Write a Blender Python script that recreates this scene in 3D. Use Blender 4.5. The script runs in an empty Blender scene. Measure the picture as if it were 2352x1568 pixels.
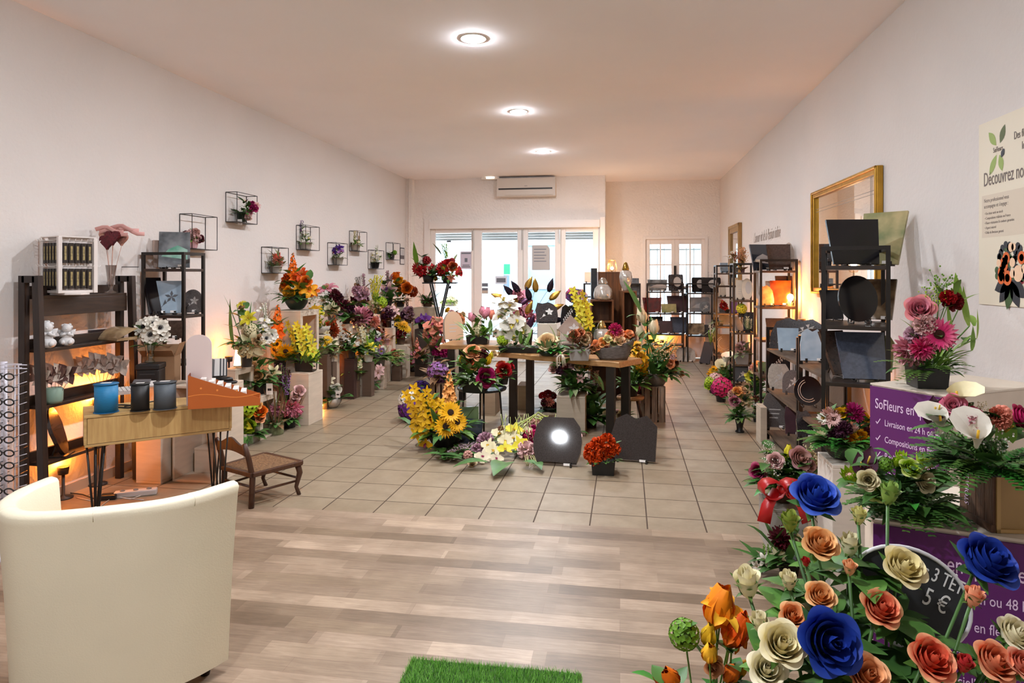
import bpy, math, random
from mathutils import Vector, Matrix, Euler
R = random.Random(7)
PI = math.pi
sc = bpy.context.scene
COL = sc.collection

# ------------------------------------------------------------------ camera, world, light, exposure
H = 1.5                                   # eye height
TH = math.atan(248 / 1532)                # yaw of the camera against the room's long axis
SN, CS = math.sin(TH), math.cos(TH)
cam = bpy.data.cameras.new('camera')
cam.sensor_width = 36.0
cam.lens = 36.0 * 1532 / 2352
cam.shift_y = -151 / 2352
cam.clip_start, cam.clip_end = 0.05, 200
co = bpy.data.objects.new('camera', cam)
COL.objects.link(co)
co.location = (0, 0, H)
co.rotation_euler = (PI / 2, 0, TH)
sc.camera = co

w = bpy.data.worlds.new('world')
sc.world = w
w.use_nodes = True
w.node_tree.nodes['Background'].inputs[0].default_value = (0.93, 0.96, 1.0, 1)
w.node_tree.nodes['Background'].inputs[1].default_value = 6.5
sun = bpy.data.lights.new('sun', 'SUN')
sun.energy = 1.5
sun.angle = 0.02
so = bpy.data.objects.new('sun', sun)
COL.objects.link(so)
so.rotation_euler = (math.radians(38), math.radians(-12), 0)
sc.view_settings.view_transform = 'Standard'
sc.view_settings.look = 'None'
sc.view_settings.exposure = 0.76
sc.view_settings.gamma = 1.0
sc.view_settings.use_curve_mapping = False
CEIL_LIGHT = 640.0                        # emission of the ceiling discs
sc.cycles.max_bounces = 10
sc.cycles.diffuse_bounces = 5
sc.cycles.glossy_bounces = 4
sc.cycles.transparent_max_bounces = 12
sc.cycles.transmission_bounces = 6
sc.cycles.caustics_reflective = False
sc.cycles.caustics_refractive = False
sc.cycles.use_denoising = True
sc.cycles.sample_clamp_indirect = 4.0

# ------------------------------------------------------------------ where a point of the photograph (2352 x 1568) lies in the room
def ray(u, v):
    a, b = (u - 1176) / 1532, (633 - v) / 1532
    return Vector((a * CS - SN, CS + a * SN, b))
EYE = Vector((0, 0, H))
def onZ(u, v, z=0.0):
    d = ray(u, v); return EYE + d * ((z - H) / d.z)
def onX(u, v, x):
    d = ray(u, v); return EYE + d * (x / d.x)
def onY(u, v, y):
    d = ray(u, v); return EYE + d * (y / d.y)
def onF(u, v, f):
    return EYE + ray(u, v) * f
def depth(p):
    return -p[0] * SN + p[1] * CS
XL, XR, YM, YA, ZC = -3.746, 1.763, 11.52, 12.35, 3.22   # walls and ceiling

# ------------------------------------------------------------------ materials
def lin(h):
    if not isinstance(h, str): return tuple(h)
    h = h.lstrip('#')
    o = []
    for i in (0, 2, 4):
        x = int(h[i:i + 2], 16) / 255
        o.append(x / 12.92 if x <= 0.04045 else ((x + 0.055) / 1.055) ** 2.4)
    return tuple(o)
MATS = {}
def mat(col, rough=0.6, metal=0.0, var=0.0, scale=8.0, bump=0.0, bscale=60.0, col2=None, emit=0.0, coat=0.0, spec=0.5, stretch=None, detail=3.0, trans=0.0):
    key = (col, rough, metal, var, scale, bump, bscale, col2, emit, coat, spec, stretch, trans)
    if key in MATS: return MATS[key]
    m = bpy.data.materials.new('mat_%d' % len(MATS)); MATS[key] = m
    m.use_nodes = True
    nt = m.node_tree; N = nt.nodes; L = nt.links
    b = N['Principled BSDF']
    c = lin(col)
    b.inputs['Base Color'].default_value = (*c, 1)
    b.inputs['Roughness'].default_value = rough
    b.inputs['Metallic'].default_value = metal
    b.inputs['Specular IOR Level'].default_value = spec
    b.inputs['Coat Weight'].default_value = coat
    if trans: b.inputs['Transmission Weight'].default_value = trans
    if emit:
        b.inputs['Emission Color'].default_value = (*c, 1)
        b.inputs['Emission Strength'].default_value = emit
    if var or col2 or bump:
        tc = N.new('ShaderNodeTexCoord'); mp = N.new('ShaderNodeMapping')
        L.new(tc.outputs['Object'], mp.inputs[0])
        if stretch: mp.inputs['Scale'].default_value = stretch
    if var or col2:
        nz = N.new('ShaderNodeTexNoise'); nz.inputs['Scale'].default_value = scale; nz.inputs['Detail'].default_value = detail
        L.new(mp.outputs[0], nz.inputs['Vector'])
        rp = N.new('ShaderNodeValToRGB')
        if col2: c1, c2 = c, lin(col2)
        else: c1, c2 = tuple(x * (1 - var) for x in c), tuple(min(1, x * (1 + var)) for x in c)
        rp.color_ramp.elements[0].position = 0.34; rp.color_ramp.elements[0].color = (*c1, 1)
        rp.color_ramp.elements[1].position = 0.66; rp.color_ramp.elements[1].color = (*c2, 1)
        L.new(nz.outputs[0], rp.inputs[0]); L.new(rp.outputs[0], b.inputs['Base Color'])
    if bump:
        n2 = N.new('ShaderNodeTexNoise'); n2.inputs['Scale'].default_value = bscale; n2.inputs['Detail'].default_value = 4
        L.new(mp.outputs[0], n2.inputs['Vector'])
        bp = N.new('ShaderNodeBump'); bp.inputs['Strength'].default_value = bump; bp.inputs['Distance'].default_value = 0.02
        L.new(n2.outputs[0], bp.inputs['Height']); L.new(bp.outputs[0], b.inputs['Normal'])
    return m
def glass(tint=(1, 1, 1), gl=0.08, key='glass'):
    k = (key, tint, gl)
    if k in MATS: return MATS[k]
    m = bpy.data.materials.new('mat_%d' % len(MATS)); MATS[k] = m
    m.use_nodes = True; nt = m.node_tree; N = nt.nodes; L = nt.links
    N.remove(N['Principled BSDF'])
    t = N.new('ShaderNodeBsdfTransparent'); t.inputs[0].default_value = (*tint, 1)
    g = N.new('ShaderNodeBsdfGlossy'); g.inputs['Roughness'].default_value = 0.05
    lw = N.new('ShaderNodeLayerWeight'); lw.inputs[0].default_value = 0.25
    mu = N.new('ShaderNodeMath'); mu.operation = 'MULTIPLY_ADD'; mu.inputs[1].default_value = 0.5; mu.inputs[2].default_value = gl
    L.new(lw.outputs['Fresnel'], mu.inputs[0])
    mx = N.new('ShaderNodeMixShader')
    L.new(mu.outputs[0], mx.inputs[0]); L.new(t.outputs[0], mx.inputs[1]); L.new(g.outputs[0], mx.inputs[2])
    L.new(mx.outputs[0], N['Material Output'].inputs[0])
    return m
def wood(c1, c2, rough=0.5, axis='X', sc_=6.0, bump=0.05):
    st = {'X': (1, 9, 9), 'Y': (9, 1, 9), 'Z': (9, 9, 1)}[axis]
    return mat(c1, rough, col2=c2, scale=sc_, stretch=st, bump=bump, bscale=sc_ * 6, detail=6.0)
def emis(col, s):
    return mat(col, 0.5, emit=s)

# ------------------------------------------------------------------ mesh builder
class MB:
    def __init__(s):
        s.v = []; s.f = []; s.m = []; s.sm = []; s.M = None
    def add(s, vs, fs, m=0, smooth=False):
        b = len(s.v)
        if s.M is None: s.v.extend(tuple(p) for p in vs)
        else: s.v.extend(tuple(s.M @ Vector(p)) for p in vs)
        for f in fs:
            s.f.append([i + b for i in f]); s.m.append(m); s.sm.append(smooth)
    def bx(s, x0, x1, y0, y1, z0, z1, m=0):
        s.add([(x0, y0, z0), (x1, y0, z0), (x1, y1, z0), (x0, y1, z0), (x0, y0, z1), (x1, y0, z1), (x1, y1, z1), (x0, y1, z1)],
              [(0, 3, 2, 1), (4, 5, 6, 7), (0, 1, 5, 4), (1, 2, 6, 5), (2, 3, 7, 6), (3, 0, 4, 7)], m)
    def box(s, c, d, m=0, rot=None):
        h = [x / 2 for x in d]
        o = s.M
        t = Matrix.Translation(c)
        if rot: t = t @ Euler(rot).to_matrix().to_4x4()
        s.M = t if o is None else o @ t
        s.bx(-h[0], h[0], -h[1], h[1], -h[2], h[2], m)
        s.M = o
    def bar(s, a, b, wd, hd=None, m=0, up=(0, 0, 1)):
        a, b = Vector(a), Vector(b); hd = hd or wd
        d = (b - a).normalized(); up = Vector(up)
        if abs(d.dot(up)) > 0.98: up = Vector((0, 1, 0))
        x = d.cross(up).normalized() * wd / 2; y = x.cross(d).normalized() * hd / 2
        s.add([a - x - y, a + x - y, a + x + y, a - x + y, b - x - y, b + x - y, b + x + y, b - x + y],
              [(0, 3, 2, 1), (4, 5, 6, 7), (0, 1, 5, 4), (1, 2, 6, 5), (2, 3, 7, 6), (3, 0, 4, 7)], m)
    def tube(s, pts, r, n=6, m=0, r2=None, cap=True, sx=1.0):
        pts = [Vector(p) for p in pts]; k = len(pts)
        vs = []; fs = []
        up = Vector((0, 0, 1))
        d0 = (pts[1] - pts[0]).normalized()
        x = d0.cross(up) if abs(d0.z) < 0.95 else d0.cross(Vector((0, 1, 0)))
        x.normalize()
        for i, p in enumerate(pts):
            d = ((pts[min(i + 1, k - 1)] - pts[max(i - 1, 0)])).normalized()
            x = (x - d * x.dot(d)); x.normalize(); y = d.cross(x)
            rr = r if r2 is None else r + (r2 - r) * i / (k - 1)
            if isinstance(r, (list, tuple)): rr = r[i]
            for j in range(n):
                t = 2 * PI * j / n
                vs.append(p + x * (math.cos(t) * rr * sx) + y * (math.sin(t) * rr))
        for i in range(k - 1):
            for j in range(n):
                a = i * n + j; b = i * n + (j + 1) % n
                fs.append((a, b, b + n, a + n))
        if cap:
            fs.append(tuple(range(n - 1, -1, -1))); fs.append(tuple((k - 1) * n + j for j in range(n)))
        s.add(vs, fs, m, True)
    def lathe(s, prof, n=20, m=0, c=(0, 0, 0), sx=1.0, sy=1.0, flute=0, fl=0.04):
        vs = []; fs = []
        for r, z in prof:
            for j in range(n):
                t = 2 * PI * j / n
                q = r * (1 + (fl * math.cos(flute * t) if flute else 0))
                vs.append((c[0] + q * math.cos(t) * sx, c[1] + q * math.sin(t) * sy, c[2] + z))
        k = len(prof)
        for i in range(k - 1):
            for j in range(n):
                a = i * n + j; b = i * n + (j + 1) % n
                fs.append((a, b, b + n, a + n))
        if prof[0][0] > 1e-5: fs.append(tuple(range(n - 1, -1, -1)))
        if prof[-1][0] > 1e-5: fs.append(tuple((k - 1) * n + j for j in range(n)))
        s.add(vs, fs, m, True)
    def ball(s, c, r, n=10, m=0, sx=1, sy=1, sz=1):
        k = max(4, n // 2 + 1)
        pr = [(r * math.sin(PI * i / k), -r * sz * math.cos(PI * i / k)) for i in range(k + 1)]
        pr[0] = (1e-6, pr[0][1]); pr[-1] = (1e-6, pr[-1][1])
        s.lathe(pr, n, m, c, sx, sy)
    def prism(s, poly, y0, y1, m=0, m2=None, smooth=False):
        # poly of (x, z) from y0 to y1
        n = len(poly)
        vs = [(x, y0, z) for x, z in poly] + [(x, y1, z) for x, z in poly]
        s.add(vs, [tuple(range(n)), tuple(range(2 * n - 1, n - 1, -1))], m)
        fs = [(i + n, (i + 1) % n + n, (i + 1) % n, i) for i in range(n)]
        s.add(vs, fs, m if m2 is None else m2, smooth)
    def flat(s, poly, y, m=0):
        s.add([(x, y, z) for x, z in poly], [tuple(range(len(poly)))], m)
    def strip(s, rows, m=0, smooth=True, closed=False):
        k = len(rows); n = len(rows[0]); fs = []
        for i in range(k - 1):
            for j in range(n if closed else n - 1):
                a = i * n + j; b = i * n + (j + 1) % n
                fs.append((a, b, b + n, a + n))
        s.add([p for r in rows for p in r], fs, m, smooth)
    def mesh(s, name, mats):
        me = bpy.data.meshes.new(name)
        me.from_pydata([tuple(p) for p in s.v], [], s.f)
        for x in (mats if isinstance(mats, (list, tuple)) else [mats]): me.materials.append(x)
        me.polygons.foreach_set('material_index', s.m)
        me.polygons.foreach_set('use_smooth', s.sm)
        me.update()
        return me
    def build(s, name, mats, parent=None, loc=None, rot=None, bevel=0.0, label=None, seg=2, subsurf=0, solid=0):
        o = bpy.data.objects.new(name, s.mesh(name, mats))
        COL.objects.link(o)
        if parent is not None: o.parent = parent
        if loc is not None: o.location = loc
        if rot is not None: o.rotation_euler = rot
        if solid:
            q = o.modifiers.new('thick', 'SOLIDIFY'); q.thickness = solid; q.offset = 0
        if bevel:
            q = o.modifiers.new('edge', 'BEVEL'); q.width = bevel; q.segments = seg; q.limit_method = 'ANGLE'; q.angle_limit = 0.7
        if subsurf:
            q = o.modifiers.new('sub', 'SUBSURF'); q.levels = q.render_levels = subsurf
        if label: o['label'] = label
        return o
def link(name, me, parent=None, M=None):
    o = bpy.data.objects.new(name, me); COL.objects.link(o)
    if parent is not None: o.parent = parent
    if M is not None: o.matrix_local = M
    return o
def thing(name, label, cat, loc=(0, 0, 0), rz=0.0, group=None, rot=None):
    o = bpy.data.objects.new(name, None); COL.objects.link(o)
    o.location = loc; o.rotation_euler = rot or (0, 0, rz)
    o.empty_display_size = 0.1
    return tag(o, label, cat, group)
def tag(o, label, cat, group=None, kind=None):
    o['label'] = label; o['category'] = cat
    if group: o['group'] = group
    if kind: o['kind'] = kind
    return o
def struct(name, mb, mats, **k):
    o = mb.build(name, mats, **k); o['kind'] = 'structure'; return o
def copy_tree(o, parent=None, loc=None, rz=None, label=None):
    c = o.copy(); COL.objects.link(c)
    if parent is not None: c.parent = parent
    for ch in list(o.children): copy_tree(ch, c)
    if loc is not None: c.location = loc
    if rz is not None: c.rotation_euler.z = rz
    if label: c['label'] = label
    return c
def text_mesh(body, size, mb, M, m=0, sx=1.0, ext=0.0004, align='LEFT', space=1.0):
    cu = bpy.data.curves.new('lettering', 'FONT'); cu.body = body; cu.size = size; cu.extrude = ext; cu.resolution_u = 3
    cu.align_x = align; cu.space_character = space
    o = bpy.data.objects.new('lettering', cu); COL.objects.link(o)
    me = bpy.data.meshes.new_from_object(o.evaluated_get(bpy.context.evaluated_depsgraph_get()))
    bpy.data.objects.remove(o); bpy.data.curves.remove(cu)
    old = mb.M; mb.M = M
    mb.add([(p.co.x * sx, p.co.y, p.co.z) for p in me.vertices], [tuple(p.vertices) for p in me.polygons], m)
    mb.M = old
    bpy.data.meshes.remove(me)
BLACK = mat('#17130f', 0.45)
STEEL = mat('#1d1916', 0.38, spec=0.4)
WHITE = mat('#e8e4de', 0.6)
CHROME = mat('#c9c6c2', 0.2, 1.0)
# ------------------------------------------------------------------ the room
YB, YE = -2.2, 4.02          # wall behind the camera, where the planks meet the tiles
WALL = mat('#d8d3cf', 0.85, var=0.02, scale=1.5, bump=0.25, bscale=35)
CREPI = mat('#ebe6e1', 0.9, var=0.02, scale=2, bump=0.9, bscale=28)
CEILM = mat('#f9f6f8', 0.9, var=0.015, scale=1.2)
PVC = mat('#e8e4e0', 0.45)
def tile_mat():
    m = bpy.data.materials.new('tile_floor'); m.use_nodes = True
    nt = m.node_tree; N = nt.nodes; L = nt.links; b = N['Principled BSDF']
    tc = N.new('ShaderNodeTexCoord'); mp = N.new('ShaderNodeMapping')
    L.new(tc.outputs['Object'], mp.inputs[0])
    mp.inputs['Location'].default_value = (-0.127, -4.27 + 0.035, 0)
    mp.inputs['Rotation'].default_value = (0, 0, 0.0085)
    br = N.new('ShaderNodeTexBrick'); br.offset = 0.0; br.squash = 1.0
    for k, x in (('Scale', 1.0), ('Mortar Size', 0.0045), ('Mortar Smooth', 0.15), ('Bias', 0.0), ('Brick Width', 0.341), ('Row Height', 0.344)):
        br.inputs[k].default_value = x
    br.inputs['Color1'].default_value = (*lin('#988a75'), 1); br.inputs['Color2'].default_value = (*lin('#90816b'), 1)
    br.inputs['Mortar'].default_value = (*lin('#4a3a2c'), 1)
    L.new(mp.outputs[0], br.inputs['Vector'])
    nz = N.new('ShaderNodeTexNoise'); nz.inputs['Scale'].default_value = 6; nz.inputs['Detail'].default_value = 8; nz.inputs['Roughness'].default_value = 0.65
    L.new(tc.outputs['Object'], nz.inputs['Vector'])
    rp = N.new('ShaderNodeValToRGB'); rp.color_ramp.elements[0].position = 0.3; rp.color_ramp.elements[1].position = 0.7
    rp.color_ramp.elements[0].color = (0.78, 0.74, 0.70, 1); rp.color_ramp.elements[1].color = (1.08, 1.06, 1.04, 1)
    L.new(nz.outputs[0], rp.inputs[0])
    mx = N.new('ShaderNodeMix'); mx.data_type = 'RGBA'; mx.blend_type = 'MULTIPLY'; mx.inputs[0].default_value = 1
    L.new(br.outputs['Color'], mx.inputs[6]); L.new(rp.outputs[0], mx.inputs[7]); L.new(mx.outputs[2], b.inputs['Base Color'])
    mr = N.new('ShaderNodeMapRange'); mr.inputs[3].default_value = 0.45; mr.inputs[4].default_value = 0.8
    L.new(br.outputs['Fac'], mr.inputs[0]); L.new(mr.outputs[0], b.inputs['Roughness'])
    bp = N.new('ShaderNodeBump'); bp.inputs['Strength'].default_value = 0.5; bp.inputs['Distance'].default_value = 0.004; bp.invert = True
    L.new(br.outputs['Fac'], bp.inputs['Height']); L.new(bp.outputs[0], b.inputs['Normal'])
    return m
def plank_mat():
    m = bpy.data.materials.new('plank_floor'); m.use_nodes = True
    nt = m.node_tree; N = nt.nodes; L = nt.links; b = N['Principled BSDF']
    tc = N.new('ShaderNodeTexCoord'); mp = N.new('ShaderNodeMapping')
    L.new(tc.outputs['Object'], mp.inputs[0])
    mp.inputs['Rotation'].default_value = (0, 0, 0.0)
    def brick(off, bw, rh, c1, c2, mo):
        br = N.new('ShaderNodeTexBrick'); br.offset = off; br.offset_frequency = 2
        for k, x in (('Scale', 1.0), ('Mortar Size', mo), ('Mortar Smooth', 0.3), ('Bias', 0.0), ('Brick Width', bw), ('Row Height', rh)):
            br.inputs[k].default_value = x
        br.inputs['Color1'].default_value = c1; br.inputs['Color2'].default_value = c2; br.inputs['Mortar'].default_value = (*lin('#8d7767'), 1)
        L.new(mp.outputs[0], br.inputs['Vector']); return br
    b1 = brick(0.37, 0.92, 0.098, (*lin('#84745f'), 1), (*lin('#b09f8b'), 1), 0.0009)
    b2 = brick(0.61, 0.47, 0.098, (0.60, 0.54, 0.50, 1), (1.16, 1.13, 1.11, 1), 0.0)
    mx = N.new('ShaderNodeMix'); mx.data_type = 'RGBA'; mx.blend_type = 'MULTIPLY'; mx.inputs[0].default_value = 0.75
    L.new(b1.outputs['Color'], mx.inputs[6]); L.new(b2.outputs['Color'], mx.inputs[7])
    m2 = N.new('ShaderNodeMapping'); m2.inputs['Scale'].default_value = (2.2, 26, 1); L.new(tc.outputs['Object'], m2.inputs[0])
    nz = N.new('ShaderNodeTexNoise'); nz.inputs['Scale'].default_value = 3; nz.inputs['Detail'].default_value = 9; nz.inputs['Roughness'].default_value = 0.7
    nz.inputs['Distortion'].default_value = 0.6
    L.new(m2.outputs[0], nz.inputs['Vector'])
    rp = N.new('ShaderNodeValToRGB'); rp.color_ramp.elements[0].position = 0.3; rp.color_ramp.elements[1].position = 0.72
    rp.color_ramp.elements[0].color = (0.68, 0.63, 0.60, 1); rp.color_ramp.elements[1].color = (1.12, 1.1, 1.09, 1)
    L.new(nz.outputs[0], rp.inputs[0])
    n3 = N.new('ShaderNodeTexNoise'); n3.inputs['Scale'].default_value = 5; n3.inputs['Detail'].default_value = 3; L.new(tc.outputs['Object'], n3.inputs['Vector'])
    r3 = N.new('ShaderNodeValToRGB'); r3.color_ramp.elements[0].position = 0.35; r3.color_ramp.elements[1].position = 0.65
    r3.color_ramp.elements[0].color = (0.84, 0.82, 0.80, 1); r3.color_ramp.elements[1].color = (1.05, 1.05, 1.05, 1); L.new(n3.outputs[0], r3.inputs[0])
    my = N.new('ShaderNodeMix'); my.data_type = 'RGBA'; my.blend_type = 'MULTIPLY'; my.inputs[0].default_value = 1
    L.new(mx.outputs[2], my.inputs[6]); L.new(rp.outputs[0], my.inputs[7])
    mz = N.new('ShaderNodeMix'); mz.data_type = 'RGBA'; mz.blend_type = 'MULTIPLY'; mz.inputs[0].default_value = 1
    L.new(my.outputs[2], mz.inputs[6]); L.new(r3.outputs[0], mz.inputs[7])
    L.new(mz.outputs[2], b.inputs['Base Color']); b.inputs['Roughness'].default_value = 0.42
    return m
q = MB(); q.bx(XL - 0.3, XR + 0.3, YE, YA + 0.3, -0.1, 0); struct('floor', q, tile_mat())
q = MB(); q.bx(XL - 0.3, XR + 0.3, YB - 0.3, YE, -0.1, 0.003); struct('floor_planks', q, plank_mat())
q = MB(); q.bx(XL - 0.3, XR + 0.3, YB - 0.3, YA + 0.3, ZC, ZC + 0.15); struct('ceiling', q, CEILM)
q = MB(); q.bx(XL - 0.25, XL, YB - 0.3, YM + 0.25, 0, ZC); struct('wall_left', q, WALL)
q = MB(); q.bx(XR, XR + 0.25, YB - 0.3, YA + 0.25, 0, ZC); struct('wall_right', q, WALL)
q = MB(); q.bx(XL, XR, YB - 0.25, YB, 0, ZC); struct('wall_front', q, WALL)
# back wall with the opening of the glazed door, and the recess on its right
DX0, DX1, DZ1 = -3.34, -0.34, 2.34
q = MB()
q.bx(XL, DX0 - 0.0, YM, YM + 0.25, 0, ZC); q.bx(DX1, -0.25, YM, YA + 0.25, 0, ZC); q.bx(DX0, DX1, YM, YM + 0.25, DZ1, ZC)
struct('wall_back', q, CREPI)
WX0, WX1, WZ0, WZ1 = 0.46, 1.50, 0.02, 2.16
q = MB()
q.bx(-0.25, WX0, YA, YA + 0.25, 0, ZC); q.bx(WX1, XR, YA, YA + 0.25, 0, ZC); q.bx(WX0, WX1, YA, YA + 0.25, WZ1, ZC)
struct('wall_recess', q, CREPI)
q = MB(); q.bx(XL, XL + 0.11, YM - 0.13, YM, 0, ZC); q.tube([(XL + 0.05, YM - 0.14, 0), (XL + 0.05, YM - 0.14, ZC)], 0.012); struct('trim_1', q, CREPI)
q = MB()
q.bx(DX0 - 0.11, DX0, YM - 0.03, YM, 0, 2.51); q.bx(DX1, DX1 + 0.09, YM - 0.03, YM, 0, 2.51); q.bx(DX0, DX1, YM - 0.07, YM, DZ1 - 0.01, 2.46)
struct('trim_2', q, PVC, bevel=0.004)
q = MB()
for x in (WX0 - 0.05, WX1): q.bx(x, x + 0.05, YA - 0.02, YA, 0, 2.21)
q.bx(WX0, WX1, YA - 0.02, YA, WZ1, 2.21)
struct('trim_3', q, PVC, bevel=0.003)
q = MB(); q.bx(XL, XL + 0.012, YB, YM, 0, 0.07); struct('baseboard_left', q, mat('#a48c74', 0.5))
q = MB(); q.bx(XR - 0.012, XR, YB, YA, 0, 0.07); struct('baseboard_right', q, mat('#a48c74', 0.5))
# glazed folding door: four leaves
GL = glass((0.97, 0.985, 1.0), 0.03)
dr = bpy.data.objects.new('door_1', None); COL.objects.link(dr); dr['kind'] = 'structure'
lv = [(990, 1086, 1001, 1083), (1092, 1201, 1107, 1189), (1203, 1285, 1213, 1275), (1292, 1376, 1299, 1362)]
for k, (a, b_, g0, g1) in enumerate(lv):
    yy = YM + 0.05
    xa, xb, xc, xd = (onY(t, 600, yy).x for t in (a, b_, g0, g1))
    xa = DX0 if k == 0 else (onY(lv[k - 1][1], 600, yy).x + xa) / 2 + 0.002
    xb = DX1 if k == 3 else (onY(lv[k + 1][0], 600, yy).x + xb) / 2 - 0.002
    zt, gz1, gz0 = DZ1 - 0.005, 2.26, 0.13
    q = MB()
    q.bx(xa, xc, yy - 0.03, yy + 0.03, 0.01, zt); q.bx(xd, xb, yy - 0.03, yy + 0.03, 0.01, zt)
    q.bx(xc, xd, yy - 0.03, yy + 0.03, 0.01, gz0); q.bx(xc, xd, yy - 0.03, yy + 0.03, gz1, zt)
    fr = q.build('leaf_frame', PVC, dr, bevel=0.006)
    q = MB(); q.bx(xc, xd, yy - 0.006, yy + 0.006, gz0, gz1); q.build('glass_pane', GL, fr)
    if k in (0, 1, 2):
        q = MB(); q.bx(xb - 0.02, xb - 0.008, yy - 0.045, yy - 0.03, 2.05 if k == 2 else 1.95, 2.3); q.build('door_bolt', CHROME, fr)
q = MB(); xm = onY(1205, 700, YM).x; q.bx(xm - 0.01, xm + 0.01, YM - 0.02, YM + 0.02, 0.98, 1.16); q.tube([(xm, YM - 0.02, 1.07), (xm, YM - 0.06, 1.07), (xm + 0.1, YM - 0.06, 1.07)], 0.009); q.build('door_handle', CHROME, dr)
# small-paned French window in the recess
wn = bpy.data.objects.new('window_1', None); COL.objects.link(wn); wn['kind'] = 'structure'
xm = (WX0 + WX1) / 2
for xa, xb in ((WX0, xm - 0.001), (xm + 0.001, WX1)):
    q = MB(); yy = YA + 0.05; g0, g1 = xa + 0.075, xb - 0.06
    q.bx(xa, g0, yy - 0.03, yy + 0.03, 0.03, WZ1); q.bx(g1, xb, yy - 0.03, yy + 0.03, 0.03, WZ1)
    q.bx(g0, g1, yy - 0.03, yy + 0.03, 0.03, 0.45); q.bx(g0, g1, yy - 0.03, yy + 0.03, WZ1 - 0.09, WZ1)
    for z in (0.90, 1.30, 1.70): q.bx(g0, g1, yy - 0.015, yy + 0.015, z - 0.012, z + 0.012)
    q.bx((g0 + g1) / 2 - 0.012, (g0 + g1) / 2 + 0.012, yy - 0.014, yy + 0.014, 0.45, WZ1 - 0.09)
    fr = q.build('sash_frame', PVC, wn, bevel=0.004)
    q = MB(); q.bx(g0, g1, yy - 0.004, yy + 0.004, 0.45, WZ1 - 0.09); q.build('glass_pane', GL, fr)
q = MB(); q.bx(xm - 0.02, xm + 0.02, YA - 0.01, YA + 0.01, 1.52, 1.68); q.build('window_handle', BLACK, wn)
# ------------------------------------------------------------------ outside, seen through the glass
q = MB(); q.bx(-14, 14, YM + 0.25, 22, -0.12, -0.04); struct('pavement', q, mat('#bdbcb8', 0.8, var=0.06, scale=3))
fac = MB(); fac.bx(-14, 14, 17.5, 17.8, -0.1, 7); struct('facade_wall', fac, mat('#d3d9de', 0.9, var=0.04))
tb = MB()
for x0, x1, z0, z1 in ((-5.3, -4.5, 0, 2.5), (-2.6, -1.5, 0, 2.4), (-0.3, 0.9, 0, 2.5), (1.6, 2.5, 0.9, 2.4)):
    for a, b_, c, d in ((x0, x0 + 0.1, z0, z1), (x1 - 0.1, x1, z0, z1), (x0, x1, z1 - 0.1, z1), (x0, x1, z0, z0 + 0.15), (x0, x1, 1.15, 1.23)): tb.bx(a, b_, 17.42, 17.5, c, d, 0)
    tb.bx(x0 + 0.1, x1 - 0.1, 17.46, 17.5, z0 + 0.1, z1 - 0.1, 1)
struct('facade_window', tb, [mat('#e0e6ea', 0.5), mat('#9dbac6', 0.2)])
for k, (a, b_, c, d) in enumerate(lv):
    x0, x1 = onY(c, 600, YM + 0.3).x - 0.06, onY(d, 600, YM + 0.3).x + 0.06
    q = MB()
    for i in range(4): q.bx(x0, x1, YM + 0.30, YM + 0.315, 2.14 + i * 0.045, 2.18 + i * 0.045)
    tag(q.build('roller_shutter', mat('#aeb9bd', 0.5), bevel=0.004), ['grey slatted roller shutter raised outside the leaf nearest the X-shaped stand', 'grey slatted roller shutter raised outside the wide second door leaf', 'grey slatted roller shutter raised behind the leaf with the grey notice', 'grey slatted roller shutter raised outside the leaf beside the recess'][k], 'shutter', 'roller shutters outside the door')
q = MB(); q.bx(-2.95, -2.7, 13.2, 17.4, 0, 3.4); q.bx(-0.6, -0.4, 13.4, 17.4, 0, 3.4); struct('wall_porch', q, mat('#c3ced4', 0.85))
q = MB()
for x in [WX0 - 0.3 + 0.14 * i for i in range(14)]: q.tube([(x, 13.4, 0), (x, 13.4, 2.05)], 0.008)
for z in (0.2, 2.0): q.bx(WX0 - 0.4, WX1 + 0.5, 13.39, 13.41, z, z + 0.025)
tag(q.build('iron_railing', mat('#48504f', 0.5)), 'thin dark iron railing outside the small paned window', 'railing')
# ------------------------------------------------------------------ ceiling lamps
for k, y in enumerate((2.45, 4.73, 6.91, 9.2, 0.2)):
    t = thing('ceiling_light', ['', 'round white ceiling light nearest the camera, in front of the planks', 'middle one of the round white ceiling lights', 'round white ceiling light closest to the air conditioner', ''][k] or 'round white ceiling light over the plank floor, out of view', 'ceiling light', (-1.05, y, ZC), 0, 'round ceiling lights')
    q = MB(); q.lathe([(0.084, -0.001), (0.084, -0.005), (0.094, -0.005), (0.097, 0)], 32); q.build('light_rim', WHITE, t)
    q = MB(); q.lathe([(1e-5, -0.015), (0.04, -0.014), (0.066, -0.011), (0.080, -0.007), (0.083, -0.004)], 32); q.build('diffuser', emis('#f2f6fd', CEIL_LIGHT * 1.0), t)
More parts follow.
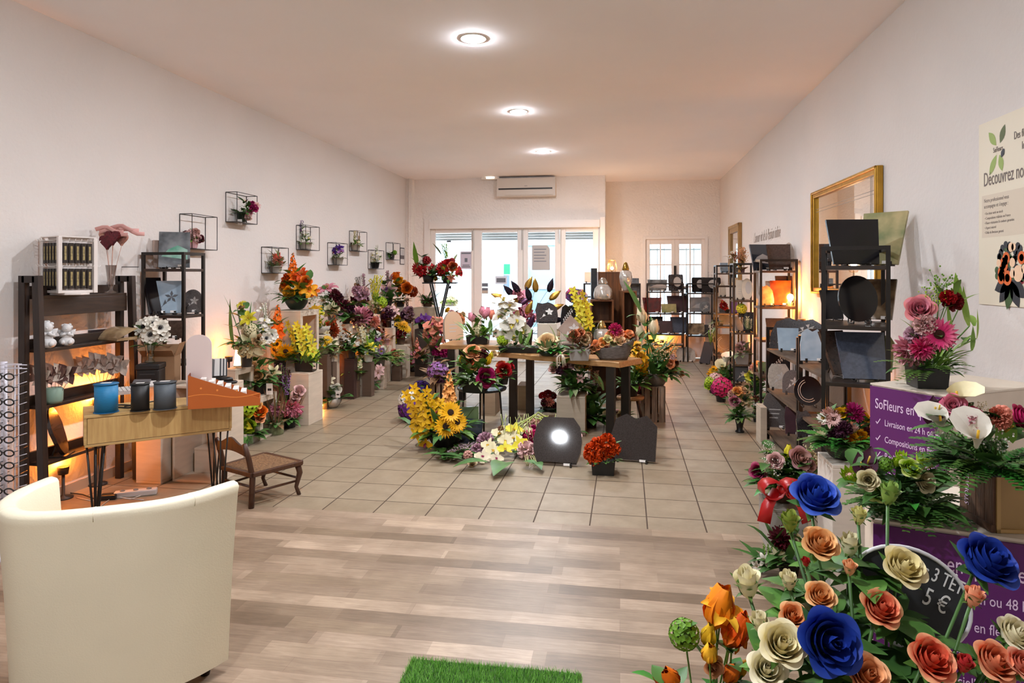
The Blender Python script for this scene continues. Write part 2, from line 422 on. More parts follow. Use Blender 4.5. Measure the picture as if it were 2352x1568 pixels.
# ------------------------------------------------------------------ artificial flowers: petals, heads, leaves, pots
C = dict(white='#efeadd', cream='#eadfb4', ivory='#e6d9b8', yellow='#e8b416', lemon='#e9dc3c', gold='#e6a012', orange='#e8700f', dorange='#d4480a', peach='#eda878', salmon='#e38b74',
         pink='#dd8fa0', lpink='#e6bcb8', hot='#c72a68', mag='#a3185f', red='#b3121b', dred='#7a0d14', burg='#571522', purple='#5c2277', lilac='#9a6aa5', violet='#43207f', blue='#1f3fa8',
         green='#6d9a2c', lime='#a9c92e', mauve='#b58a9a', brown='#6a3c26', tan='#c49a6c', rust='#a8441d', coral='#e2604a', sunf='#f2b40c', dust='#c9988c', champ='#e2c49a', apri='#eaa860', plum='#4a1f36')
_fm = {}
def fmat(c1, c2=None, mid=0.5):
    # petal colour: from the heart of the flower outwards (object space, the head is about one unit wide)
    k = (c1, c2, mid)
    if k in _fm: return _fm[k]
    m = bpy.data.materials.new('petal_%d' % len(_fm)); _fm[k] = m; m.use_nodes = True
    nt = m.node_tree; N = nt.nodes; L = nt.links; b = N['Principled BSDF']
    tc = N.new('ShaderNodeTexCoord')
    ln = N.new('ShaderNodeVectorMath'); ln.operation = 'LENGTH'; L.new(tc.outputs['Object'], ln.inputs[0])
    nz = N.new('ShaderNodeTexNoise'); nz.inputs['Scale'].default_value = 5; L.new(tc.outputs['Object'], nz.inputs['Vector'])
    ma = N.new('ShaderNodeMath'); ma.operation = 'MULTIPLY_ADD'; ma.inputs[1].default_value = 0.45; L.new(nz.outputs[0], ma.inputs[0]); L.new(ln.outputs['Value'], ma.inputs[2])
    rp = N.new('ShaderNodeValToRGB')
    a, d = lin(c1), lin(c2 or c1)
    if not c2: a = tuple(x * 0.82 for x in a)
    rp.color_ramp.elements[0].position = max(0, mid - 0.18 + 0.2); rp.color_ramp.elements[0].color = (*a, 1)
    rp.color_ramp.elements[1].position = min(1, mid + 0.18 + 0.2); rp.color_ramp.elements[1].color = (*d, 1)
    L.new(ma.outputs[0], rp.inputs[0]); L.new(rp.outputs[0], b.inputs['Base Color'])
    b.inputs['Roughness'].default_value = 0.55; b.inputs['Specular IOR Level'].default_value = 0.3
    return m
def petal(q, L_, W, az, a0, a1, cup=0.15, r0=0.03, z0=0.0, m=0, tip=0.5, nl=4, nw=2, curl=0.0, wav=0.0):
    # a curved petal: a0/a1 = angle from the flower's axis at base and tip
    rows = []; x, z = r0, z0; ca, sa = math.cos(az), math.sin(az)
    for i in range(nl + 1):
        t = i / nl
        an = a0 + (a1 - a0) * t + (curl * max(0, t - 0.6) / 0.4)
        if i:
            x += math.sin(an) * L_ / nl; z += math.cos(an) * L_ / nl
        wd = W * 0.5 * (math.sin(PI * min(1, (t * (1 - tip * 0.25) + 0.12))) ** (0.6 + tip * 0.5)) if i < nl else W * 0.5 * (0.42 - 0.36 * tip)
        if i == 0: wd = W * 0.16
        nx, nz = -math.cos(an), math.sin(an)
        row = []
        for j in range(-nw, nw + 1):
            s_ = j / nw
            c = cup * W * (s_ * s_) + (wav * W * math.sin(s_ * 5 + az * 3) * t)
            px, pz, py = x + nx * c, z + nz * c, wd * s_
            row.append((px * ca - py * sa, px * sa + py * ca, pz))
        rows.append(row)
    q.strip(rows, m)
def leaf(q, base, d, L_, W, m=0, up=(0, 0, 1), droop=0.3, fold=0.25, n=4, tip=1.0):
    base, d, up = Vector(base), Vector(d).normalized(), Vector(up)
    sd = d.cross(up)
    if sd.length < 0.05: sd = d.cross(Vector((1, 0, 0)))
    sd.normalize(); nr = sd.cross(d)
    rows = []
    for i in range(n + 1):
        t = i / n
        p = base + d * (L_ * t) - Vector((0, 0, 1)) * (droop * L_ * t * t)
        wd = W * 0.5 * math.sin(PI * (0.06 + 0.94 * t) ** (0.75 if tip else 1)) if i < n else W * 0.02
        rows.append([p - sd * wd + nr * (fold * wd), p, p + sd * wd + nr * (fold * wd)])
    q.strip(rows, m)
def rv():
    while 1:
        v = Vector((R.uniform(-1, 1), R.uniform(-1, 1), R.uniform(-1, 1)))
        if 0.05 < v.length < 1: return v.normalized()
def sphere_pts(n, zmin=-0.3):
    o = []; g = PI * (3 - 5 ** 0.5)
    for i in range(n):
        z = 1 - (1 - zmin) * (i + 0.5) / n; r = math.sqrt(max(0, 1 - z * z)); o.append((r * math.cos(g * i), r * math.sin(g * i), z))
    return o
def frame_z(d, roll=0.0):
    return Vector(d).normalized().to_track_quat('Z', 'Y').to_matrix().to_4x4() @ Matrix.Rotation(roll, 4, 'Z')
CENTRE = {}
def head_mesh(kind, c1, c2):
    # every head is about 1 across and looks along +Z; heads of a kind and colour share one mesh
    key = (kind, c1, c2)
    if key in CENTRE: return CENTRE[key]
    q = MB(); rd = random.Random(hash(kind) % 97 if False else sum(map(ord, kind + c1)))
    A, B = C.get(c1, c1), C.get(c2, c2) if c2 else None
    ms = [fmat(A, B) if B else fmat(A), mat('#4d6b24', 0.6, var=0.2)]
    name = kind
    if kind in ('rose', 'rosebud'):
        op = 1.0 if kind == 'rose' else 0.45
        lay = ((2, .055, .66, 2.2, 0, .0), (3, .12, .66, 1.35, .02, .0), (3, .19, .64, 1.3, .04, .02), (4, .26, .61, 1.05, .06, .04), (4, .315, .57, 1.05, .09, .07), (5, .35, .50, .95, .14, .11)) if kind == 'rose' else ((2, .06, .62, 2.2, 0, 0), (3, .13, .60, 1.35, .01, 0), (3, .20, .56, 1.3, .03, .01), (3, .255, .48, 1.25, .07, .04))
        for n, (k, Rm, Hm, spread, curl, drop) in enumerate(lay):
            for i in range(k):
                az = 2 * PI * i / k + n * .9 + rd.uniform(-.12, .12); rows = []; jz = rd.uniform(-.02, .02); nt, nu = 7, 8
                for a in range(nt + 1):
                    row = []
                    for b in range(-nu, nu + 1):
                        u_ = b / nu; t_ = a / nt * (1 - .20 * u_ * u_ - .05 * abs(u_) ** 3)
                        rr = Rm * (.22 + .78 * math.sin(PI / 2 * min(1, t_ * 1.2)) ** .8) + .010 * u_ * (1 if i % 2 else 1)
                        c_ = max(0, (t_ - .68) / .32)
                        rr += curl * c_ * c_ * (1.15 - .35 * u_ * u_); zz = -.36 + Hm * t_ - drop * c_ * c_ + jz * t_ + .010 * math.sin(u_ * 6 + n) * t_
                        if Rm < .15: rr *= 1 - .35 * t_ * t_
                        w_ = spread * (.35 + .65 * math.sin(PI / 2 * min(1, t_ * 1.7)))
                        row.append((rr * math.cos(az + u_ * w_), rr * math.sin(az + u_ * w_), zz))
                    rows.append(row)
                q.strip(rows, 0)
        for i in range(5): petal(q, .3, .1, 2 * PI * i / 5, 1.2, 1.9, .1, .03, -.24, 1, tip=1, nl=3, nw=1)
    elif kind == 'lily':
        for i in range(6): petal(q, .56, .22 + .05 * (i % 2), PI * i / 3, .45, 1.75, .12, .02, -.18, 0, tip=.9, nl=5, curl=.5)
        for i in range(5): q.tube([(0, 0, -.1), (.1 * math.cos(i * 1.26), .1 * math.sin(i * 1.26), .16)], .012, 4, 2)
        ms.append(mat('#b07a1c', .6))
    elif kind == 'orchid':
        for i in range(3): petal(q, .5, .24, PI / 2 + 2 * PI * i / 3, 1.2, 1.6, .05, .02, 0, 0, tip=.6)
        for i in (0, PI): petal(q, .5, .5, i + .12, 1.25, 1.6, .04, .02, .02, 0, tip=.0, nl=4)
        petal(q, .26, .2, -PI / 2, .6, 1.0, .4, .02, .02, 2, tip=.4, nl=3); q.ball((0, 0, .05), .05, 8, 2)
        ms.append(mat({'white': '#cdbf52', 'cream': '#c9a545', 'lemon': '#c7a220'}.get(c1, '#8d2450'), .5))
    elif kind in ('daisy', 'gerbera', 'sunflower'):
        n = dict(daisy=12, gerbera=20, sunflower=20)[kind]
        for l in range(2):
            for i in range(n): petal(q, .42 - .06 * l, 1.5 / n + .03, 2 * PI * (i + .5 * l) / n + rd.uniform(-.06, .06), 1.35 - .25 * l + rd.uniform(-.12, .12), 1.6 - .3 * l, .06, .1, -.02 + .02 * l, 0, tip=.8, nl=3, nw=1)
        q.lathe([(1e-5, .09), (.07, .085), (.13, .05), (.155, 0), (.1, -.04)], 14, 2)
        ms.append(mat({'sunflower': '#3a2210', 'gerbera': '#5b2a16', 'daisy': '#d7a522'}[kind], .9, bump=1.0, bscale=60))
    elif kind == 'anemone':
        for l in range(2):
            for i in range(6): petal(q, .46 - .05 * l, .44, PI * i / 3 + l * .5, .9 - .2 * l, 1.5 - .2 * l, .14, .03, -.1, 0, tip=.1, nl=4, wav=.03)
        q.ball((0, 0, 0), .085, 10, 2)
        for i in range(14): q.tube([(0, 0, -.02), (.14 * math.cos(i * .449), .14 * math.sin(i * .449), .06)], .012, 4, 2)
        ms.append(mat('#161014', .7))
    elif kind in ('mum', 'peony', 'carnation'):
        n, L_, W, zm = dict(mum=(70, .34, .13, -.25), peony=(46, .32, .3, -.3), carnation=(60, .26, .22, -.1))[kind]
        for (x, y, z) in sphere_pts(n, zm):
            q.M = Matrix.Translation((x * .16, y * .16, z * .13 - .06)) @ frame_z((x, y, z + .1), rd.uniform(0, 6))
            petal(q, L_, W, 0, .15, {'mum': .3, 'peony': -.3, 'carnation': .35}[kind], .28, 0, 0, 0, tip={'mum': .6, 'peony': .1, 'carnation': .0}[kind], nl=3, nw=1 if kind == 'mum' else 2, wav=.16 if kind == 'carnation' else .03)
        q.M = None
    elif kind == 'hydrangea':
        for (x, y, z) in sphere_pts(52, -.35):
            q.M = Matrix.Translation((x * .4, y * .4, z * .34 - .05)) @ frame_z((x + rd.uniform(-.2, .2), y, z), rd.uniform(0, 6))
            for i in range(4): petal(q, .1, .11, i * PI / 2, 1.1, 1.5, .1, .005, 0, 0, tip=.2, nl=2, nw=1)
        q.M = None
        q.ball((0, 0, -.06), .34, 10, 1)
    elif kind in ('tulip', 'closedtulip'):
        op = 1 if kind == 'tulip' else .6
        for l in range(2):
            for i in range(3): petal(q, .8 - .04 * l, .5, 2 * PI * (i + .5 * l) / 3, .75 * op, -.35 * op, .26, .03 + .03 * (1 - l), -.4, 0, tip=.55, nl=5, nw=2)
    elif kind == 'calla':
        rows = []
        for i in range(7):
            t = i / 6; row = []
            for j in range(13):
                a = 2 * PI * j / 12; rr = (.05 + .1 * t + .3 * t ** 3 * (1 + .75 * math.cos(a)))
                row.append((rr * math.cos(a), rr * math.sin(a) * .9, -.5 + .85 * t + .12 * t * math.cos(a)))
            rows.append(row)
        q.strip(rows, 0); q.tube([(0, 0, -.3), (0, 0, .2)], .035, 6, 2); ms.append(mat('#dfae28', .6))
    elif kind == 'anthurium':
        rows = []
        for i in range(8):
            t = i / 7; wd = .34 * math.sin(PI * (.12 + .88 * t) ** .7) if i < 7 else .01
            rows.append([(s_ * wd, -.3 + .8 * t - .14 * abs(s_) * (1 - t), .05 * (1 - abs(s_)) * -1 + .03) for s_ in (-1, -.5, 0, .5, 1)])
        q.strip(rows, 0); q.tube([(0, -.15, 0), (0, .05, .3)], .03, 6, 2); ms.append(mat('#d8b040', .6))
    elif kind == 'spike':                          # gladiolus or delphinium: florets up a stem, one unit tall, along +Z
        q.tube([(0, 0, -.5), (.01, 0, .0), (0, 0, .5)], .014, 5, 1)
        for i in range(26):
            t = i / 25; rr = .13 * (1 - t) + .03; a = i * 2.4
            q.M = Matrix.Translation((math.cos(a) * rr * .5, math.sin(a) * rr * .5, -.36 + .84 * t)) @ frame_z((math.cos(a), math.sin(a), .45), i)
            for k in range(5): petal(q, rr * 1.15, rr * .85, k * 1.257, .55, 1.2, .15, .004, 0, 0, tip=.4, nl=2, nw=1)
        q.M = None
    elif kind == 'heather':                        # loose thin sprig of tiny buds, one unit tall
        for s_ in range(5):
            dx, dy = rd.uniform(-.16, .16), rd.uniform(-.16, .16)
            q.tube([(0, 0, -.5), (dx * .6, dy * .6, 0), (dx, dy, .3 + rd.random() * .2)], .008, 4, 1)
            for i in range(16):
                t = .25 + .75 * i / 15; q.ball((dx * t + rd.uniform(-.04, .04), dy * t + rd.uniform(-.04, .04), -.5 + .95 * t), .026, 5, 0)
    elif kind == 'gypso':                          # cloud of tiny round blossoms
        for i in range(60):
            v = rv() * rd.uniform(.2, .5)
            if i < 16: q.tube([(0, 0, -.5), (v.x * .4, v.y * .4, v.z * .3 - .1), tuple(v)], .006, 3, 1, cap=False)
            q.ball(tuple(v), .028, 5, 0)
    elif kind == 'cymbidium':                      # arching spray of orchids, one unit tall
        pts = [(0, 0, -.5), (.02, 0, 0), (.08, .02, .3), (.2, .04, .45)]
        q.tube(pts, .012, 5, 1)
        for i in range(11):
            t = i / 10; p = Vector((.22 * t ** 2 + (-1) ** i * .1, .1, -.34 + .82 * t)); r = .17 - .04 * t
            q.M = Matrix.Translation(p) @ frame_z(((-1) ** i * .5, 1, .1), i) @ Matrix.Scale(r * 1.9, 4)
            for k in range(5): petal(q, .5, .36 if k % 2 else .28, k * 1.257, 1.1, 1.5, .1, .02, 0, 0, tip=.3, nl=2, nw=1)
            q.ball((0, 0, .05), .09, 6, 2)
        q.M = None
        ms.append(mat('#b98a2a', .6))
    elif kind == 'berry':
        for (x, y, z) in sphere_pts(34, -.9): q.ball((x * .34, y * .34, z * .38), .13, 6, 0)
    elif kind == 'protea':
        for l in range(4):
            for i in range(9): petal(q, .62 - .08 * l, .2, 2 * PI * (i + .5 * l) / 9, .75 - .18 * l, .15 - .1 * l, .12, .04, -.32, 0, tip=.9, nl=3, nw=1)
        q.ball((0, 0, -.05), .17, 8, 2); ms.append(mat(B or A, .8))
    elif kind == 'leafy':                          # a single tall sword leaf
        leaf(q, (0, 0, -.5), (0.06, .1, 1), 1.0, .24, 0, (0, 1, 0), .03, .3, 6)
    me = q.mesh(name, ms); CENTRE[key] = me
    return me
HN = dict(ro='rose', rb='rosebud', li='lily', oc='orchid', da='daisy', ge='gerbera', su='sunflower', an='anemone', mu='mum', pe='peony', ca='carnation', hy='hydrangea', tu='tulip', ct='closedtulip', cl='calla',
          at='anthurium', sp='spike', he='heather', gy='gypso', cy='cymbidium', be='berry', pr='protea', le='leafy')
HLAB = dict(closedtulip='tulip', cymbidium='orchid_spray', gypso='baby_breath', heather='heather_sprig', spike='flower_spike', berry='berry_cluster', leafy='sword_leaf', mum='chrysanthemum', calla='calla_lily', lily='lily_blossom', orchid='orchid_blossom', tulip='tulip_head', rose='rose_head', daisy='daisy_head', gerbera='gerbera_head', sunflower='sunflower_head', peony='peony_head', protea='protea_head')
GREENS = [mat('#4a7029', .55, col2='#6b943c', scale=9), mat('#365c27', .5, col2='#4d7a36', scale=9), mat('#6f9438', .55, col2='#9ab957', scale=9), mat('#6d7a52', .6, col2='#8d9a70', scale=9), mat('#6b4a32', .6, col2='#8a6a45', scale=9), mat('#2f7a2a', .4, col2='#48993a', scale=7)]
POTM = dict(black=mat('#141412', .45), green=mat('#1c2a1a', .5), grey=mat('#8f8a84', .7, var=.06), zinc=mat('#7b7a78', .45, .3, var=.1), white=mat('#d8d4ca', .6), stone=mat('#a9a196', .85, var=.12, scale=20), tan=mat('#a58a6a', .8, var=.15),
            brown=mat('#4a3424', .7, var=.2), dark=mat('#2b2723', .6), pink=mat('#c79aa0', .6), moss=mat('#6f7350', .95, var=.3, scale=30), taupe=mat('#6d6257', .55), glass=glass((.8, .9, .85), .15, 'potglass'), mint=mat('#7f9a8a', .5), wicker=mat('#8a8078', .8, var=.3, scale=50, bump=.8, bscale=80))
SOIL = mat('#2e2a1c', .95, bump=.6, bscale=60)
def make_pot(kind, col, w_, h_, t, nm=None):
    q = MB(); r = w_ / 2
    if kind == 'cup': q.lathe([(1e-5, 0), (r * .74, 0), (r * .76, .004), (r * .97, h_ * .9), (r, h_ * .9), (r, h_), (r * .93, h_), (r * .88, h_ * .85), (1e-5, h_ * .85)], 24)
    elif kind == 'bowl': q.lathe([(1e-5, 0), (r * .45, 0), (r * .62, h_ * .12), (r * .88, h_ * .5), (r, h_), (r * .94, h_), (r * .8, h_ * .75), (1e-5, h_ * .75)], 28)
    elif kind == 'cyl': q.lathe([(1e-5, 0), (r * .96, 0), (r, h_ * .05), (r, h_), (r * .93, h_), (r * .93, h_ * .85), (1e-5, h_ * .85)], 24)
    elif kind == 'vase': q.lathe([(1e-5, 0), (r * .75, 0), (r * .78, h_ * .06), (r * .5, h_ * .14), (r * .6, h_ * .4), (r, h_ * .97), (r * 1.05, h_), (r * .95, h_), (r * .55, h_ * .5), (1e-5, h_ * .5)], 20)
    elif kind == 'foil':
        q.lathe([(1e-5, 0), (r * .6, 0), (r * .7, h_ * .3), (r * .85, h_ * .6), (r * 1.05, h_), (r * .95, h_ * .98), (r * .7, h_ * .7), (1e-5, h_ * .7)], 28, flute=7, fl=.08)
    elif kind == 'hex': q.lathe([(1e-5, 0), (r * .72, 0), (r, h_), (r * .92, h_), (r * .88, h_ * .85), (1e-5, h_ * .85)], 6)
    elif kind in ('box', 'tray'):
        d = r if kind == 'box' else r * .55; k = .9
        q.add([(-r * k, -d * k, 0), (r * k, -d * k, 0), (r * k, d * k, 0), (-r * k, d * k, 0), (-r, -d, h_), (r, -d, h_), (r, d, h_), (-r, d, h_), (-r * .93, -d * .9, h_), (r * .93, -d * .9, h_), (r * .93, d * .9, h_), (-r * .93, d * .9, h_),
               (-r * .9, -d * .88, h_ * .8), (r * .9, -d * .88, h_ * .8), (r * .9, d * .88, h_ * .8), (-r * .9, d * .88, h_ * .8)],
              [(3, 2, 1, 0), (0, 1, 5, 4), (1, 2, 6, 5), (2, 3, 7, 6), (3, 0, 4, 7), (4, 5, 9, 8), (5, 6, 10, 9), (6, 7, 11, 10), (7, 4, 8, 11), (8, 9, 13, 12), (9, 10, 14, 13), (10, 11, 15, 14), (11, 8, 12, 15), (12, 13, 14, 15)])
    if kind in ('box', 'tray'): return q.build(nm or 'pot', POTM[col], t, bevel=.004)
    return q.build(nm or 'pot', POTM[col], t)
def at_point(u, v, where):
    k, x = where[0], where[1]
    return dict(z=onZ, X=onX, Y=onY, f=onF)[k](u, v, x)
ARRS = []
def A(label, uv, where, pot, heads, leaves='', cat='flower arrangement', name='flower_arrangement', group=None, tagpx=None, back=0.5, yaw=0.0, stems=True, dl=0.0, shelf=False, hs=1.3):
    """One pot of artificial flowers. uv = where its base meets what it stands on; heads and sizes in photograph pixels at the pot's own distance."""
    base = at_point(*uv, where)
    if shelf: base = snap(base)
    f = depth(base); s = f / 1532
    t = thing(name, label, cat, base, yaw, group)
    rd = random.Random(int(uv[0] * 7 + uv[1]))
    inv = Matrix.Rotation(-yaw, 4, 'Z') @ Matrix.Translation(-base)
    ph = 0
    if pot:
        kind, col, dim = pot.split(':'); pw, ph = [float(x) * s for x in dim.split('x')]
        make_pot(kind, col, pw, ph, t)
    else: pw = 0.1
    pts = []
    for it in heads.split(';'):
        it = it.strip()
        if not it: continue
        tp, rest = it.split(' ', 1); kd, cc = tp.split(':'); c1, c2 = (cc.split('/') + [None])[:2]
        for tri in rest.split():
            a = [float(x) for x in tri.split(',')]
            pts.append((HN[kd], c1, c2, a[0], a[1], a[2], a[3] if len(a) > 3 else None))
    if not pts: return t, base, s
    us = [p[3] for p in pts]; vs = [p[4] for p in pts]
    hw = max(0.05, (max(us) - min(us)) / 2 * s); cu, cv = (max(us) + min(us)) / 2, (max(vs) + min(vs)) / 2
    ctr = onF(cu, cv, f) if False else EYE + ray(cu, cv) * f
    fwd = Vector((-SN, CS, 0)); org = Vector((0, 0, max(0.01, ph * .8)))
    st = MB(); hp = []
    for n_, (kd, c1, c2, u, v, d, dz) in enumerate(pts):
        lat = (u - cu) * s; off = math.sqrt(max(0.0, hw * hw - lat * lat)) * .75
        dep = dz if dz is not None else -off * rd.uniform(.25, 1.0) * min(1, .35 + (v - min(vs)) / max(1, max(vs) - min(vs))) + dl
        ff = f + dep
        p = EYE + ray(u, v) * ff
        sz = d * ff / 1532
        pl = inv @ p
        tall = kd in ('spike', 'heather', 'cymbidium', 'leafy', 'gypso')
        if tall:
            M = Matrix.Translation(pl) @ Matrix.Rotation(rd.uniform(0, 6), 4, 'Z') @ Matrix.Rotation(rd.uniform(-.12, .12), 4, 'X')
            if kd == 'cymbidium': M = Matrix.Translation(pl) @ Matrix.Rotation(PI + rd.uniform(-.6, .6) - yaw, 4, 'Z')
            M = M @ Matrix.Scale(sz, 4)
        else:
            o = (p - ctr); o = o / max(hw, .04)
            dr_ = o * .8 + Vector((SN * .9, -CS * .9, .55))
            if kd in ('tulip', 'closedtulip', 'calla', 'rosebud', 'protea'): dr_ = o * .5 + Vector((SN * .3, -CS * .3, 1.1))
            if kd in ('anthurium',): dr_ = o * .5 + Vector((SN, -CS, .3))
            dr_ += rv() * .18
            dr_ = Matrix.Rotation(-yaw, 3, 'Z') @ dr_
            M = Matrix.Translation(pl) @ frame_z(dr_, rd.uniform(0, 6) if kd not in ('anthurium', 'orchid') else rd.uniform(-.3, .3)) @ Matrix.Scale(sz * hs, 4)
        link(HLAB.get(kd, kd), head_mesh(kd, c1, c2), t, M)
        hp.append((pl, sz, kd))
        if stems:
            b = pl - M.to_3x3().col[2].normalized() * sz * (.5 if tall else .2)
            k = Vector((rd.uniform(-.3, .3) * pw, rd.uniform(-.3, .3) * pw, 0)) + org
            mid = (k + b) / 2 + Vector((0, 0, .03 * (b - k).length))
            if (b - k).length > .03: st.tube([k, mid, b], max(.0016, .008 * min(.35, sz * 2)), 4, 0, cap=False)
    if st.v: st.build('flower_stems', GREENS[0], t)
    # foliage: "kind:colour:count:length" in pixels, several separated by blanks; it fills the bunch between the heads and the pot
    for sp_ in leaves.split():
        kd, ci, n, ln = sp_.split(':')[:4]; n = int(int(n) * 1.5); ln = float(ln) * s; ci = int(ci)
        q = MB(); top = max(p[0].z for p in hp); lo = ph * .75
        for i in range(n):
            if kd in ('b', 'r', 'w'):
                pl, sz, _ = hp[rd.randrange(len(hp))]
                g = rd.uniform(.15, 1.0)
                o = org + (pl - org) * g + rv() * (ln * .3)
                a = rd.uniform(0, 2 * PI)
                dr_ = Vector((math.cos(a), math.sin(a), rd.uniform(-.25, .7) if kd != 'w' else rd.uniform(.3, 1.3))) + (pl - org).normalized() * .7
                if rd.random() < .45:
                    vl = max((p[0] - Vector((0, 0, p[0].z))).length for p in hp)
                    o = org + Vector((math.cos(a) * pw * .35, math.sin(a) * pw * .35, 0)); dr_ = Vector((math.cos(a), math.sin(a), rd.uniform(.0, .8) if kd != 'w' else rd.uniform(.6, 2.2)))
                    o += dr_.normalized() * rd.uniform(0, .6) * vl * .6
                wr = {'b': .5, 'r': .75, 'w': .22}[kd]
                leaf(q, o, dr_, ln * rd.uniform(.7, 1.25), ln * wr * rd.uniform(.8, 1.1), 0, (0, 0, 1), rd.uniform(.1, .5), rd.uniform(.1, .35))
            elif kd == 'g':                     # grass blades from the pot
                a = rd.uniform(0, 2 * PI); sp2 = rd.uniform(.1, .6)
                leaf(q, org + Vector((math.cos(a), math.sin(a), 0)) * pw * .25, Vector((math.cos(a) * sp2, math.sin(a) * sp2, 1)), ln * rd.uniform(.6, 1.1), ln * .035 + .003, 0, (math.cos(a), math.sin(a), .1), rd.uniform(.0, .25), .2, 5)
            elif kd == 'f':                     # fern fronds
                a = rd.uniform(0, 2 * PI); dr_ = Vector((math.cos(a), math.sin(a), rd.uniform(.1, .9))).normalized(); L2 = ln * rd.uniform(.7, 1.2)
                o = org + Vector((math.cos(a), math.sin(a), 0)) * pw * .3; sd = dr_.cross(Vector((0, 0, 1))).normalized()
                for k in range(9):
                    tt = .15 + .85 * k / 8; p = o + dr_ * L2 * tt - Vector((0, 0, .35 * L2 * tt * tt))
                    for sg in (-1, 1): leaf(q, p, sd * sg + dr_ * .7, L2 * .34 * (1.05 - tt * .75), L2 * .11, 0, (0, 0, 1), .2, .1, 2)
        if q.v: q.build('foliage', GREENS[ci], t)
    if tagpx: price_tag(t, inv @ onF(tagpx[0], tagpx[1], f - pw * .5 - .01 + dl), (tagpx[2] if len(tagpx) > 2 else 16) * s, (tagpx[3] if len(tagpx) > 3 else 20) * s, yaw)
    return t, base, s
PTAG = mat('#e9e6e2', .5); INK = mat('#24201f', .6)
def price_tag(t, p, w_, h_, yaw=0.0, name='price_tag'):
    q = MB(); q.box((0, 0, 0), (w_, .002, h_)); q.box((0, -.0015, -h_ * .05), (w_ * .6, .001, h_ * .2), 1)
    q.build(name, [PTAG, INK], t, p, (.1, .0, TH - yaw + R.uniform(-.15, .15)))
# ------------------------------------------------------------------ furniture along the left wall
DARKW = wood('#1d1411', '#2e211b', .45, 'Z')
DARKWX = wood('#20150f', '#352419', .45, 'Y')
def pt_plinth(label, u0, u1, uv_top, where, depth_=None, zb=0.0, name='display_plinth', col='#c9b8a4', hole=None, group=None, yaw=0.0, lean=0.0, shift=0.0):
    """White-washed wooden box that carries a pot; its top is where the pot's base was found."""
    p = at_point(*uv_top, where); f = depth(p); s = f / 1532
    w_ = (u1 - u0) * s; d = depth_ or w_ * .9
    t = thing(name, label, 'plinth', (p.x, p.y + shift, zb), yaw, group)
    h = p.z - zb - .002; th_ = .018
    m = mat(col, .75, var=.06, scale=5, stretch=(1, 1, 6))
    q = MB()
    q.bx(-w_ / 2, w_ / 2, -d / 2, d / 2, h - th_, h); q.bx(-w_ / 2, w_ / 2, -d / 2, d / 2, 0, th_)
    if hole == 'front':
        q.bx(-w_ / 2, -w_ / 2 + th_, -d / 2, d / 2, th_, h - th_); q.bx(w_ / 2 - th_, w_ / 2, -d / 2, d / 2, th_, h - th_); q.bx(-w_ / 2 + th_, w_ / 2 - th_, d / 2 - th_, d / 2, th_, h - th_)
    elif hole == 'right':
        q.bx(-w_ / 2, -w_ / 2 + th_, -d / 2, d / 2, th_, h - th_); q.bx(-w_ / 2 + th_, w_ / 2, -d / 2, -d / 2 + th_, th_, h - th_); q.bx(-w_ / 2 + th_, w_ / 2, d / 2 - th_, d / 2, th_, h - th_)
        k = w_ * .0 + .03
        q.bx(w_ / 2 - th_, w_ / 2, -d / 2 + th_, -d / 2 + th_ + k, th_, h - th_); q.bx(w_ / 2 - th_, w_ / 2, d / 2 - th_ - k, d / 2 - th_, th_, h - th_); q.bx(w_ / 2 - th_, w_ / 2, -d / 2 + th_ + k, d / 2 - th_ - k, h - th_ - k * 1.3, h - th_)
    else:
        q.bx(-w_ / 2, w_ / 2, -d / 2, d / 2, th_, h - th_)
    q.build('box_body', m, t, bevel=.003)
    return t
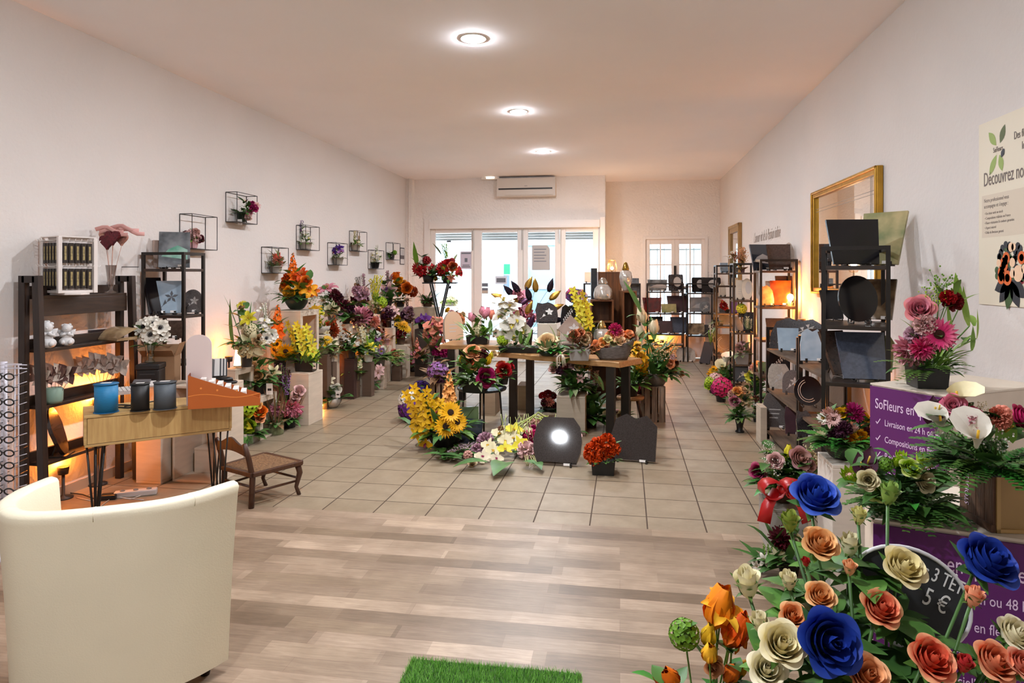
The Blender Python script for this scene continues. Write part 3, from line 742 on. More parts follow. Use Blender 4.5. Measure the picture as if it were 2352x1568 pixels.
# --- cream tub armchair
def armchair():
    out = [(-2.21, 2.27), (-2.19, 2.12), (-2.12, 1.98), (-1.99, 1.895), (-1.86, 1.905), (-1.70, 1.985), (-1.56, 2.08), (-1.48, 2.19), (-1.425, 2.33)]
    def cr(P, n):
        o = []
        for i in range(len(P) - 1):
            p0, p1, p2, p3 = (Vector(P[max(0, min(len(P) - 1, k))]) for k in (i - 1, i, i + 1, i + 2))
            for j in range(n):
                t = j / n
                o.append(.5 * ((2 * p1) + (p2 - p0) * t + (2 * p0 - 5 * p1 + 4 * p2 - p3) * t * t + (3 * p1 - p0 - 3 * p2 + p3) * t ** 3))
        o.append(Vector(P[-1])); return o
    pl = cr(out, 5); cx, cy = -1.8, 2.22
    t = thing('tub_armchair', 'cream leather tub armchair seen from behind, at the edge of the planks', 'armchair', (cx, cy, 0))
    lea = mat('#e4dcc3', .38, var=.03, scale=3, bump=.06, bscale=180)
    n = len(pl)
    def ring(sc_, z, ins):
        r = []
        for i, p in enumerate(pl):
            d = (pl[min(i + 1, n - 1)] - pl[max(i - 1, 0)]).normalized(); nr = Vector((-d.y, d.x))
            pp = Vector((cx, cy)) + (p - Vector((cx, cy))) * sc_ + nr * ins
            r.append((pp.x - cx, pp.y - cy, z))
        return r
    rows = []
    zt = .715
    for z, k in ((.05, .90), (.2, .915), (.4, .94), (.58, .97), (.68, .99)): rows.append(ring(k, z, 0))
    rows += [ring(1.0, zt - .012, 0), ring(1.0, zt, .008), ring(1.0, zt + .006, .03), ring(1.0, zt, .052), ring(1.0, zt - .012, .06)]
    for z, k in ((.58, .97), (.40, .95), (.3, .94)): rows.append(ring(k, z, .06))
    q = MB(); q.strip(rows, 0)
    for e in (0, n - 1): q.add([r[e] for r in rows], [tuple(range(len(rows))) if e else tuple(range(len(rows) - 1, -1, -1))], 0)
    sh = q.build('backrest_shell', lea, t)
    for i in (13, 24, 34): q = MB(); q.tube([(rows[k][i][0], rows[k][i][1], rows[k][i][2]) for k in range(4, 11)], .0014, 5); q.build('seam', lea, sh)
    q = MB(); a = ring(.9, .30, .07); c = ring(.9, .42, .07); b0 = ring(.9, .05, .065)
    q.add(b0, [tuple(range(n))]); q.strip([b0, a, c], 0); e = ring(.84, .45, .08); q.strip([c, e]); q.add(e, [tuple(range(n))])
    q.build('seat', lea, t)
    for i in (3, 12, 28, 38):
        p = ring(.86, 0, .05)[i]; q = MB(); q.lathe([(.016, 0), (.024, .05)], 10, 0, (p[0], p[1], 0)); q.build('leg', mat('#2a1c14', .5), t)
armchair()
# --- dark wooden ladder shelf
SH_Y0, SH_Y1 = 3.585, 4.45
def ladder_shelf():
    t = thing('ladder_shelf', 'dark brown wooden ladder shelf against the plain wall beside the eyeglass rack', 'shelf', (-3.52, (SH_Y0 + SH_Y1) / 2, 0))
    hy = (SH_Y1 - SH_Y0) / 2; xr, xt, xb = -.145, -.05, .0
    for sg in (-1, 1):
        q = MB(); y = sg * (hy - .03)
        q.bar((xr, y, 0), (xr, y, 1.5), .045, .04); q.bar((xb, y, 0), (xt, y, 1.5), .045, .04); q.bx(xr, xt, y - .02, y + .02, 1.455, 1.5)
        q.build('side_frame', DARKW, t, bevel=.003)
    for z in (1.375, 1.04, .685, .33):
        k = xt + (xb - xt) * (1 - z / 1.5)
        q = MB(); q.bx(xr, k - .015, -hy + .06, hy - .06, z - .022, z); q.bx(xr - .01, xr + .012, -hy + .06, hy - .06, z, z + .06)
        if z > 1.3: q.bx(k - .03, k - .012, -hy + .06, hy - .06, z - .13, z - .02)
        q.build('shelf_board', DARKWX, t, bevel=.002)
ladder_shelf()
SHX = -3.585
def on_shelf(u, z, x=SHX):             # the point on a shelf of height z that the photograph shows at column u
    d = ray(u, 633); return Vector((x, d.y * (x / d.x), z + .001))
def card_spinner():
    p = on_shelf(158, 1.375, -3.575); wd, h = .21, .37
    t = thing('card_spinner', 'white display spinner hung with dark ribbon packets on top of ladder shelf', 'display stand', p, 1.2)
    q = MB(); q.lathe([(1e-5, 0), (.15, 0), (.15, .012), (1e-5, .012)], 8, 0, (0, 0, 0), .72); q.bx(-.11, .11, -.11, .11, .012, .03); q.bx(-.115, .115, -.115, .115, h, h + .008)
    for a in (-1, 1):
        for b in (-1, 1): q.bx(a * .108 - .012, a * .108 + .012, b * .108 - .012, b * .108 + .012, .012, h)
    q.bx(-.085, .085, -.085, .085, .03, h)
    q.build('spinner_frame', mat('#ddd5d0', .5), t, bevel=.002)
    pk = MB(); pk.bx(-.014, .014, -.008, .008, -.13, 0); pk.bx(-.006, .006, -.0095, -.008, -.11, -.02, 1); pm = pk.mesh('ribbon_packet', [mat('#2b2420', .35), mat('#9a8a5c', .5, var=.4, scale=60)])
    for sd in range(4):
        a = sd * PI / 2
        for r_ in range(2):
            for i in range(5):
                M = Matrix.Rotation(a, 4, 'Z') @ Matrix.Translation((-.074 + .037 * i, -.103, .335 - .165 * r_))
                hk = MB(); hk.M = M; hk.tube([(0, .02, .012), (0, -.05, .012), (0, -.06, .025)], .0022, 4); hk.build('hook', mat('#e6e0dc', .4), t)
                if sd in (0, 3):
                    o = link('ribbon_packet', pm, None, Matrix.Translation(p) @ Matrix.Rotation(1.2, 4, 'Z') @ M)
                    side = 'broad side' if sd == 0 else 'narrow side'
                    tag(o, 'dark packet hanging in the %s row on the %s of the white spinner' % ('upper' if r_ == 0 else 'lower', side), 'packet', 'packets on the spinner, %s, row %d' % (side, r_ + 1))

card_spinner()
def glass_vase_hearts():
    p = on_shelf(255, 1.375, -3.6)
    t = thing('glass_vase', 'clear cut-glass vase on ladder shelf holding pink heart picks', 'vase', p)
    q = MB(); q.lathe([(1e-5, 0), (.045, 0), (.045, .006), (.012, .02), (.018, .05), (.035, .2), (.03, .2), (.012, .055), (1e-5, .05)], 20, flute=10, fl=.05); q.build('vase_body', glass((.95, .9, .88), .18, 'vase'), t)
    gl = mat('#5a1420', .3, .3, var=.4, scale=80)
    hl = [(-.03, 0, .34, .06, gl), (.03, -.02, .37, .06, gl), (0, .02, .39, .07, mat('#c88f84', .5, var=.3, scale=40)), (.06, .03, .36, .05, mat('#9a6a5c', .5, var=.4, scale=40)), (-.06, .02, .38, .05, mat('#b98a78', .5, var=.4, scale=50))]
    for i, (x, y, z, r, m) in enumerate(hl):
        q = MB(); q.tube([(0, 0, 0), (x * .6, y * .6, z * .6 - .02), (x, y, z - .05)], .0018, 4, 1)
        pts = [(x + r * .06 * 16 * math.sin(a) ** 3, z + r * .06 * (13 * math.cos(a) - 5 * math.cos(2 * a) - 2 * math.cos(3 * a) - math.cos(4 * a))) for a in [2 * PI * k / 24 for k in range(24)]]
        q.prism(pts, y - .012, y + .012, 0)
        o = q.build('heart_pick', [m, mat('#b07a60', .4, .5)], None, p + Vector((0, 0, .03)))
        tag(o, ['deep red glitter heart pick standing low in the glass vase', 'deep red glitter heart pick leaning to the window side of the glass vase', 'dusty pink glitter heart pick, topmost in the glass vase', 'brown-pink heart pick closest to the metal rack in the glass vase', 'beige-pink heart pick closest to the white spinner in the glass vase'][i], 'heart pick', 'heart picks in the vase')
    q = MB(); c = Vector((0, 0, 0))
    pth = lambda x0, z0, n, ax: [(x0 + ax * k * .04, .02 * math.sin(k * 1.3), z0 + .02 * math.sin(k * 1.05)) for k in range(n)]
    for x0, z0, ax in ((-.13, .015, 1), (-.10, -.005, 1), (-.02, .025, 1), (.02, 0, 1)): q.tube(pth(x0, z0, 6, ax), .014, 8, 0, sx=.4)
    o = q.build('fabric_garland', mat('#d6a29c', .7), None, p + Vector((.02, 0, .44)), (0, 0, TH))
    tag(o, 'pale pink looped felt garland lying over the heart picks in the glass vase', 'garland')
glass_vase_hearts()
def angel(u, h, lab, praying):
    p = on_shelf(u, 1.04, -3.59); m = mat('#d5d3d2', .7, var=.05, scale=30)
    t = thing('angel_figurine', lab, 'figurine', p, .72)
    k = h / .16; q = MB()
    q.ball((0, 0, .028 * k), .04 * k, 14, 0, 1.15, .95, .8); q.ball((0, .004, .066 * k), .03 * k, 14, 0, 1, .9, 1.45)
    q.ball((-.02 * k, -.02, .025 * k), .018 * k, 8, 0, 1, 1.6, 1); q.ball((.02 * k, -.02, .025 * k), .018 * k, 8, 0, 1, 1.6, 1)
    for sg in (-1, 1): q.tube([(sg * .025 * k, 0, .085 * k), (sg * .034 * k, -.018 * k, .068 * k), (sg * .006 * k, -.032 * k, .085 * k)], .009 * k, 8)
    q.ball((0, -.006 * k, .118 * k), .029 * k, 14, 0, .98, 1, 1.05); q.ball((0, -.035 * k, .115 * k), .005 * k, 6)
    q.build('figure_body', m, t)
    q = MB()
    for i in range(22): v = rv(); q.ball((v.x * .026 * k, (.002 + abs(v.y) * .022) * k, (.124 + v.z * .022) * k), .011 * k, 6)
    q.build('curly_hair', m, t)
    for sg in (-1, 1):
        q = MB(); leaf(q, (sg * .012, .028 * k, .07 * k), (sg * .8, .25, .75), .055 * k, .04 * k, 0, (0, -1, 0), .0, .15); q.build('wing', m, t, solid=.004)
angel(108, .18, 'larger white kneeling angel figurine resting its chin on its hands', False)
angel(153, .155, 'smaller white praying angel figurine on the second ladder shelf board', True)
def cushion_plaque():
    p = on_shelf(262, 1.04, -3.585)
    t = thing('book_plaque', 'shiny tan cushion-shaped memorial plaque lying tilted on ladder shelf', 'plaque', p, TH - .35)
    q = MB(); rows = []
    for i in range(9):
        r = []
        for j in range(7):
            x, y = (i / 4 - 1), (j / 3 - 1); h = .03 * (1 - x ** 4) * (1 - y ** 4)
            r.append((x * .13, y * .085, .045 + y * .035 + h))
        rows.append(r)
    q.strip(rows); q.bx(-.125, .125, -.08, .08, 0, .02)
    q.build('cushion_top', mat('#b59a72', .2, col2='#7b6348', scale=9, coat=.5), t)
    q = MB(); q.bx(-.15, -.13, -.085, .085, .0, .07); q.build('stand', mat('#2a2022', .3), t)
cushion_plaque()
def feather_bird(u, z, lab, name, cat, n, cols, wd, hh, x=-3.57, pot=None, seed=0):
    p = on_shelf(u, z, x); rd = random.Random(seed); t = thing(name, lab, cat, p, TH)
    if pot:
        q = MB(); q.lathe([(1e-5, 0), (.042, 0), (.05, .02), (.052, .09), (.04, .1), (.036, .1), (1e-5, .09)], 24); q.build('jar', POTM[pot], t)
    q = MB()
    for i in range(n):
        x0 = wd * (i / (n - 1) - .5); zz = hh + rd.uniform(-.02, .035)
        q.tube([(x0 * .2, 0, .02 if pot else 0.0), (x0 * .7, .01, zz * .6), (x0, rd.uniform(-.02, .02), zz)], .0018, 4)
    q.build('wire_stem', mat('#7d6a58', .5, .5), t)
    for i in range(n):
        x0 = wd * (i / (n - 1) - .5); zz = hh + rd.uniform(-.015, .03)
        q = MB()
        for k in range(4): leaf(q, (x0, 0, zz), (math.cos(k * 1.57 + .6) * .9, -.35, math.sin(k * 1.57 + .6)), .075 + .02 * (k < 2), .06, 0, (0, -1, .3), .05, .2, 3)
        q.build('butterfly', mat(cols[i % len(cols)], .8, var=.25, scale=25), t)
feather_bird(124, .685, 'mint green jar of brown and cream fabric butterflies on picks', 'butterfly_jar', 'ornament', 7, ['#8d6a5c', '#d8c8b8', '#5a3a34', '#a98a7c'], .2, .17, -3.575, 'mint', 3)
feather_bird(232, .685, 'spray of grey-brown fabric butterflies beside the mint green jar', 'butterfly_spray', 'ornament', 8, ['#9a8a80', '#b5a89c', '#877468'], .3, .19, -3.575, None, 5)
# dark plaque leaning on the lowest board
p = on_shelf(150, .33, -3.575)
t = thing('tall_plaque', 'tall dark oval memorial plaque leaning on the lowest ladder shelf board', 'plaque', p, 1.95)
q = MB(); q.prism([(.075 * math.cos(a) * (1.1 if math.sin(a) > 0 else 1), .165 + .165 * math.sin(a)) for a in [2 * PI * k / 28 for k in range(28)]], -.012, .012); q.build('slab', mat('#2a1712', .15, coat=.6), t, rot=(-.3, 0, 0), bevel=.004)
q = MB(); q.tube([(-.05, .06, .0), (0, .03, .12)], .005); q.tube([(.05, .06, 0), (0, .03, .12)], .005); q.bx(-.07, .07, -.03, .07, 0, .008); q.build('stand', STEEL, t)
# white butterfly garland hanging between the shelf and the metal rack
p0 = onX(319, 628, -3.60); t = thing('butterfly_garland', 'thin hanging string of white paper butterflies between ladder shelf and metal rack', 'garland', (p0.x, p0.y, p0.z))
q = MB(); q.tube([(0, 0, .05), (0, 0, -.45)], .0012, 4); q.build('thread', WHITE, t); q = MB(); q.tube([(0, 0, .05), (-.145, 0, .05)], .003, 5); q.build('hanger', STEEL, t)
for i in range(4):
    q = MB(); z = -.0 - .085 * i
    for k in range(4): leaf(q, (0, 0, z), (math.cos(k * 1.57 + .7), -.4, math.sin(k * 1.57 + .7)), .028, .022, 0, (0, -1, 0), 0, .1, 2)
    q.build('paper_butterfly', WHITE, t)
# --- rotating eyeglass rack
def eyeglass_rack():
    c = onF(30, 633, 3.65); c.z = 0
    t = thing('eyeglass_rack', 'white wire eyeglass rack standing behind the armchair at the picture edge', 'display rack', c, TH)
    wh = mat('#cfccd6', .35)
    q = MB(); q.tube([(-.05, 0, 0), (-.05, 0, 1.03)], .016, 12); q.lathe([(1e-5, 0), (.2, 0), (.19, .02), (.02, .04)], 24, 0, (-.05, 0, 0)); q.build('pole', wh, t)
    q = MB()
    for x in (.055, .075): q.tube([(x, -.06, .1), (x, -.06, 1.02)], .0028, 6)
    for z in (.1, 1.02, 1.0): q.tube([(-.16, -.06, z), (.12, -.06, z)], .0025, 5); q.tube([(-.05, 0, z), (.12, -.1, z + .01)], .0025, 5)
    for i in range(16): q.tube([(.06, -.06, .14 + i * .055), (.14, -.09, .165 + i * .055)], .0022, 5)
    q.build('wire_grid', wh, t)
    g = MB()
    for sx in (-1, 1):
        g.tube([(sx * .032 + .026 * math.cos(a), 0, .017 * math.sin(a)) for a in [2 * PI * k / 16 for k in range(17)]], .0042, 5)
        g.tube([(sx * .058, 0, .008), (sx * .062, .02, .005), (sx * .05, .11, -.004)], .0022, 5)
    g.tube([(-.008, 0, .004), (.008, 0, .004)], .003, 5)
    gm = g.mesh('eyeglasses', mat('#1a1614', .3))
    cols = ['black', 'dark brown', 'black', 'tortoiseshell', 'black', 'dark grey']
    for i in range(12):
        o = link('eyeglasses', gm, None, Matrix.Translation(c) @ Matrix.Rotation(TH, 4, 'Z') @ Matrix.Translation((.01, -.085, .96 - .068 * i)) @ Matrix.Rotation(.12, 4, 'X') @ Matrix.Rotation(R.uniform(-.12, .12), 4, 'Y'))
        tag(o, 'pair of dark-rimmed reading glasses hanging in the column on the white wire rack', 'eyeglasses', 'reading glasses on the wire rack')
eyeglass_rack()
# --- open metal étagère
RACKS = []
def snap(p, tol=.16, inset=.04):
    """Put a point that lies at a rack board onto that board."""
    best = None
    for cx, cy, a, b, yaw, zs in RACKS:
        c, s = math.cos(yaw), math.sin(yaw); dx, dy = p.x - cx, p.y - cy
        lx, ly = dx * c + dy * s, -dx * s + dy * c
        qx, qy = max(-a + inset, min(a - inset, lx)), max(-b + inset, min(b - inset, ly))
        off = math.hypot(qx - lx, qy - ly)
        for z in zs:
            k = off + abs(z - p.z)
            if off < .3 and abs(z - p.z) < tol and (best is None or k < best[0]): best = (k, Vector((cx + qx * c - qy * s, cy + qx * s + qy * c, z + .001)))
    return best[1] if best else p
def etagere(label, x0, x1, y0, y1, top, shelves, name='metal_rack', post=.022, group=None, wood_=None, yaw=0.0, rail=True, board=.022):
    cx, cy = (x0 + x1) / 2, (y0 + y1) / 2; a, b = (x1 - x0) / 2, (y1 - y0) / 2
    t = thing(name, label, 'rack', (cx, cy, 0), yaw, group); RACKS.append((cx, cy, a, b, yaw, list(shelves)))
    for sx in (-1, 1):
        for sy in (-1, 1):
            q = MB(); h = post / 2; q.bx(sx * (a - h) - h, sx * (a - h) + h, sy * (b - h) - h, sy * (b - h) + h, 0, top); q.build('post', STEEL, t)
    for sg in (-1, 1):
        q = MB(); h = post / 2
        if b <= a or True: q.bx(-a + post, a - post, sg * (b - h) - h, sg * (b - h) + h, top - post, top)
        q.bx(sg * (a - h) - h, sg * (a - h) + h, -b + post, b - post, top - post, top)
        q.build('top_rail', STEEL, t)
    for z in shelves:
        q = MB(); q.bx(-a + .002, a - .002, -b + .002, b - .002, z - board, z); q.build('shelf_board', wood_ or DARKWX, t, bevel=.002)
    return t
RKX0, RKX1, RKY0, RKY1 = -3.715, -3.345, 4.71, 4.98
etagere('black metal rack with plaques beside the ladder shelf, behind the card rack', RKX0, RKX1, RKY0, RKY1, 1.685, (1.555, 1.19, .82, .45, .1))
# --- memorial plaques
def outline(kind, w_, h_):
    a, P = w_ / 2, []
    if kind == 'rect': return [(-a, 0), (a, 0), (a, h_), (-a, h_)]
    if kind == 'trap': return [(-a * .86, 0), (a * .86, 0), (a, h_), (-a, h_)]
    if kind == 'round': return [(-a, 0), (a, 0)] + [(a * (1 - .12 + .12 * math.cos(t)) if 1 else 0, h_ * (.88 + .12 * math.sin(t))) for t in (0, .5, 1.0, 1.5)] + [(-a * (1 - .12 + .12 * math.cos(t)), h_ * (.88 + .12 * math.sin(t))) for t in (1.5, 1.0, .5, 0)]
    if kind == 'arch': return [(-a, 0), (a, 0), (a, h_ * .5)] + [(a * math.cos(t), h_ * (.5 + .5 * math.sin(t))) for t in [PI * k / 14 for k in range(1, 14)]] + [(-a, h_ * .5)]
    if kind == 'oval': return [(a * math.cos(t), h_ / 2 + h_ / 2 * math.sin(t)) for t in [2 * PI * k / 30 - PI / 2 for k in range(30)]]
    if kind == 'dia': return [(0, 0), (a, h_ / 2), (0, h_), (-a, h_ / 2)]
    if kind == 'barrel': return [(-a * .8, 0), (a * .8, 0), (a * .97, h_ * .25), (a, h_ * .5), (a * .9, h_ * .8), (a * .62, h_), (-a * .62, h_), (-a * .9, h_ * .8), (-a, h_ * .5), (-a * .97, h_ * .25)]
    if kind == 'rock': return [(-a * .95, 0), (a * .9, 0), (a, h_ * .3), (a * .93, h_ * .72), (a * .6, h_ * .9), (a * .2, h_), (-a * .35, h_ * .93), (-a * .8, h_ * .98), (-a, h_ * .6), (-a * .9, h_ * .3)]
    if kind == 'wave': return [(-a, 0), (a * .95, 0), (a, h_ * .75), (a * .55, h_ * .98), (a * .1, h_ * .9), (-a * .3, h_), (-a * .75, h_ * .88), (-a * .95, h_ * .5)]
    if kind == 'heart': return [(a * math.sin(t) ** 3, h_ * (.55 + .45 * (13 * math.cos(t) - 5 * math.cos(2 * t) - 2 * math.cos(3 * t) - math.cos(4 * t)) / 14.5)) for t in [2 * PI * k / 30 for k in range(30)]]
    return [(-a, 0), (a, 0), (a, h_), (-a, h_)]
GRAN = dict(granite=mat('#3b3532', .06, var=.22, scale=150, coat=.0, spec=.14), black=mat('#141216', .16, coat=.0, spec=.4), dark=mat('#2a2628', .16, var=.25, scale=90, coat=.4), grey=mat('#5d5654', .3, var=.3, scale=120), blue=mat('#4b5364', .15, var=.15, scale=60, coat=.4), brown=mat('#3d2c24', .22, var=.3, scale=60, coat=.3),
            red=mat('#6d1a17', .2, col2='#2c0d10', scale=7, coat=.4), lightstone=mat('#b3a79b', .8, var=.12, scale=60, bump=.4), ice=mat('#a9bccb', .2, col2='#7e96aa', scale=5, coat=.4), silver=mat('#a3a3a6', .25, .3, var=.2, scale=8),
            sky=mat('#7f97ae', .15, col2='#d0dae2', scale=4, coat=.5), green=mat('#3c5b3a', .2, col2='#7f9a68', scale=6, coat=.4), sunset=mat('#b3521c', .2, col2='#3a1a12', scale=7, coat=.4), purple=mat('#3d2750', .2, col2='#22182c', scale=5, coat=.4), plum=mat('#4e3338', .2, col2='#3a2a30', scale=8, coat=.4),
            sand=mat('#a58c6c', .3, col2='#3a2a1c', scale=10, coat=.3), cream=mat('#cfc4b2', .35, var=.08), photo=mat('#7e8488', .25, col2='#3a3e44', scale=8, coat=.4), slate=mat('#33373f', .15, coat=.5), taupe=mat('#8a7468', .3, col2='#a08c80', scale=6), back=mat('#c9a98c', .8), olive=mat('#6d7a4a', .3, col2='#b6a778', scale=8))
ETCH = mat('#b9b4b0', .6); GOLDM = mat('#b48a3c', .3, .9); SILV = mat('#c5c3c0', .3, .9)
def motif(q, kind, w_, h_, y, m=2):
    """Engraved or inlaid drawing on the face of a plaque."""
    rd = random.Random(int(w_ * 1e4 + h_ * 1e5))
    def curve(pts, r): q.tube([(x, y, z) for x, z in pts], r, 4, m, cap=False)
    if kind == 'flower':
        cx, cz = w_ * .12, h_ * .5
        curve([(-w_ * .3, h_ * .15), (-w_ * .1, h_ * .3), (cx, cz)], w_ * .008)
        for i in range(5): q.M = Matrix.Translation((cx, y, cz)) @ Matrix.Rotation(i * 1.257, 4, 'Y'); q.flat([(0, 0), (w_ * .06, h_ * .1), (0, h_ * .2), (-w_ * .06, h_ * .1)], -.0004, m); q.M = None
        q.flat([(-w_ * .2, h_ * .25), (-w_ * .05, h_ * .3), (-w_ * .12, h_ * .42)], y - .0004, m)
    elif kind == 'branch':
        curve([(-w_ * .35, h_ * .2), (-w_ * .1, h_ * .45), (w_ * .3, h_ * .75)], w_ * .01)
        for i in range(6):
            x, z = w_ * (-.3 + .1 * i), h_ * (.24 + .09 * i); q.flat([(x, z), (x + w_ * .02, z + h_ * .13), (x - w_ * .05, z + h_ * .1)], y - .0004, m); q.flat([(x, z), (x + w_ * .09, z + h_ * .02), (x + w_ * .07, z - h_ * .08)], y - .0004, m)
    elif kind == 'arc':
        for k in (1, .8): curve([(w_ * .36 * k * math.cos(a), h_ * (.5 + .38 * k * math.sin(a))) for a in [PI * .6 + PI * 1.1 * i / 12 for i in range(13)]], w_ * .012)
    elif kind == 'words':
        for i in range(3): q.flat([(-w_ * .25, h_ * (.5 - .12 * i)), (w_ * (.22 - .06 * i), h_ * (.5 - .12 * i)), (w_ * (.22 - .06 * i), h_ * (.53 - .12 * i)), (-w_ * .25, h_ * (.53 - .12 * i))], y - .0004, m)
    elif kind == 'scene':
        q.flat([(-w_ * .42, h_ * .3), (w_ * .42, h_ * .22), (w_ * .42, h_ * .5), (w_ * .1, h_ * .62), (-w_ * .2, h_ * .5)], y - .0004, m)
    elif kind == 'bird':
        x, z = 0, h_ * .5
        q.flat([(x - w_ * .05, z), (x + w_ * .02, z - h_ * .06), (x + w_ * .3, z + h_ * .28), (x + w_ * .02, z + h_ * .06)], y - .0004, m); q.flat([(x + w_ * .02, z), (x - w_ * .3, z + h_ * .2), (x - w_ * .06, z - h_ * .06)], y - .0006, m)
        q.flat([(x - w_ * .25, z - h_ * .2), (x + w_ * .2, z - h_ * .22), (x + w_ * .1, z - h_ * .12)], y - .0004, m)
    elif kind == 'window':
        q.flat([(w_ * .1 + w_ * .26 * math.cos(a), h_ * .55 + h_ * .3 * math.sin(a)) for a in [2 * PI * k / 20 for k in range(20)]], y - .0004, m)
PLN = [0]
def plaque(label, uv, where, wpx, hpx, kind='rect', col='black', mot=None, yaw=None, tilt=.22, feet='pegs', tag_=True, thick=.018, mcol=None, name='memorial_plaque', group=None, cat='plaque', back=None, lift=0.0):
    """A memorial plaque standing tilted back on what carries it; uv = middle of its lower edge; sizes in photograph pixels."""
    p = at_point(*uv, where)
    if where[0] != 'z': p = snap(p)
    s = depth(p) / 1532
    w_, h_ = wpx * s, hpx * s / math.cos(tilt)
    if yaw is None: yaw = TH
    t = thing(name, label, cat, p, yaw, group)
    fx = abs(math.cos(yaw - TH)); w_ = w_ / max(.35, fx)
    ft = .012
    q = MB(); q.prism(outline(kind, w_, h_), -thick / 2, thick / 2, 0, 1)
    if mot: motif(q, mot, w_, h_, -thick / 2 - .001, 2)
    q.build('slab', [GRAN[col], GRAN[back] if back else GRAN[col], mcol or ETCH], t, (0, thick * .6, ft - .002 + lift), (-tilt, 0, 0))
    if feet == 'pegs':
        for sg in (-.3, .3):
            q = MB(); x = sg * w_; q.bx(x - .008, x + .008, -.022, .03, 0, .008); q.bx(x - .008, x + .008, -.022, -.012, .008, .03); q.bar((x, .028, .006), (x, .03 + math.sin(tilt) * h_ * .5, h_ * .45), .01, .006); q.build('peg_foot', STEEL if col != 'grey' else mat('#3a3634', .5), t)
    elif feet == 'easel':
        q = MB()
        for sg in (-.22, .22): q.tube([(sg * w_, -.03, .02), (sg * w_, -.03, .004), (sg * w_, .05, .004), (sg * w_ * .4, .03 + h_ * .25, h_ * .5)], .004, 6)
        q.tube([(0, h_ * .3 + .05, .003), (0, .02 + h_ * .16, h_ * .5)], .004, 6); q.build('easel', STEEL, t)
    else:
        q = MB(); q.bx(-w_ * .36, w_ * .36, -thick, h_ * .3, 0, .01); q.bar((0, h_ * .28, .008), (0, h_ * .16, h_ * .5), .02, .008); q.build('base_block', GRAN[col], t)
    if tag_:
        q = MB(); q.box((w_ * .22, -.024, .02), (min(.05, w_ * .2), .002, .018)); q.build('price_tag', PTAG, t, rot=(-.2, 0, 0))
    PLN[0] += 1
    return t
def rk(x, y, z): return P_of(x, y, z)
# plaques on that rack
plaque('green and grey photo plaque standing tilted on top board of the metal rack', (400, 615), ('X', -3.52), 60, 82, 'rect', 'photo', 'scene', yaw=.55, tilt=.2, feet='easel', mcol=mat('#3f8f72', .4, col2='#9fc0b4', scale=9))
plaque('grey blank plaque on top board of the metal rack, in front of the photo plaque', (385, 616), ('X', -3.6), 42, 62, 'rect', 'taupe', None, yaw=.9, tilt=.15, feet='easel')
plaque('framed plaque with engraved lily on second board of the metal rack', (385, 716), ('X', -3.55), 52, 74, 'rect', 'ice', 'flower', yaw=.45, tilt=.22, mcol=mat('#4a4d52', .4))
plaque('black narrow plaque tilted against the engraved lily plaque', (362, 718), ('X', -3.6), 22, 82, 'rect', 'black', None, yaw=1.1, tilt=.3)
plaque('dark diamond-cut plaque between lily plaque and arched stone', (412, 716), ('X', -3.5), 36, 36, 'dia', 'dark', None, yaw=.3, tilt=.3, tag_=False)
plaque('grey arched stone plaque with small metal ring on second board of the metal rack', (438, 717), ('X', -3.45), 46, 52, 'arch', 'grey', 'flower', yaw=.2, tilt=.25)
plaque('small tan boxed plaque half hidden behind the white anemones', (392, 780), ('X', -3.42), 45, 40, 'rect', 'brown', None, yaw=.3, tilt=.2)
# --- oak console with hairpin legs
CA, CB = onZ(192, 955, .70), onZ(533, 922, .70)
cdir = (CB - CA); cl = cdir.length; cyaw = math.atan2(cdir.y, cdir.x)
OAK = wood('#b58f58', '#c9a66c', .45, 'Z', 5, .02)
OAKT = wood('#b8935c', '#c9a970', .42, 'X', 5, .02)
t = thing('console_table', 'light oak console on black hairpin legs holding the ribbon spools', 'console', (CA.x, CA.y, 0), cyaw)
q = MB(); q.bx(0, cl, 0, .33, .682, .70); q.build('table_top', OAKT, t, bevel=.002)
q = MB(); q.bx(.004, cl - .004, .006, .326, .515, .530); q.bx(0, .016, .004, .326, .53, .682); q.bx(cl - .016, cl, .004, .326, .53, .682); q.bx(.016, cl - .016, .31, .326, .53, .682); q.build('drawer_case', OAKT, t, bevel=.002)
q = MB()
q.bx(.018, cl - .018, .004, .018, .533, .679)
q.build('drawer', OAK, t)
for x in (.06, cl - .06):
    for y in (.05, .28):
        q = MB()
        for dx in (-.045, 0, .045): q.tube([(x + dx * (1), y, .515), (x + dx * .12, y + (.0 if dx else .02), .006), ], .0055, 6)
        q.ball((x, y, .008), .009, 8); q.build('leg', STEEL, t)
def oncon(u, v): return onZ(u, v, .701)
def spool(u, v, wpx, hpx, col, lab, rc):
    p = oncon(u, v); s = depth(p) / 1532; r, h = wpx * s / 2, hpx * s
    t = thing('ribbon_spool', lab, 'ribbon spool', p)
    q = MB(); q.lathe([(1e-5, 0), (r * 1.08, 0), (r * 1.08, .004), (1e-5, .004)], 28); q.build('spool_flange', mat(rc, .5), t)
    q = MB(); q.lathe([(1e-5, h - .004), (r * 1.08, h - .004), (r * 1.08, h), (1e-5, h)], 28)
    q.lathe([(r * .3, h - .001), (r * .3, h + .002), (r * .2, h + .002), (r * .2, h - .02)], 16); q.build('spool_flange', mat(rc, .5), t)
    q = MB(); q.lathe([(r, .004), (r, h - .004)], 32, flute=0); q.build('ribbon', mat(col, .55, var=.08, scale=40, stretch=(1, 1, 8)), t)
    q = MB(); q.box((0, 0, h + .0025), (r * .9, r * .5, .001)); q.build('spool_sticker', PTAG, t, rot=(0, 0, .4))
spool(244, 946, 48, 66, '#1673a3', 'bright blue ribbon spool on the oak console', '#0e5f8c')
spool(322, 942, 38, 62, '#1b1918', 'black ribbon spool between the blue and grey spools', '#141211')
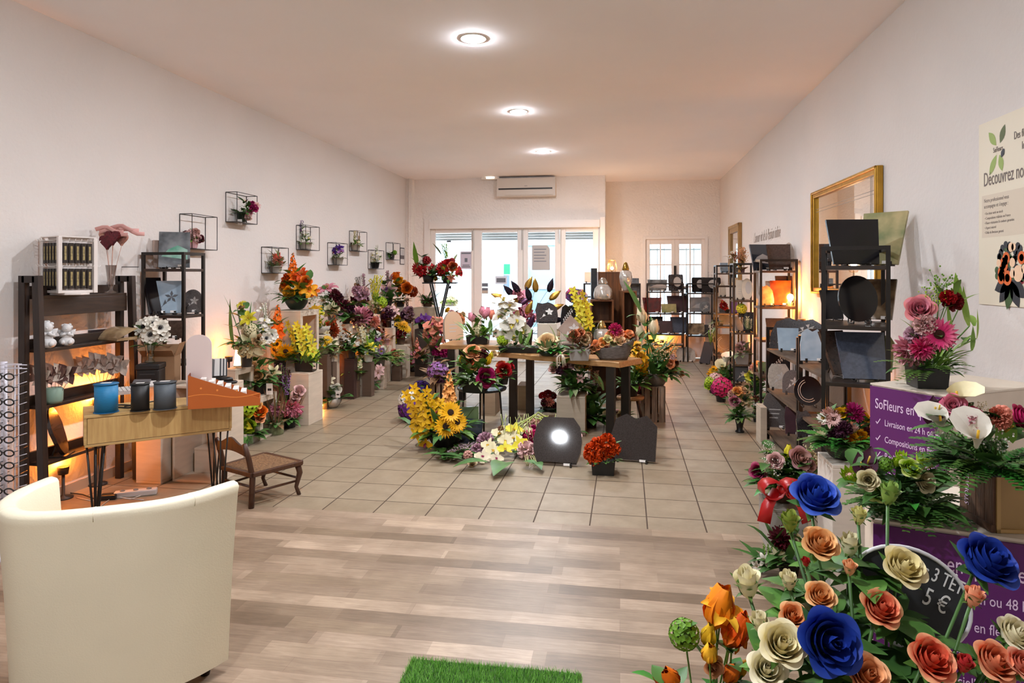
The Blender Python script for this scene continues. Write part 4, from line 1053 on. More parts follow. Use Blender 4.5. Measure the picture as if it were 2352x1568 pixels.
spool(379, 938, 46, 62, '#4c5359', 'slate grey ribbon spool beside the orange brochure holder', '#43494f')
p = oncon(285, 935); q = MB(); q.tube([(.06 * math.cos(a) * 1.1, .045 * math.sin(a), .006 + .002 * math.sin(3 * a)) for a in [2 * PI * k / 24 for k in range(25)]], .005, 6); q.tube([(.0, 0, .004), (.12, .12, .02)], .004, 6)
tag(q.build('ribbon_loop', mat('#1a1716', .5), None, p), 'loose loop of black ribbon lying beside the black spool', 'ribbon')
# orange brochure holder with the white rounded card
def brochure_holder():
    a, b = oncon(372, 936), onZ(432, 940, .701)
    yaw = math.atan2(b.y - a.y, b.x - a.x); s = depth(b) / 1532
    t = thing('brochure_holder', 'orange sloping cardboard brochure holder with tall rounded white back card', 'brochure holder', b, .50)
    h = 78 * s; L_ = .40
    m = [mat('#b0581c', .5), mat('#8d3f1c', .55), mat('#e0873a', .5)]
    q = MB(); wv = .17
    q.add([(0, 0, 0), (L_, 0, 0), (L_, 0, h * .22), (0, 0, h)], [(0, 1, 2, 3)], 0)
    q.add([(0, wv, 0), (L_, wv, 0), (L_, wv, h * .22), (0, wv, h)], [(3, 2, 1, 0)], 0)
    q.add([(0, 0, 0), (0, 0, h), (0, wv, h), (0, wv, 0)], [(0, 1, 2, 3)], 1)
    q.add([(L_, 0, 0), (L_, wv, 0), (L_, wv, h * .22), (L_, 0, h * .22)], [(0, 1, 2, 3)], 0)
    q.add([(0, 0, .01), (L_, 0, .01), (L_, wv, .01), (0, wv, .01)], [(0, 1, 2, 3)], 1)
    for i in range(12):
        x0 = L_ * i / 12; x1 = L_ * (i + 1) / 12; z = lambda x: h * (.36 + .07 * math.sin(x / L_ * 6.2 + .4))
        q.add([(x0, -.0012, z(x0) - .004), (x1, -.0012, z(x1) - .004), (x1, -.0012, z(x1)), (x0, -.0012, z(x0))], [(0, 1, 2, 3)], 2)
    for x, z in ((.07, .6), (.16, .52), (.27, .48)): q.lathe([(1e-5, 0), (.006, 0)], 10, 2, (0, 0, 0)) if 0 else q.flat([(x + .006 * math.cos(k), h * z + .006 * math.sin(k)) for k in [2 * PI * i / 10 for i in range(10)]], -.0014, 2)
    q.build('holder_body', m, t, solid=.003)
    q = MB(); wd = 60 * s; hh = 168 * s; a_ = wd / 2
    pl = [(-a_, 0), (a_, 0), (a_, hh * .86)] + [(a_ * math.cos(k), hh * (.86 + .14 * math.sin(k))) for k in [PI * i / 12 for i in range(1, 12)]] + [(-a_, hh * .86)]
    q.prism(pl, -.002, .002); q.build('back_card', mat('#dcc9c4', .6), t, (.05, wv * .6, 0), (0, 0, TH - .50))
    for i in range(6):
        x = .08 + .045 * i; z = h * (1 - .78 * x / L_) - .01
        q = MB(); q.box((x, wv / 2, z - .03), (.03, wv * .85, .09)); q.build('leaflet', mat('#d9d2cc', .6), t)
brochure_holder()
# card payment printer, till box, keyboard, vase of anemones, boxes and files on the console and behind it
p = oncon(338, 888); t = thing('receipt_printer', 'black receipt printer standing behind the black ribbon spool', 'printer', p, .35)
q = MB(); q.bx(-.075, .075, 0, .16, 0, .12); q.bx(-.08, .08, -.005, .165, .12, .16); q.build('printer_body', mat('#1b1b1c', .4), t, bevel=.008)
q = MB(); q.box((0, -.004, .09), (.1, .004, .006)); q.box((-.04, .04, .162), (.05, .06, .002)); q.build('paper_slot', mat('#3a3a3c', .4), t)
q = MB(); q.box((-.02, -.05, .05), (.11, .05, .02), 0, (.5, 0, 0)); q.box((0.02, -.06, .04), (.10, .07, .012), 1, (.35, 0, .1))
tag(q.build('receipt_pad', [mat('#5d5c5e', .5), mat('#cfcac6', .6)], None, p + Vector((.05, -.06, .0)), (0, 0, .3)), 'grey slanted receipt pad with white paper in front of the black printer', 'pad')
p = oncon(298, 900); q = MB(); q.box((0, 0, .012), (.2, .12, .02), 0, (.12, 0, 0))
for i in range(8):
    for j in range(4): q.box((-.085 + .024 * i, -.045 + .028 * j, .026 + .0034 * (j - 1.5)), (.018, .02, .006), 1)
tag(q.build('keyboard', [mat('#bdb4ae', .5), mat('#d8d2cc', .5)], None, p, (0, 0, .85)), 'pale keypad lying on the oak console behind the blue spool', 'keyboard')
p = oncon(462, 880); t = thing('till_box', 'black box with sloping lid behind the brochure holder', 'box', p, .4)
q = MB(); q.prism([(-.07, 0), (.07, 0), (.07, .16), (-.07, .19)], 0, .16); q.build('box_body', mat('#1c1b1d', .4), t, bevel=.004)
q = MB(); q.bx(-.06, .055, -.003, 0, .03, .11); q.build('label_window', mat('#2c2d31', .2), t)
p = oncon(500, 874); t = thing('card_rack', 'leaning rack of striped sympathy cards at the far end of the console', 'card rack', p, .5)
for i in range(6): q = MB(); q.box((.0, .012 * i, .085), (.085 - .004 * i, .003, .17)); q.build('card', mat(['#d8d4d0', '#3a3a3e'][i % 2], .5), t, (.012 * i - .03, 0, 0), (-.2, 0, 0))
q = MB(); q.bx(-.06, .06, -.02, .1, 0, .012); q.bx(-.06, .06, -.025, -.02, 0, .04); q.build('rack_tray', STEEL, t)
p = oncon(520, 880); t = thing('desk_stapler', 'black punch lying behind the sloping end of the brochure holder', 'punch', p, .3)
q = MB(); q.lathe([(1e-5, 0), (.075, 0), (.08, .012), (.07, .02), (1e-5, .022)], 22, 0, (0, 0, 0), 1, .6); q.lathe([(.05, .02), (.045, .04), (.02, .05), (1e-5, .05)], 16, 0, (0, 0, 0), 1, .6); q.build('punch_body', mat('#18181a', .35), t)
A('white anemones with dark centres in a clear glass vase on the receipt printer', (345, 832), ('f', 4.9), 'vase:glass:26x46', 'an:white 328,750,40 350,742,34 368,752,36 322,765,34 345,768,36 372,768,30', 'b:1:8:26', cat='vase of flowers', name='flower_vase', stems=True)
# white-washed cubes under the console
pt_plinth('pale wooden cube under the console nearest the hairpin legs', 340, 402, (371, 878), ('f', 4.95), .28, hole=None)
pt_plinth('pale wooden cube open in front, behind the console under the black box', 425, 535, (480, 878), ('f', 5.0), .34, hole='front')
pt_plinth('low pale wooden cube at the console end near the low chair', 470, 520, (495, 1018), ('f', 5.15), .28)
p = oncon(372, 876); t = thing('cardboard_box', 'open brown cardboard box with raised flaps behind the white anemones', 'box', p, .35)
q = MB(); cb = mat('#8d6a4a', .8, var=.06)
for x0, x1, y0, y1 in ((-.11, .11, -.08, -.076), (-.11, .11, .076, .08), (-.11, -.106, -.076, .076), (.106, .11, -.076, .076)): q.bx(x0, x1, y0, y1, 0, .2)
q.bx(-.11, .11, -.08, .08, 0, .004); q.build('box_body', cb, t)
for ax, (x, y), an in (('x', (0, -.08), .9), ('x', (0, .08), -.5), ('y', (-.11, 0), -.6), ('y', (.11, 0), .35)):
    q = MB()
    if ax == 'x': q.bx(-.11, .11, -.002, .002, 0, .08); q.build('box_flap', cb, t, (x, y, .2), (an, 0, 0))
    else: q.bx(-.002, .002, -.076, .076, 0, .1); q.build('box_flap', cb, t, (x, y, .2), (0, an, 0))
# cables and adapter on the floor
q = MB(); P0 = onZ(210, 1150, .004)
for k, (pts, r) in enumerate((([(175, 1142), (210, 1150), (250, 1138), (300, 1146), (345, 1130)], .0035), ([(150, 1130), (190, 1135), (230, 1150), (290, 1125)], .0035), ([(228, 1165), (260, 1140), (330, 1148)], .003))):
    q.tube([onZ(u, v, .006) - P0 for u, v in pts], r, 5, k % 2)
tag(q.build('power_cable', [mat('#cfc4bc', .5), mat('#1d1715', .5)], None, P0), 'tangle of white and black power cables on the floor under the console', 'cable', None, 'stuff')
p = onZ(312, 1138, .0); t = thing('power_strip', 'white power strip lying among the cables under the console', 'power strip', p, .5)
q = MB(); q.bx(-.13, .13, -.03, .03, 0, .04); q.build('strip_body', mat('#cfcac8', .4), t, bevel=.008)
for i in range(3): q = MB(); q.lathe([(.016, .04), (.016, .046), (.012, .046), (.012, .04)], 14, 0, (-.08 + .08 * i, 0, 0)); q.build('socket', mat('#8a8684', .5), t)
p = onZ(250, 1146, 0); q = MB(); q.bx(-.05, .05, -.035, .035, 0, .035); tag(q.build('power_adapter', mat('#151312', .4), None, p, (0, 0, .4), bevel=.008), 'black power adapter on the floor between the hairpin legs', 'adapter')
# --- low cane-seated chair
def low_chair():
    b0 = onZ(577, 1168); yaw = math.radians(66) - PI / 2
    t = thing('low_chair', 'low brown wooden chair with woven cane seat beside the console', 'chair', b0, yaw)
    m = wood('#3a2114', '#4e2f1d', .45, 'Z')
    wd, dp, sh = -.30, .34, .225   # back runs to the left of the near post, the seat runs forward
    for x in (0, wd):
        q = MB(); q.tube([(x, 0, 0), (x, .01, .2), (x, -.02, .33), (x, -.05, .425)], [.018, .019, .018, .016], 8); q.build('back_leg', m, t)
        x2 = x + (.03 if x == 0 else -.03)
        q = MB(); q.tube([(x2 - .0, dp + .015, 0), (x2, dp - .01, .06), (x2, dp + .02, .15), (x2, dp, .215)], [.014, .013, .02, .022], 8); q.build('front_leg', m, t)
    q = MB(); n = 10; rows = []
    for i in range(n + 1):
        k = i / n; x = wd * k; top = .41 + .03 * math.sin(PI * k) - .012 * math.sin(3 * PI * k); bot = .345 + .02 * math.sin(PI * k)
        y = -.04 + .0 * k; rows.append([(x, y - .008, bot), (x, y + .008, bot), (x, y + .004, top), (x, y - .012, top)])
    q.strip(rows, 0, False, True); q.build('crest_rail', m, t, bevel=.002)
    q = MB(); o = [(.02, -.005), (.05, dp + .02), (wd - .05, dp + .02), (wd - .02, -.005)]
    for i in range(4):
        a, b = o[i], o[(i + 1) % 4]; q.bar((a[0], a[1], sh - .005), (b[0], b[1], sh - .005), .03, .028)
    q.build('seat_frame', m, t, bevel=.004)
    q = MB(); rows = []
    for i in range(9):
        k = i / 8; r = []
        for j in range(9):
            l = j / 8; x0 = .02 + .03 * k; x1 = wd - .02 - .03 * k
            r.append((x0 + (x1 - x0) * l, k * dp, sh + .004 - .008 * math.sin(PI * k) * math.sin(PI * l)))
        rows.append(r)
    q.strip(rows); q.build('cane_seat', mat('#8d6a45', .8, col2='#5f4328', scale=70, bump=.8, bscale=90), t, solid=.008)
    q = MB()
    for x in (0, wd): q.tube([(x, 0, .10), (x + (.03 if x == 0 else -.03), dp, .10)], .008, 6)
    q.tube([(0, 0, .14), (wd, 0, .14)], .008, 6); q.tube([(.03, dp, .12), (wd - .03, dp, .12)], .008, 6); q.build('stretcher', m, t)
low_chair()
# ------------------------------------------------------------------ wire cubes on the plain long wall, each with a pot in it
WIRE = mat('#191716', .4)
def wire_cube(label, u0, v0, u1, v1, d=.12):
    """v0/v1: top and bottom of the square that lies on the wall; the cube stands out from the wall by d."""
    a = onX(u0, v0, XL); b = onX(u0, v1, XL)
    y0, z0, z1 = a.y, b.z, a.z
    y1 = y0 + .36; sz = z1 - z0
    t = thing('wire_cube_shelf', label, 'wall shelf', (XL, y0, z0), 0, 'black wire cubes on the long wall')
    w_, h = y1 - y0, sz; r = .004
    for nm, x in (('wall_frame', .004), ('front_frame', d)):
        q = MB(); q.tube([(x, 0, 0), (x, w_, 0), (x, w_, h), (x, 0, h), (x, 0, 0)], r, 6); q.build(nm, WIRE, t)
    for y in (0, w_):
        for z in (0, h): q = MB(); q.tube([(.004, y, z), (d, y, z)], r, 6); q.build('side_wire', WIRE, t)
    q = MB(); q.bx(.002, d, 0, w_, -.003, .003); q.build('base_plate', WIRE, t)
    return t
WC = [('large black wire cube above the metal rack, empty at its far side', 412, 491, 492, 571), ('black wire cube highest on the wall, with a bouquet spilling out', 518, 441, 572, 509), ('black wire cube with the coral blossom, lowest in the row', 600, 567, 656, 627),
      ('black wire cube holding the purple and white orchid pot', 680, 517, 723, 573), ('black wire cube holding the violet-blue flowers', 752, 557, 798, 608), ('black wire cube holding the tall cream and green sprig', 802, 530, 836, 576),
      ('black wire cube holding the white flowers in a black pot', 845, 574, 878, 617), ('small black wire cube closest to the notice in the corner', 886, 557, 915, 596)]
for c in WC: wire_cube(*c)
WXX = XL + .065
A('bouquet of dusty pink blossoms in the large wire cube above the metal rack', (438, 570), ('X', WXX), 'cup:pink:36x22', 'pe:lpink 428,543,16 440,538,18 450,546,16 436,555,15; pe:dust 448,533,14; ro:burg 458,548,14 424,535,10', 'b:0:22:16 b:4:10:14', hs=1.7)
A('green pot and cerise bouquet leaning out of the highest wire cube', (556, 509), ('X', WXX), 'cup:green:24x22', 'pe:mag 583,478,18 578,468,14; li:lpink 590,470,18; ro:pink 573,488,15; pe:lpink 570,498,16; at:burg 565,462,12', 'b:1:26:20 w:1:8:24', tagpx=(551, 510, 10, 13))
A('coral protea blossom among long leaves in the lowest wire cube', (634, 626), ('X', WXX), 'cup:stone:28x15', 'pr:coral 636,590,22; mu:salmon 638,597,16; an:lpink 643,606,10', 'w:3:40:26 b:0:8:18', hs=1.7)
A('purple spike and white orchid in a pale pot inside a wire cube', (702, 572), ('X', WXX), 'cup:stone:30x16', 'he:purple 690,522,34; oc:white 702,538,13 708,545,12; he:plum 694,538,20', 'b:0:26:13', tagpx=None)
A('violet-blue orchids and grey leaves in a pale pot inside a wire cube', (777, 607), ('X', WXX), 'cup:stone:24x16', 'oc:violet 773,572,15 780,568,12 768,580,11; oc:lilac 782,577,11; he:white 764,590,12', 'b:3:24:12', hs=1.7)
A('cream sprig with a spread leaf in a pale pot inside a wire cube', (817, 575), ('X', WXX), 'cup:stone:22x14', 'he:cream 815,545,34; oc:cream 820,556,10; he:tan 824,552,22; ro:burg 805,560,8', 'b:0:16:12 w:0:8:20')
A('white blossoms in a black pot standing in a wire cube', (862, 616), ('X', WXX), 'cup:black:20x14', 'oc:white 858,585,12 866,582,12 862,594,13 870,592,11; oc:cream 855,597,11; he:white 865,572,20', 'b:0:26:12', hs=1.7)
A('small white and green plant in the cube closest to the corner', (900, 595), ('X', WXX), 'cup:dark:14x12', 'oc:white 893,582,9 896,587,8; be:green 906,580,10', 'b:1:26:11')
p = onX(923, 588, XL); t = thing('wall_notice', 'narrow framed notice on the long wall close to the back corner', 'notice', (XL, p.y, p.z))
a, b = onX(918, 568, XL), onX(928, 608, XL); hy, hz = (b.y - a.y) / 2, (a.z - b.z) / 2
q = MB(); q.bx(.002, .008, -hy, hy, -hz, hz, 0); q.bx(.008, .010, -hy * .8, hy * .8, hz * .1, hz * .85, 1); q.bx(.008, .010, -hy * .8, hy * .8, -hz * .9, -hz * .35, 1)
for i in range(4): q.bx(.010, .0105, -hy * .6, hy * .6, hz * (.65 - .15 * i), hz * (.69 - .15 * i), 0)
q.build('notice_sheet', [mat('#4a464a', .5), mat('#d0cdcb', .6)], t)
# ------------------------------------------------------------------ the bank of pots along the long wall
pt_plinth('tall white-washed cube with open side under the orange gladiolus pot', 639, 712, (678, 711), ('X', -3.40), .42, hole='right')
A('big orange bouquet with tall gladiolus spike in a dark bowl on the tall cube', (681, 710), ('X', -3.40), 'bowl:green:56x30', 'sp:orange/dorange 673,618,74; li:dorange 692,628,30; ro:gold 664,673,24; ro:apri 650,660,18; li:gold/orange 690,658,30 709,664,32; li:orange 722,668,22; pe:dorange 660,640,22 676,642,20; ro:orange 703,645,20 655,650,18', 'b:5:6:40 b:1:22:34 f:1:8:60 b:0:10:24', tagpx=(711, 695, 7, 22), hs=1.5)
pt_plinth('pale box with arched cut-out behind the console end, under the tall lily pot', 533, 562, (549, 842), ('f', 6.0), .3, hole='right')
A('tall cream and yellow lily arrangement with broad leaf and grass blades', (566, 842), ('f', 5.95), 'cup:dark:30x62', 'le:green 541,742,120; li:cream 578,792,46 556,745,22; li:lemon 569,730,30 553,697,18; he:white 612,720,52; oc:white 600,712,14 608,735,16 616,745,16 604,755,16; an:white 622,770,26 612,776,22; ro:tan 592,783,20 555,706,12; hy:cream 575,757,24; li:ivory 588,803,30; ro:champ 566,762,18; pe:cream 568,796,40', 'b:1:40:34 g:1:4:150 b:0:10:26', hs=1.5)
q_, b_, s_ = A('apricot roses and cream lily in a black pot on a cube by the low chair', (595, 902), ('f', 6.22), 'cup:black:38x24', 'ro:tan/apri 576,846,24 590,863,26 570,822,20; ro:champ 583,838,16; li:cream 628,856,32; ro:champ 618,868,16; ro:dust 575,815,20; he:tan 598,815,30', 'b:1:34:34 r:1:10:26', tagpx=(619, 893, 14, 26))
pt_plinth('pale cube with open side under the black pot of apricot roses', 569, 618, (595, 903), ('f', 6.22), .3, hole='right')
A('lime hydrangea and yellow lilies in a rough grey stone trough', (562, 1013), ('z', 0), 'tray:stone:64x20', 'hy:lime 567,928,42; li:lemon 556,966,44; ro:lime 570,978,26; li:lime 546,975,22; ro:orange 597,944,24; ro:peach 597,960,18; ct:lime 545,993,14; ro:apri 590,930,18', 'b:1:40:36 b:0:14:28 f:1:6:40', tagpx=(557, 1010, 20, 26), hs=1.5)
A('pink chrysanthemum with heather in a mossy round pot on the tiles', (634, 996), ('z', 0), 'cyl:moss:34x28', 'mu:pink 634,942,30; he:plum 642,868,70 652,872,60; he:lilac 658,890,60; da:lpink 640,955,14; pe:white 632,920,10', 'b:4:12:24 b:1:16:24 g:4:8:110')
A('hot pink chrysanthemum and pale roses in a black pot beside mossy one', (664, 981), ('z', 0), 'cyl:black:28x22', 'mu:pink/hot 669,938,38; ro:lpink 688,896,20 681,907,18; ro:dust 676,918,16; he:plum 660,880,50', 'b:1:20:26 g:4:6:90', hs=1.5)
t, b_, s_ = A('sunflowers in a dark pot with an orange gladiolus spike behind', (643, 850), ('f', 6.75), 'cup:dark:30x26', 'su:sunf 630,802,30 656,806,32 645,822,24 637,790,22; da:sunf 668,812,18; sp:orange/dorange 637,742,86', 'b:1:14:34 b:0:8:26')
pt_plinth('brown wooden post stand under the sunflower pot', 630, 658, (643, 851), ('f', 6.75), .2, col='#5b4030')
pt_plinth('pale cube under the black box of yellow orchids', 681, 727, (704, 852), ('f', 6.85), .32)
A('yellow orchid sprays and lime chrysanthemum in a long black box', (703, 851), ('f', 6.85), 'tray:black:46x24', 'cy:lemon 690,782,80 712,785,84; hy:lime 715,818,32; li:lemon 680,758,22 697,765,20; he:green 676,795,60; an:white 695,802,10', 'w:0:24:50 b:0:14:26 g:3:8:80', tagpx=(722, 840, 8, 14), hs=1.5)
pt_plinth('pale cube with cut-out under the whitish stone bowl of yellow callas', 713, 758, (735, 767), ('X', -3.42), .36, hole='right')
A('yellow callas in a whitish stone bowl on a cube', (735, 766), ('X', -3.42), 'bowl:stone:48x18', 'li:yellow 724,708,26; li:gold 718,728,20; cy:yellow 728,725,50; oc:lemon 735,720,14; he:lemon 735,745,30', 'w:0:14:36 b:0:8:20', tagpx=(753, 775, 11, 15), hs=1.5)
t = plaque('dark book-shaped plaque standing on the tiles, seen from its edge', (708, 966), ('z', 0), 34, 78, 'trap', 'brown', None, yaw=1.15, tilt=.32, feet='block', back='sky')
A('cream orchids and a white rose over big leaves in a stone bowl', (762, 935), ('z', 0), 'bowl:stone:48x22', 'oc:cream 744,868,20 750,882,20; an:cream 742,890,20; li:ivory 756,872,20; ro:white 769,896,24; ro:lemon 752,900,16; oc:white 738,862,14', 'r:1:14:34 b:3:10:20', tagpx=(776, 905, 10, 16), hs=1.5)
A('orange rose bouquet with cream stars in a dark cone pot', (778, 902), ('z', 0), 'cup:brown:30x32', 'ro:orange 762,841,28; li:dorange 779,806,30 790,818,22; ro:apri 770,825,20; an:cream 778,828,20 798,843,22; da:yellow 776,854,18; an:yellow 780,868,14; ro:dorange 756,826,20; li:apri 803,830,18; pe:rust 790,845,18', 'b:1:26:26 b:4:10:22')
A('small brown-pink bouquet in a gold-green foil pot on the tiles', (810, 907), ('z', 0), 'foil:moss:26x26', 'ro:lpink 806,868,13 812,873,12; ro:burg 800,874,12 818,868,12; da:yellow 826,858,10; pe:dust 798,868,10', 'b:4:20:18 b:1:8:16', hs=1.5)
A('white and pink star lilies in a grey six-sided pot on the tiles', (848, 900), ('z', 0), 'hex:zinc:32x24', 'li:lpink 868,856,24 862,868,20; li:white 841,815,18 842,835,18; li:champ 836,850,16; ro:lpink 849,861,14; li:lpink 874,846,20; pe:burg 846,866,10', 'b:1:20:20 g:3:8:60', tagpx=(813, 860, 6, 8))
A('white hydrangea in a small black pot on the tiles', (898, 871), ('z', 0), 'cup:black:22x18', 'hy:white 899,847,30; hy:cream 893,843,18', 'b:1:16:16', tagpx=(914, 862, 6, 10), hs=1.5)
A('cream lilies in a dark pot behind the white hydrangea', (893, 850), ('z', 0), 'cup:dark:22x18', 'an:cream 885,826,20 893,816,18; da:cream 890,836,14; cy:cream 893,800,44; an:champ 905,822,12; da:white 918,835,12; ro:orange 908,818,8', 'b:1:14:16', tagpx=None)
A('pink lily with red-brown leaves in a zinc pot on the tiles', (952, 852), ('z', 0), 'cup:zinc:26x16', 'li:pink 957,822,22 950,812,16; pe:rust 943,828,14 940,838,12; da:lpink 962,835,14; sp:salmon 958,800,34', 'b:1:14:16 b:4:10:18', hs=1.5)
A('cream hydrangea in a black pot, deepest on the tile floor', (992, 833), ('z', 0), 'cup:black:22x16', 'hy:cream 990,811,22 981,814,16; hy:ivory 998,815,14', 'b:0:16:16')
def bank(label, uv, x, pot, heads, leaves, w_=22, tagpx=None, lab2=None, zb=0, col='#c9b8a4'):
    t, b, s = A(label, uv, ('X', x), pot, heads, leaves, tagpx=tagpx, hs=1.6)
    pt_plinth(lab2 or 'wooden plinth under the ' + ' '.join(label.split(' in ')[0].split()[:11]), uv[0] - w_ / 2, uv[0] + w_ / 2, (uv[0], uv[1] + .5), ('X', x), None, col=col)
bank('pink amaryllis with dark and white blossoms in a grey pot', (763, 735), -3.42, 'cup:zinc:24x20', 'li:pink 752,660,32 741,664,20; mu:burg 768,676,20 775,685,16; li:white 742,690,22; oc:cream 763,708,22 756,718,18; pe:plum 780,682,14', 'b:1:24:28 b:4:8:24 g:1:5:60', 26)
bank('burgundy blooms and broad leaf in a dark pot', (795, 742), -3.42, 'cup:dark:22x14', 'pe:burg 790,702,24; pe:plum 803,708,20; ro:mauve 783,712,16; ro:lpink 772,716,14', 'r:1:8:40 b:4:16:26', 24)
bank('large pink chrysanthemum over brown leaves in a brown pot', (823, 752), -3.35, 'cup:brown:22x14', 'mu:pink 829,727,34; pe:burg 845,722,18; mu:salmon 860,738,18; ro:plum 812,722,14', 'b:4:24:24 b:1:14:22', 24)
bank('mauve peonies with buds in a dark bowl', (828, 706), -3.55, 'bowl:dark:26x12', 'pe:mauve 830,677,26 820,666,18; ro:burg 816,690,18 838,690,14; pe:lpink 838,668,16; he:plum 822,650,30', 'b:4:16:22 b:1:12:22', 22)
bank('heather sprig, yellow-green grass and lime ball in a green pot', (866, 720), -3.5, 'cup:green:24x14', 'he:mauve 838,652,50; he:lemon 858,668,60 866,662,64; he:lime 862,690,40; hy:lime 878,695,20; an:cream 862,706,22 856,700,18', 'g:0:14:60 b:1:14:22', 22)
bank('pinkish sprigs and lily over large leaves in a dark pot', (890, 702), -3.55, 'cup:dark:24x14', 'he:mauve 888,648,56 898,652,46; li:lpink 892,668,28; pe:lilac 884,664,14', 'r:1:14:26', 22)
bank('orange ranunculus bouquet, furthest up in the corner, in a dark pot', (919, 704), -3.45, 'cup:dark:24x14', 'ro:orange 908,634,18; ro:gold 915,645,16; li:orange 922,664,22; ro:orange 934,661,18; pe:rust 948,670,18; he:dorange 910,652,24; ro:apri 926,652,14', 'b:1:24:22 b:4:8:22', 22)
bank('plum and pale lilies in a black pot with white tag', (896, 751), -3.3, 'cup:black:20x16', 'pe:plum 891,722,24; li:lpink 906,714,20 899,720,16; pe:burg 884,730,16; li:mauve 888,708,16', 'b:4:16:20', 20, (902, 745, 6, 16))
bank('mauve blossoms and brown bells in a small purple pot', (938, 741), -3.3, 'cup:brown:18x12', 'pe:mauve 940,718,22; he:burg 935,700,34; li:white 948,734,14; ro:plum 930,722,16; oc:cream 922,730,12; li:lpink 944,712,14', 'b:4:14:18', 20)
bank('yellow daisies with dark red bloom in a burgundy pot', (921, 790), -3.2, 'cup:brown:20x14', 'da:yellow 924,750,16 934,755,16; da:gold 928,744,14; pe:dred 921,768,18; an:white 930,766,14; ro:lemon 904,780,14; an:yellow 912,745,12', 'b:0:18:18', 34)
bank('white orchid sprays and star lilies in a dark cone pot', (806, 822), -3.25, 'cup:dark:24x22', 'cy:white 785,765,76; li:white 804,775,22 797,790,20; an:white 788,792,14; an:white 801,796,12', 'b:1:34:28 b:0:8:24', 24, None, None, 0, '#3a2018')
bank('white and lime orchids in a pale pot', (832, 842), -3.2, 'cup:stone:22x16', 'oc:white 822,792,18 830,790,16 836,800,18; oc:cream 826,808,16; li:white 842,812,18; oc:white 830,775,14; cy:cream 838,775,56', 'b:1:20:20 b:0:10:20', 20)
bank('green fern with small violet daisies in a grey pot', (874, 838), -3.15, 'cup:zinc:24x20', 'da:lilac 868,811,12 876,806,12; da:white 880,800,10; he:green 856,780,40', 'f:0:10:56 b:1:14:20 g:0:12:50', 22)
bank('rust and pink roses in a pinkish pot with a dark collar', (886, 792), -3.3, 'cup:pink:20x14', 'ro:rust 866,765,16; ro:dust 875,768,14; ro:brown 860,758,14; ro:champ 868,774,10', 'b:4:16:18', 22)
bank('rust orange flower spike in a pale pot', (758, 782), -3.35, 'cup:stone:20x14', 'mu:rust 762,759,24; sp:rust/dorange 768,745,46; mu:dorange 755,750,18', 'b:4:12:20 b:1:8:18', 22)
bank('dusty white stars and grey leaves in a grey pot', (832, 780), -3.3, 'cup:zinc:20x16', 'li:white 832,752,18 826,762,14; he:white 828,748,34; li:champ 838,760,14', 'b:3:16:20 b:1:12:18', 22)
p = onF(546, 841, 5.95); t = thing('cone_lamp', 'lit cream cone lamp standing on the pale box near the console end', 'table lamp', p); k = 5.95 / 1532
q = MB(); q.lathe([(1e-5, 0), (9 * k, 0), (9 * k, 2 * k), (1e-5, 2 * k)], 16); q.build('lamp_base', BLACK, t)
q = MB(); q.lathe([(9 * k, 2 * k), (5 * k, 38 * k), (1e-5, 39 * k)], 16); q.build('lamp_shade', emis('#ffd9a0', 2.2), t)
# fillers between the tiers
bank('cream and yellow alstroemeria with lime leaves in a moss pot low at mid wall', (812, 872), -3.25, 'cyl:moss:24x18', 'li:cream 806,838,22 818,842,20; li:lemon 812,828,20; an:white 800,846,16; an:cream 822,832,16; ct:lime 808,822,12', 'b:0:24:24 b:1:14:22', 24, None, None, 0, '#5a4536')
bank('apricot and rust dahlia mix in a brown pot at mid wall', (790, 800), -3.35, 'cup:brown:24x18', 'mu:rust 782,768,24; mu:apri 795,774,22; pe:dorange 788,782,20; an:yellow 774,778,16; ro:brown 800,784,16', 'b:4:20:24 b:1:16:22', 24, None, None, 0, '#5a4536')
bank('ivory freesia with brown grass in a stone pot behind the orange rose bouquet', (758, 830), -3.3, 'cup:stone:24x18', 'li:ivory 748,792,22 762,786,22; cy:cream 756,778,60; an:cream 768,796,18; pe:brown 752,804,16', 'b:3:20:24 b:4:12:26', 24, None, None, 0, '#5a4536')
bank('lemon lilies and white stars in a pale pot behind the star lilies', (846, 830), -3.1, 'cup:white:24x18', 'li:lemon 842,800,20 852,796,18; li:white 836,806,20; an:white 848,812,16 858,806,14; he:lime 846,785,30', 'b:0:24:24 b:1:14:20', 22, None, None, 0, '#5a4536')
bank('dusty rose and cream bells in a pale jar, upper tier', (852, 765), -3.45, 'cyl:stone:22x18', 'ro:dust 846,738,20 858,742,18; oc:cream 850,728,18; he:dust 854,718,40; ro:lpink 862,732,16; pe:mauve 842,728,16', 'b:4:18:24 b:1:18:22', 22, None, None, 0, '#5a4536')
bank('golden freesia and orange berries in a dark pot, upper tier', (905, 752), -3.5, 'cup:dark:20x16', 'li:gold 900,728,20; da:yellow 910,732,16; be:orange 903,718,14; he:gold 908,712,34; ro:orange 896,736,14', 'b:0:20:22 b:4:8:20', 20, None, None, 0, '#5a4536')
bank('white and violet pansy pot with trailing leaves, middle tier', (858, 800), -3.3, 'cup:zinc:20x14', 'an:white 852,772,18; oc:lilac 862,776,16; an:white 866,768,14; oc:violet 856,784,14; li:white 848,780,16', 'b:1:26:22 b:3:10:18', 20, None, None, 0, '#5a4536')
bank('peach and cream carnations in a stone pot by the grey cube row', (912, 838), -3.15, 'cup:stone:20x14', 'ca:peach 908,816,20; ca:cream 918,812,18; ca:salmon 902,810,16; an:white 914,824,14', 'b:1:20:18 b:0:10:18', 20, None, None, 0, '#5a4536')
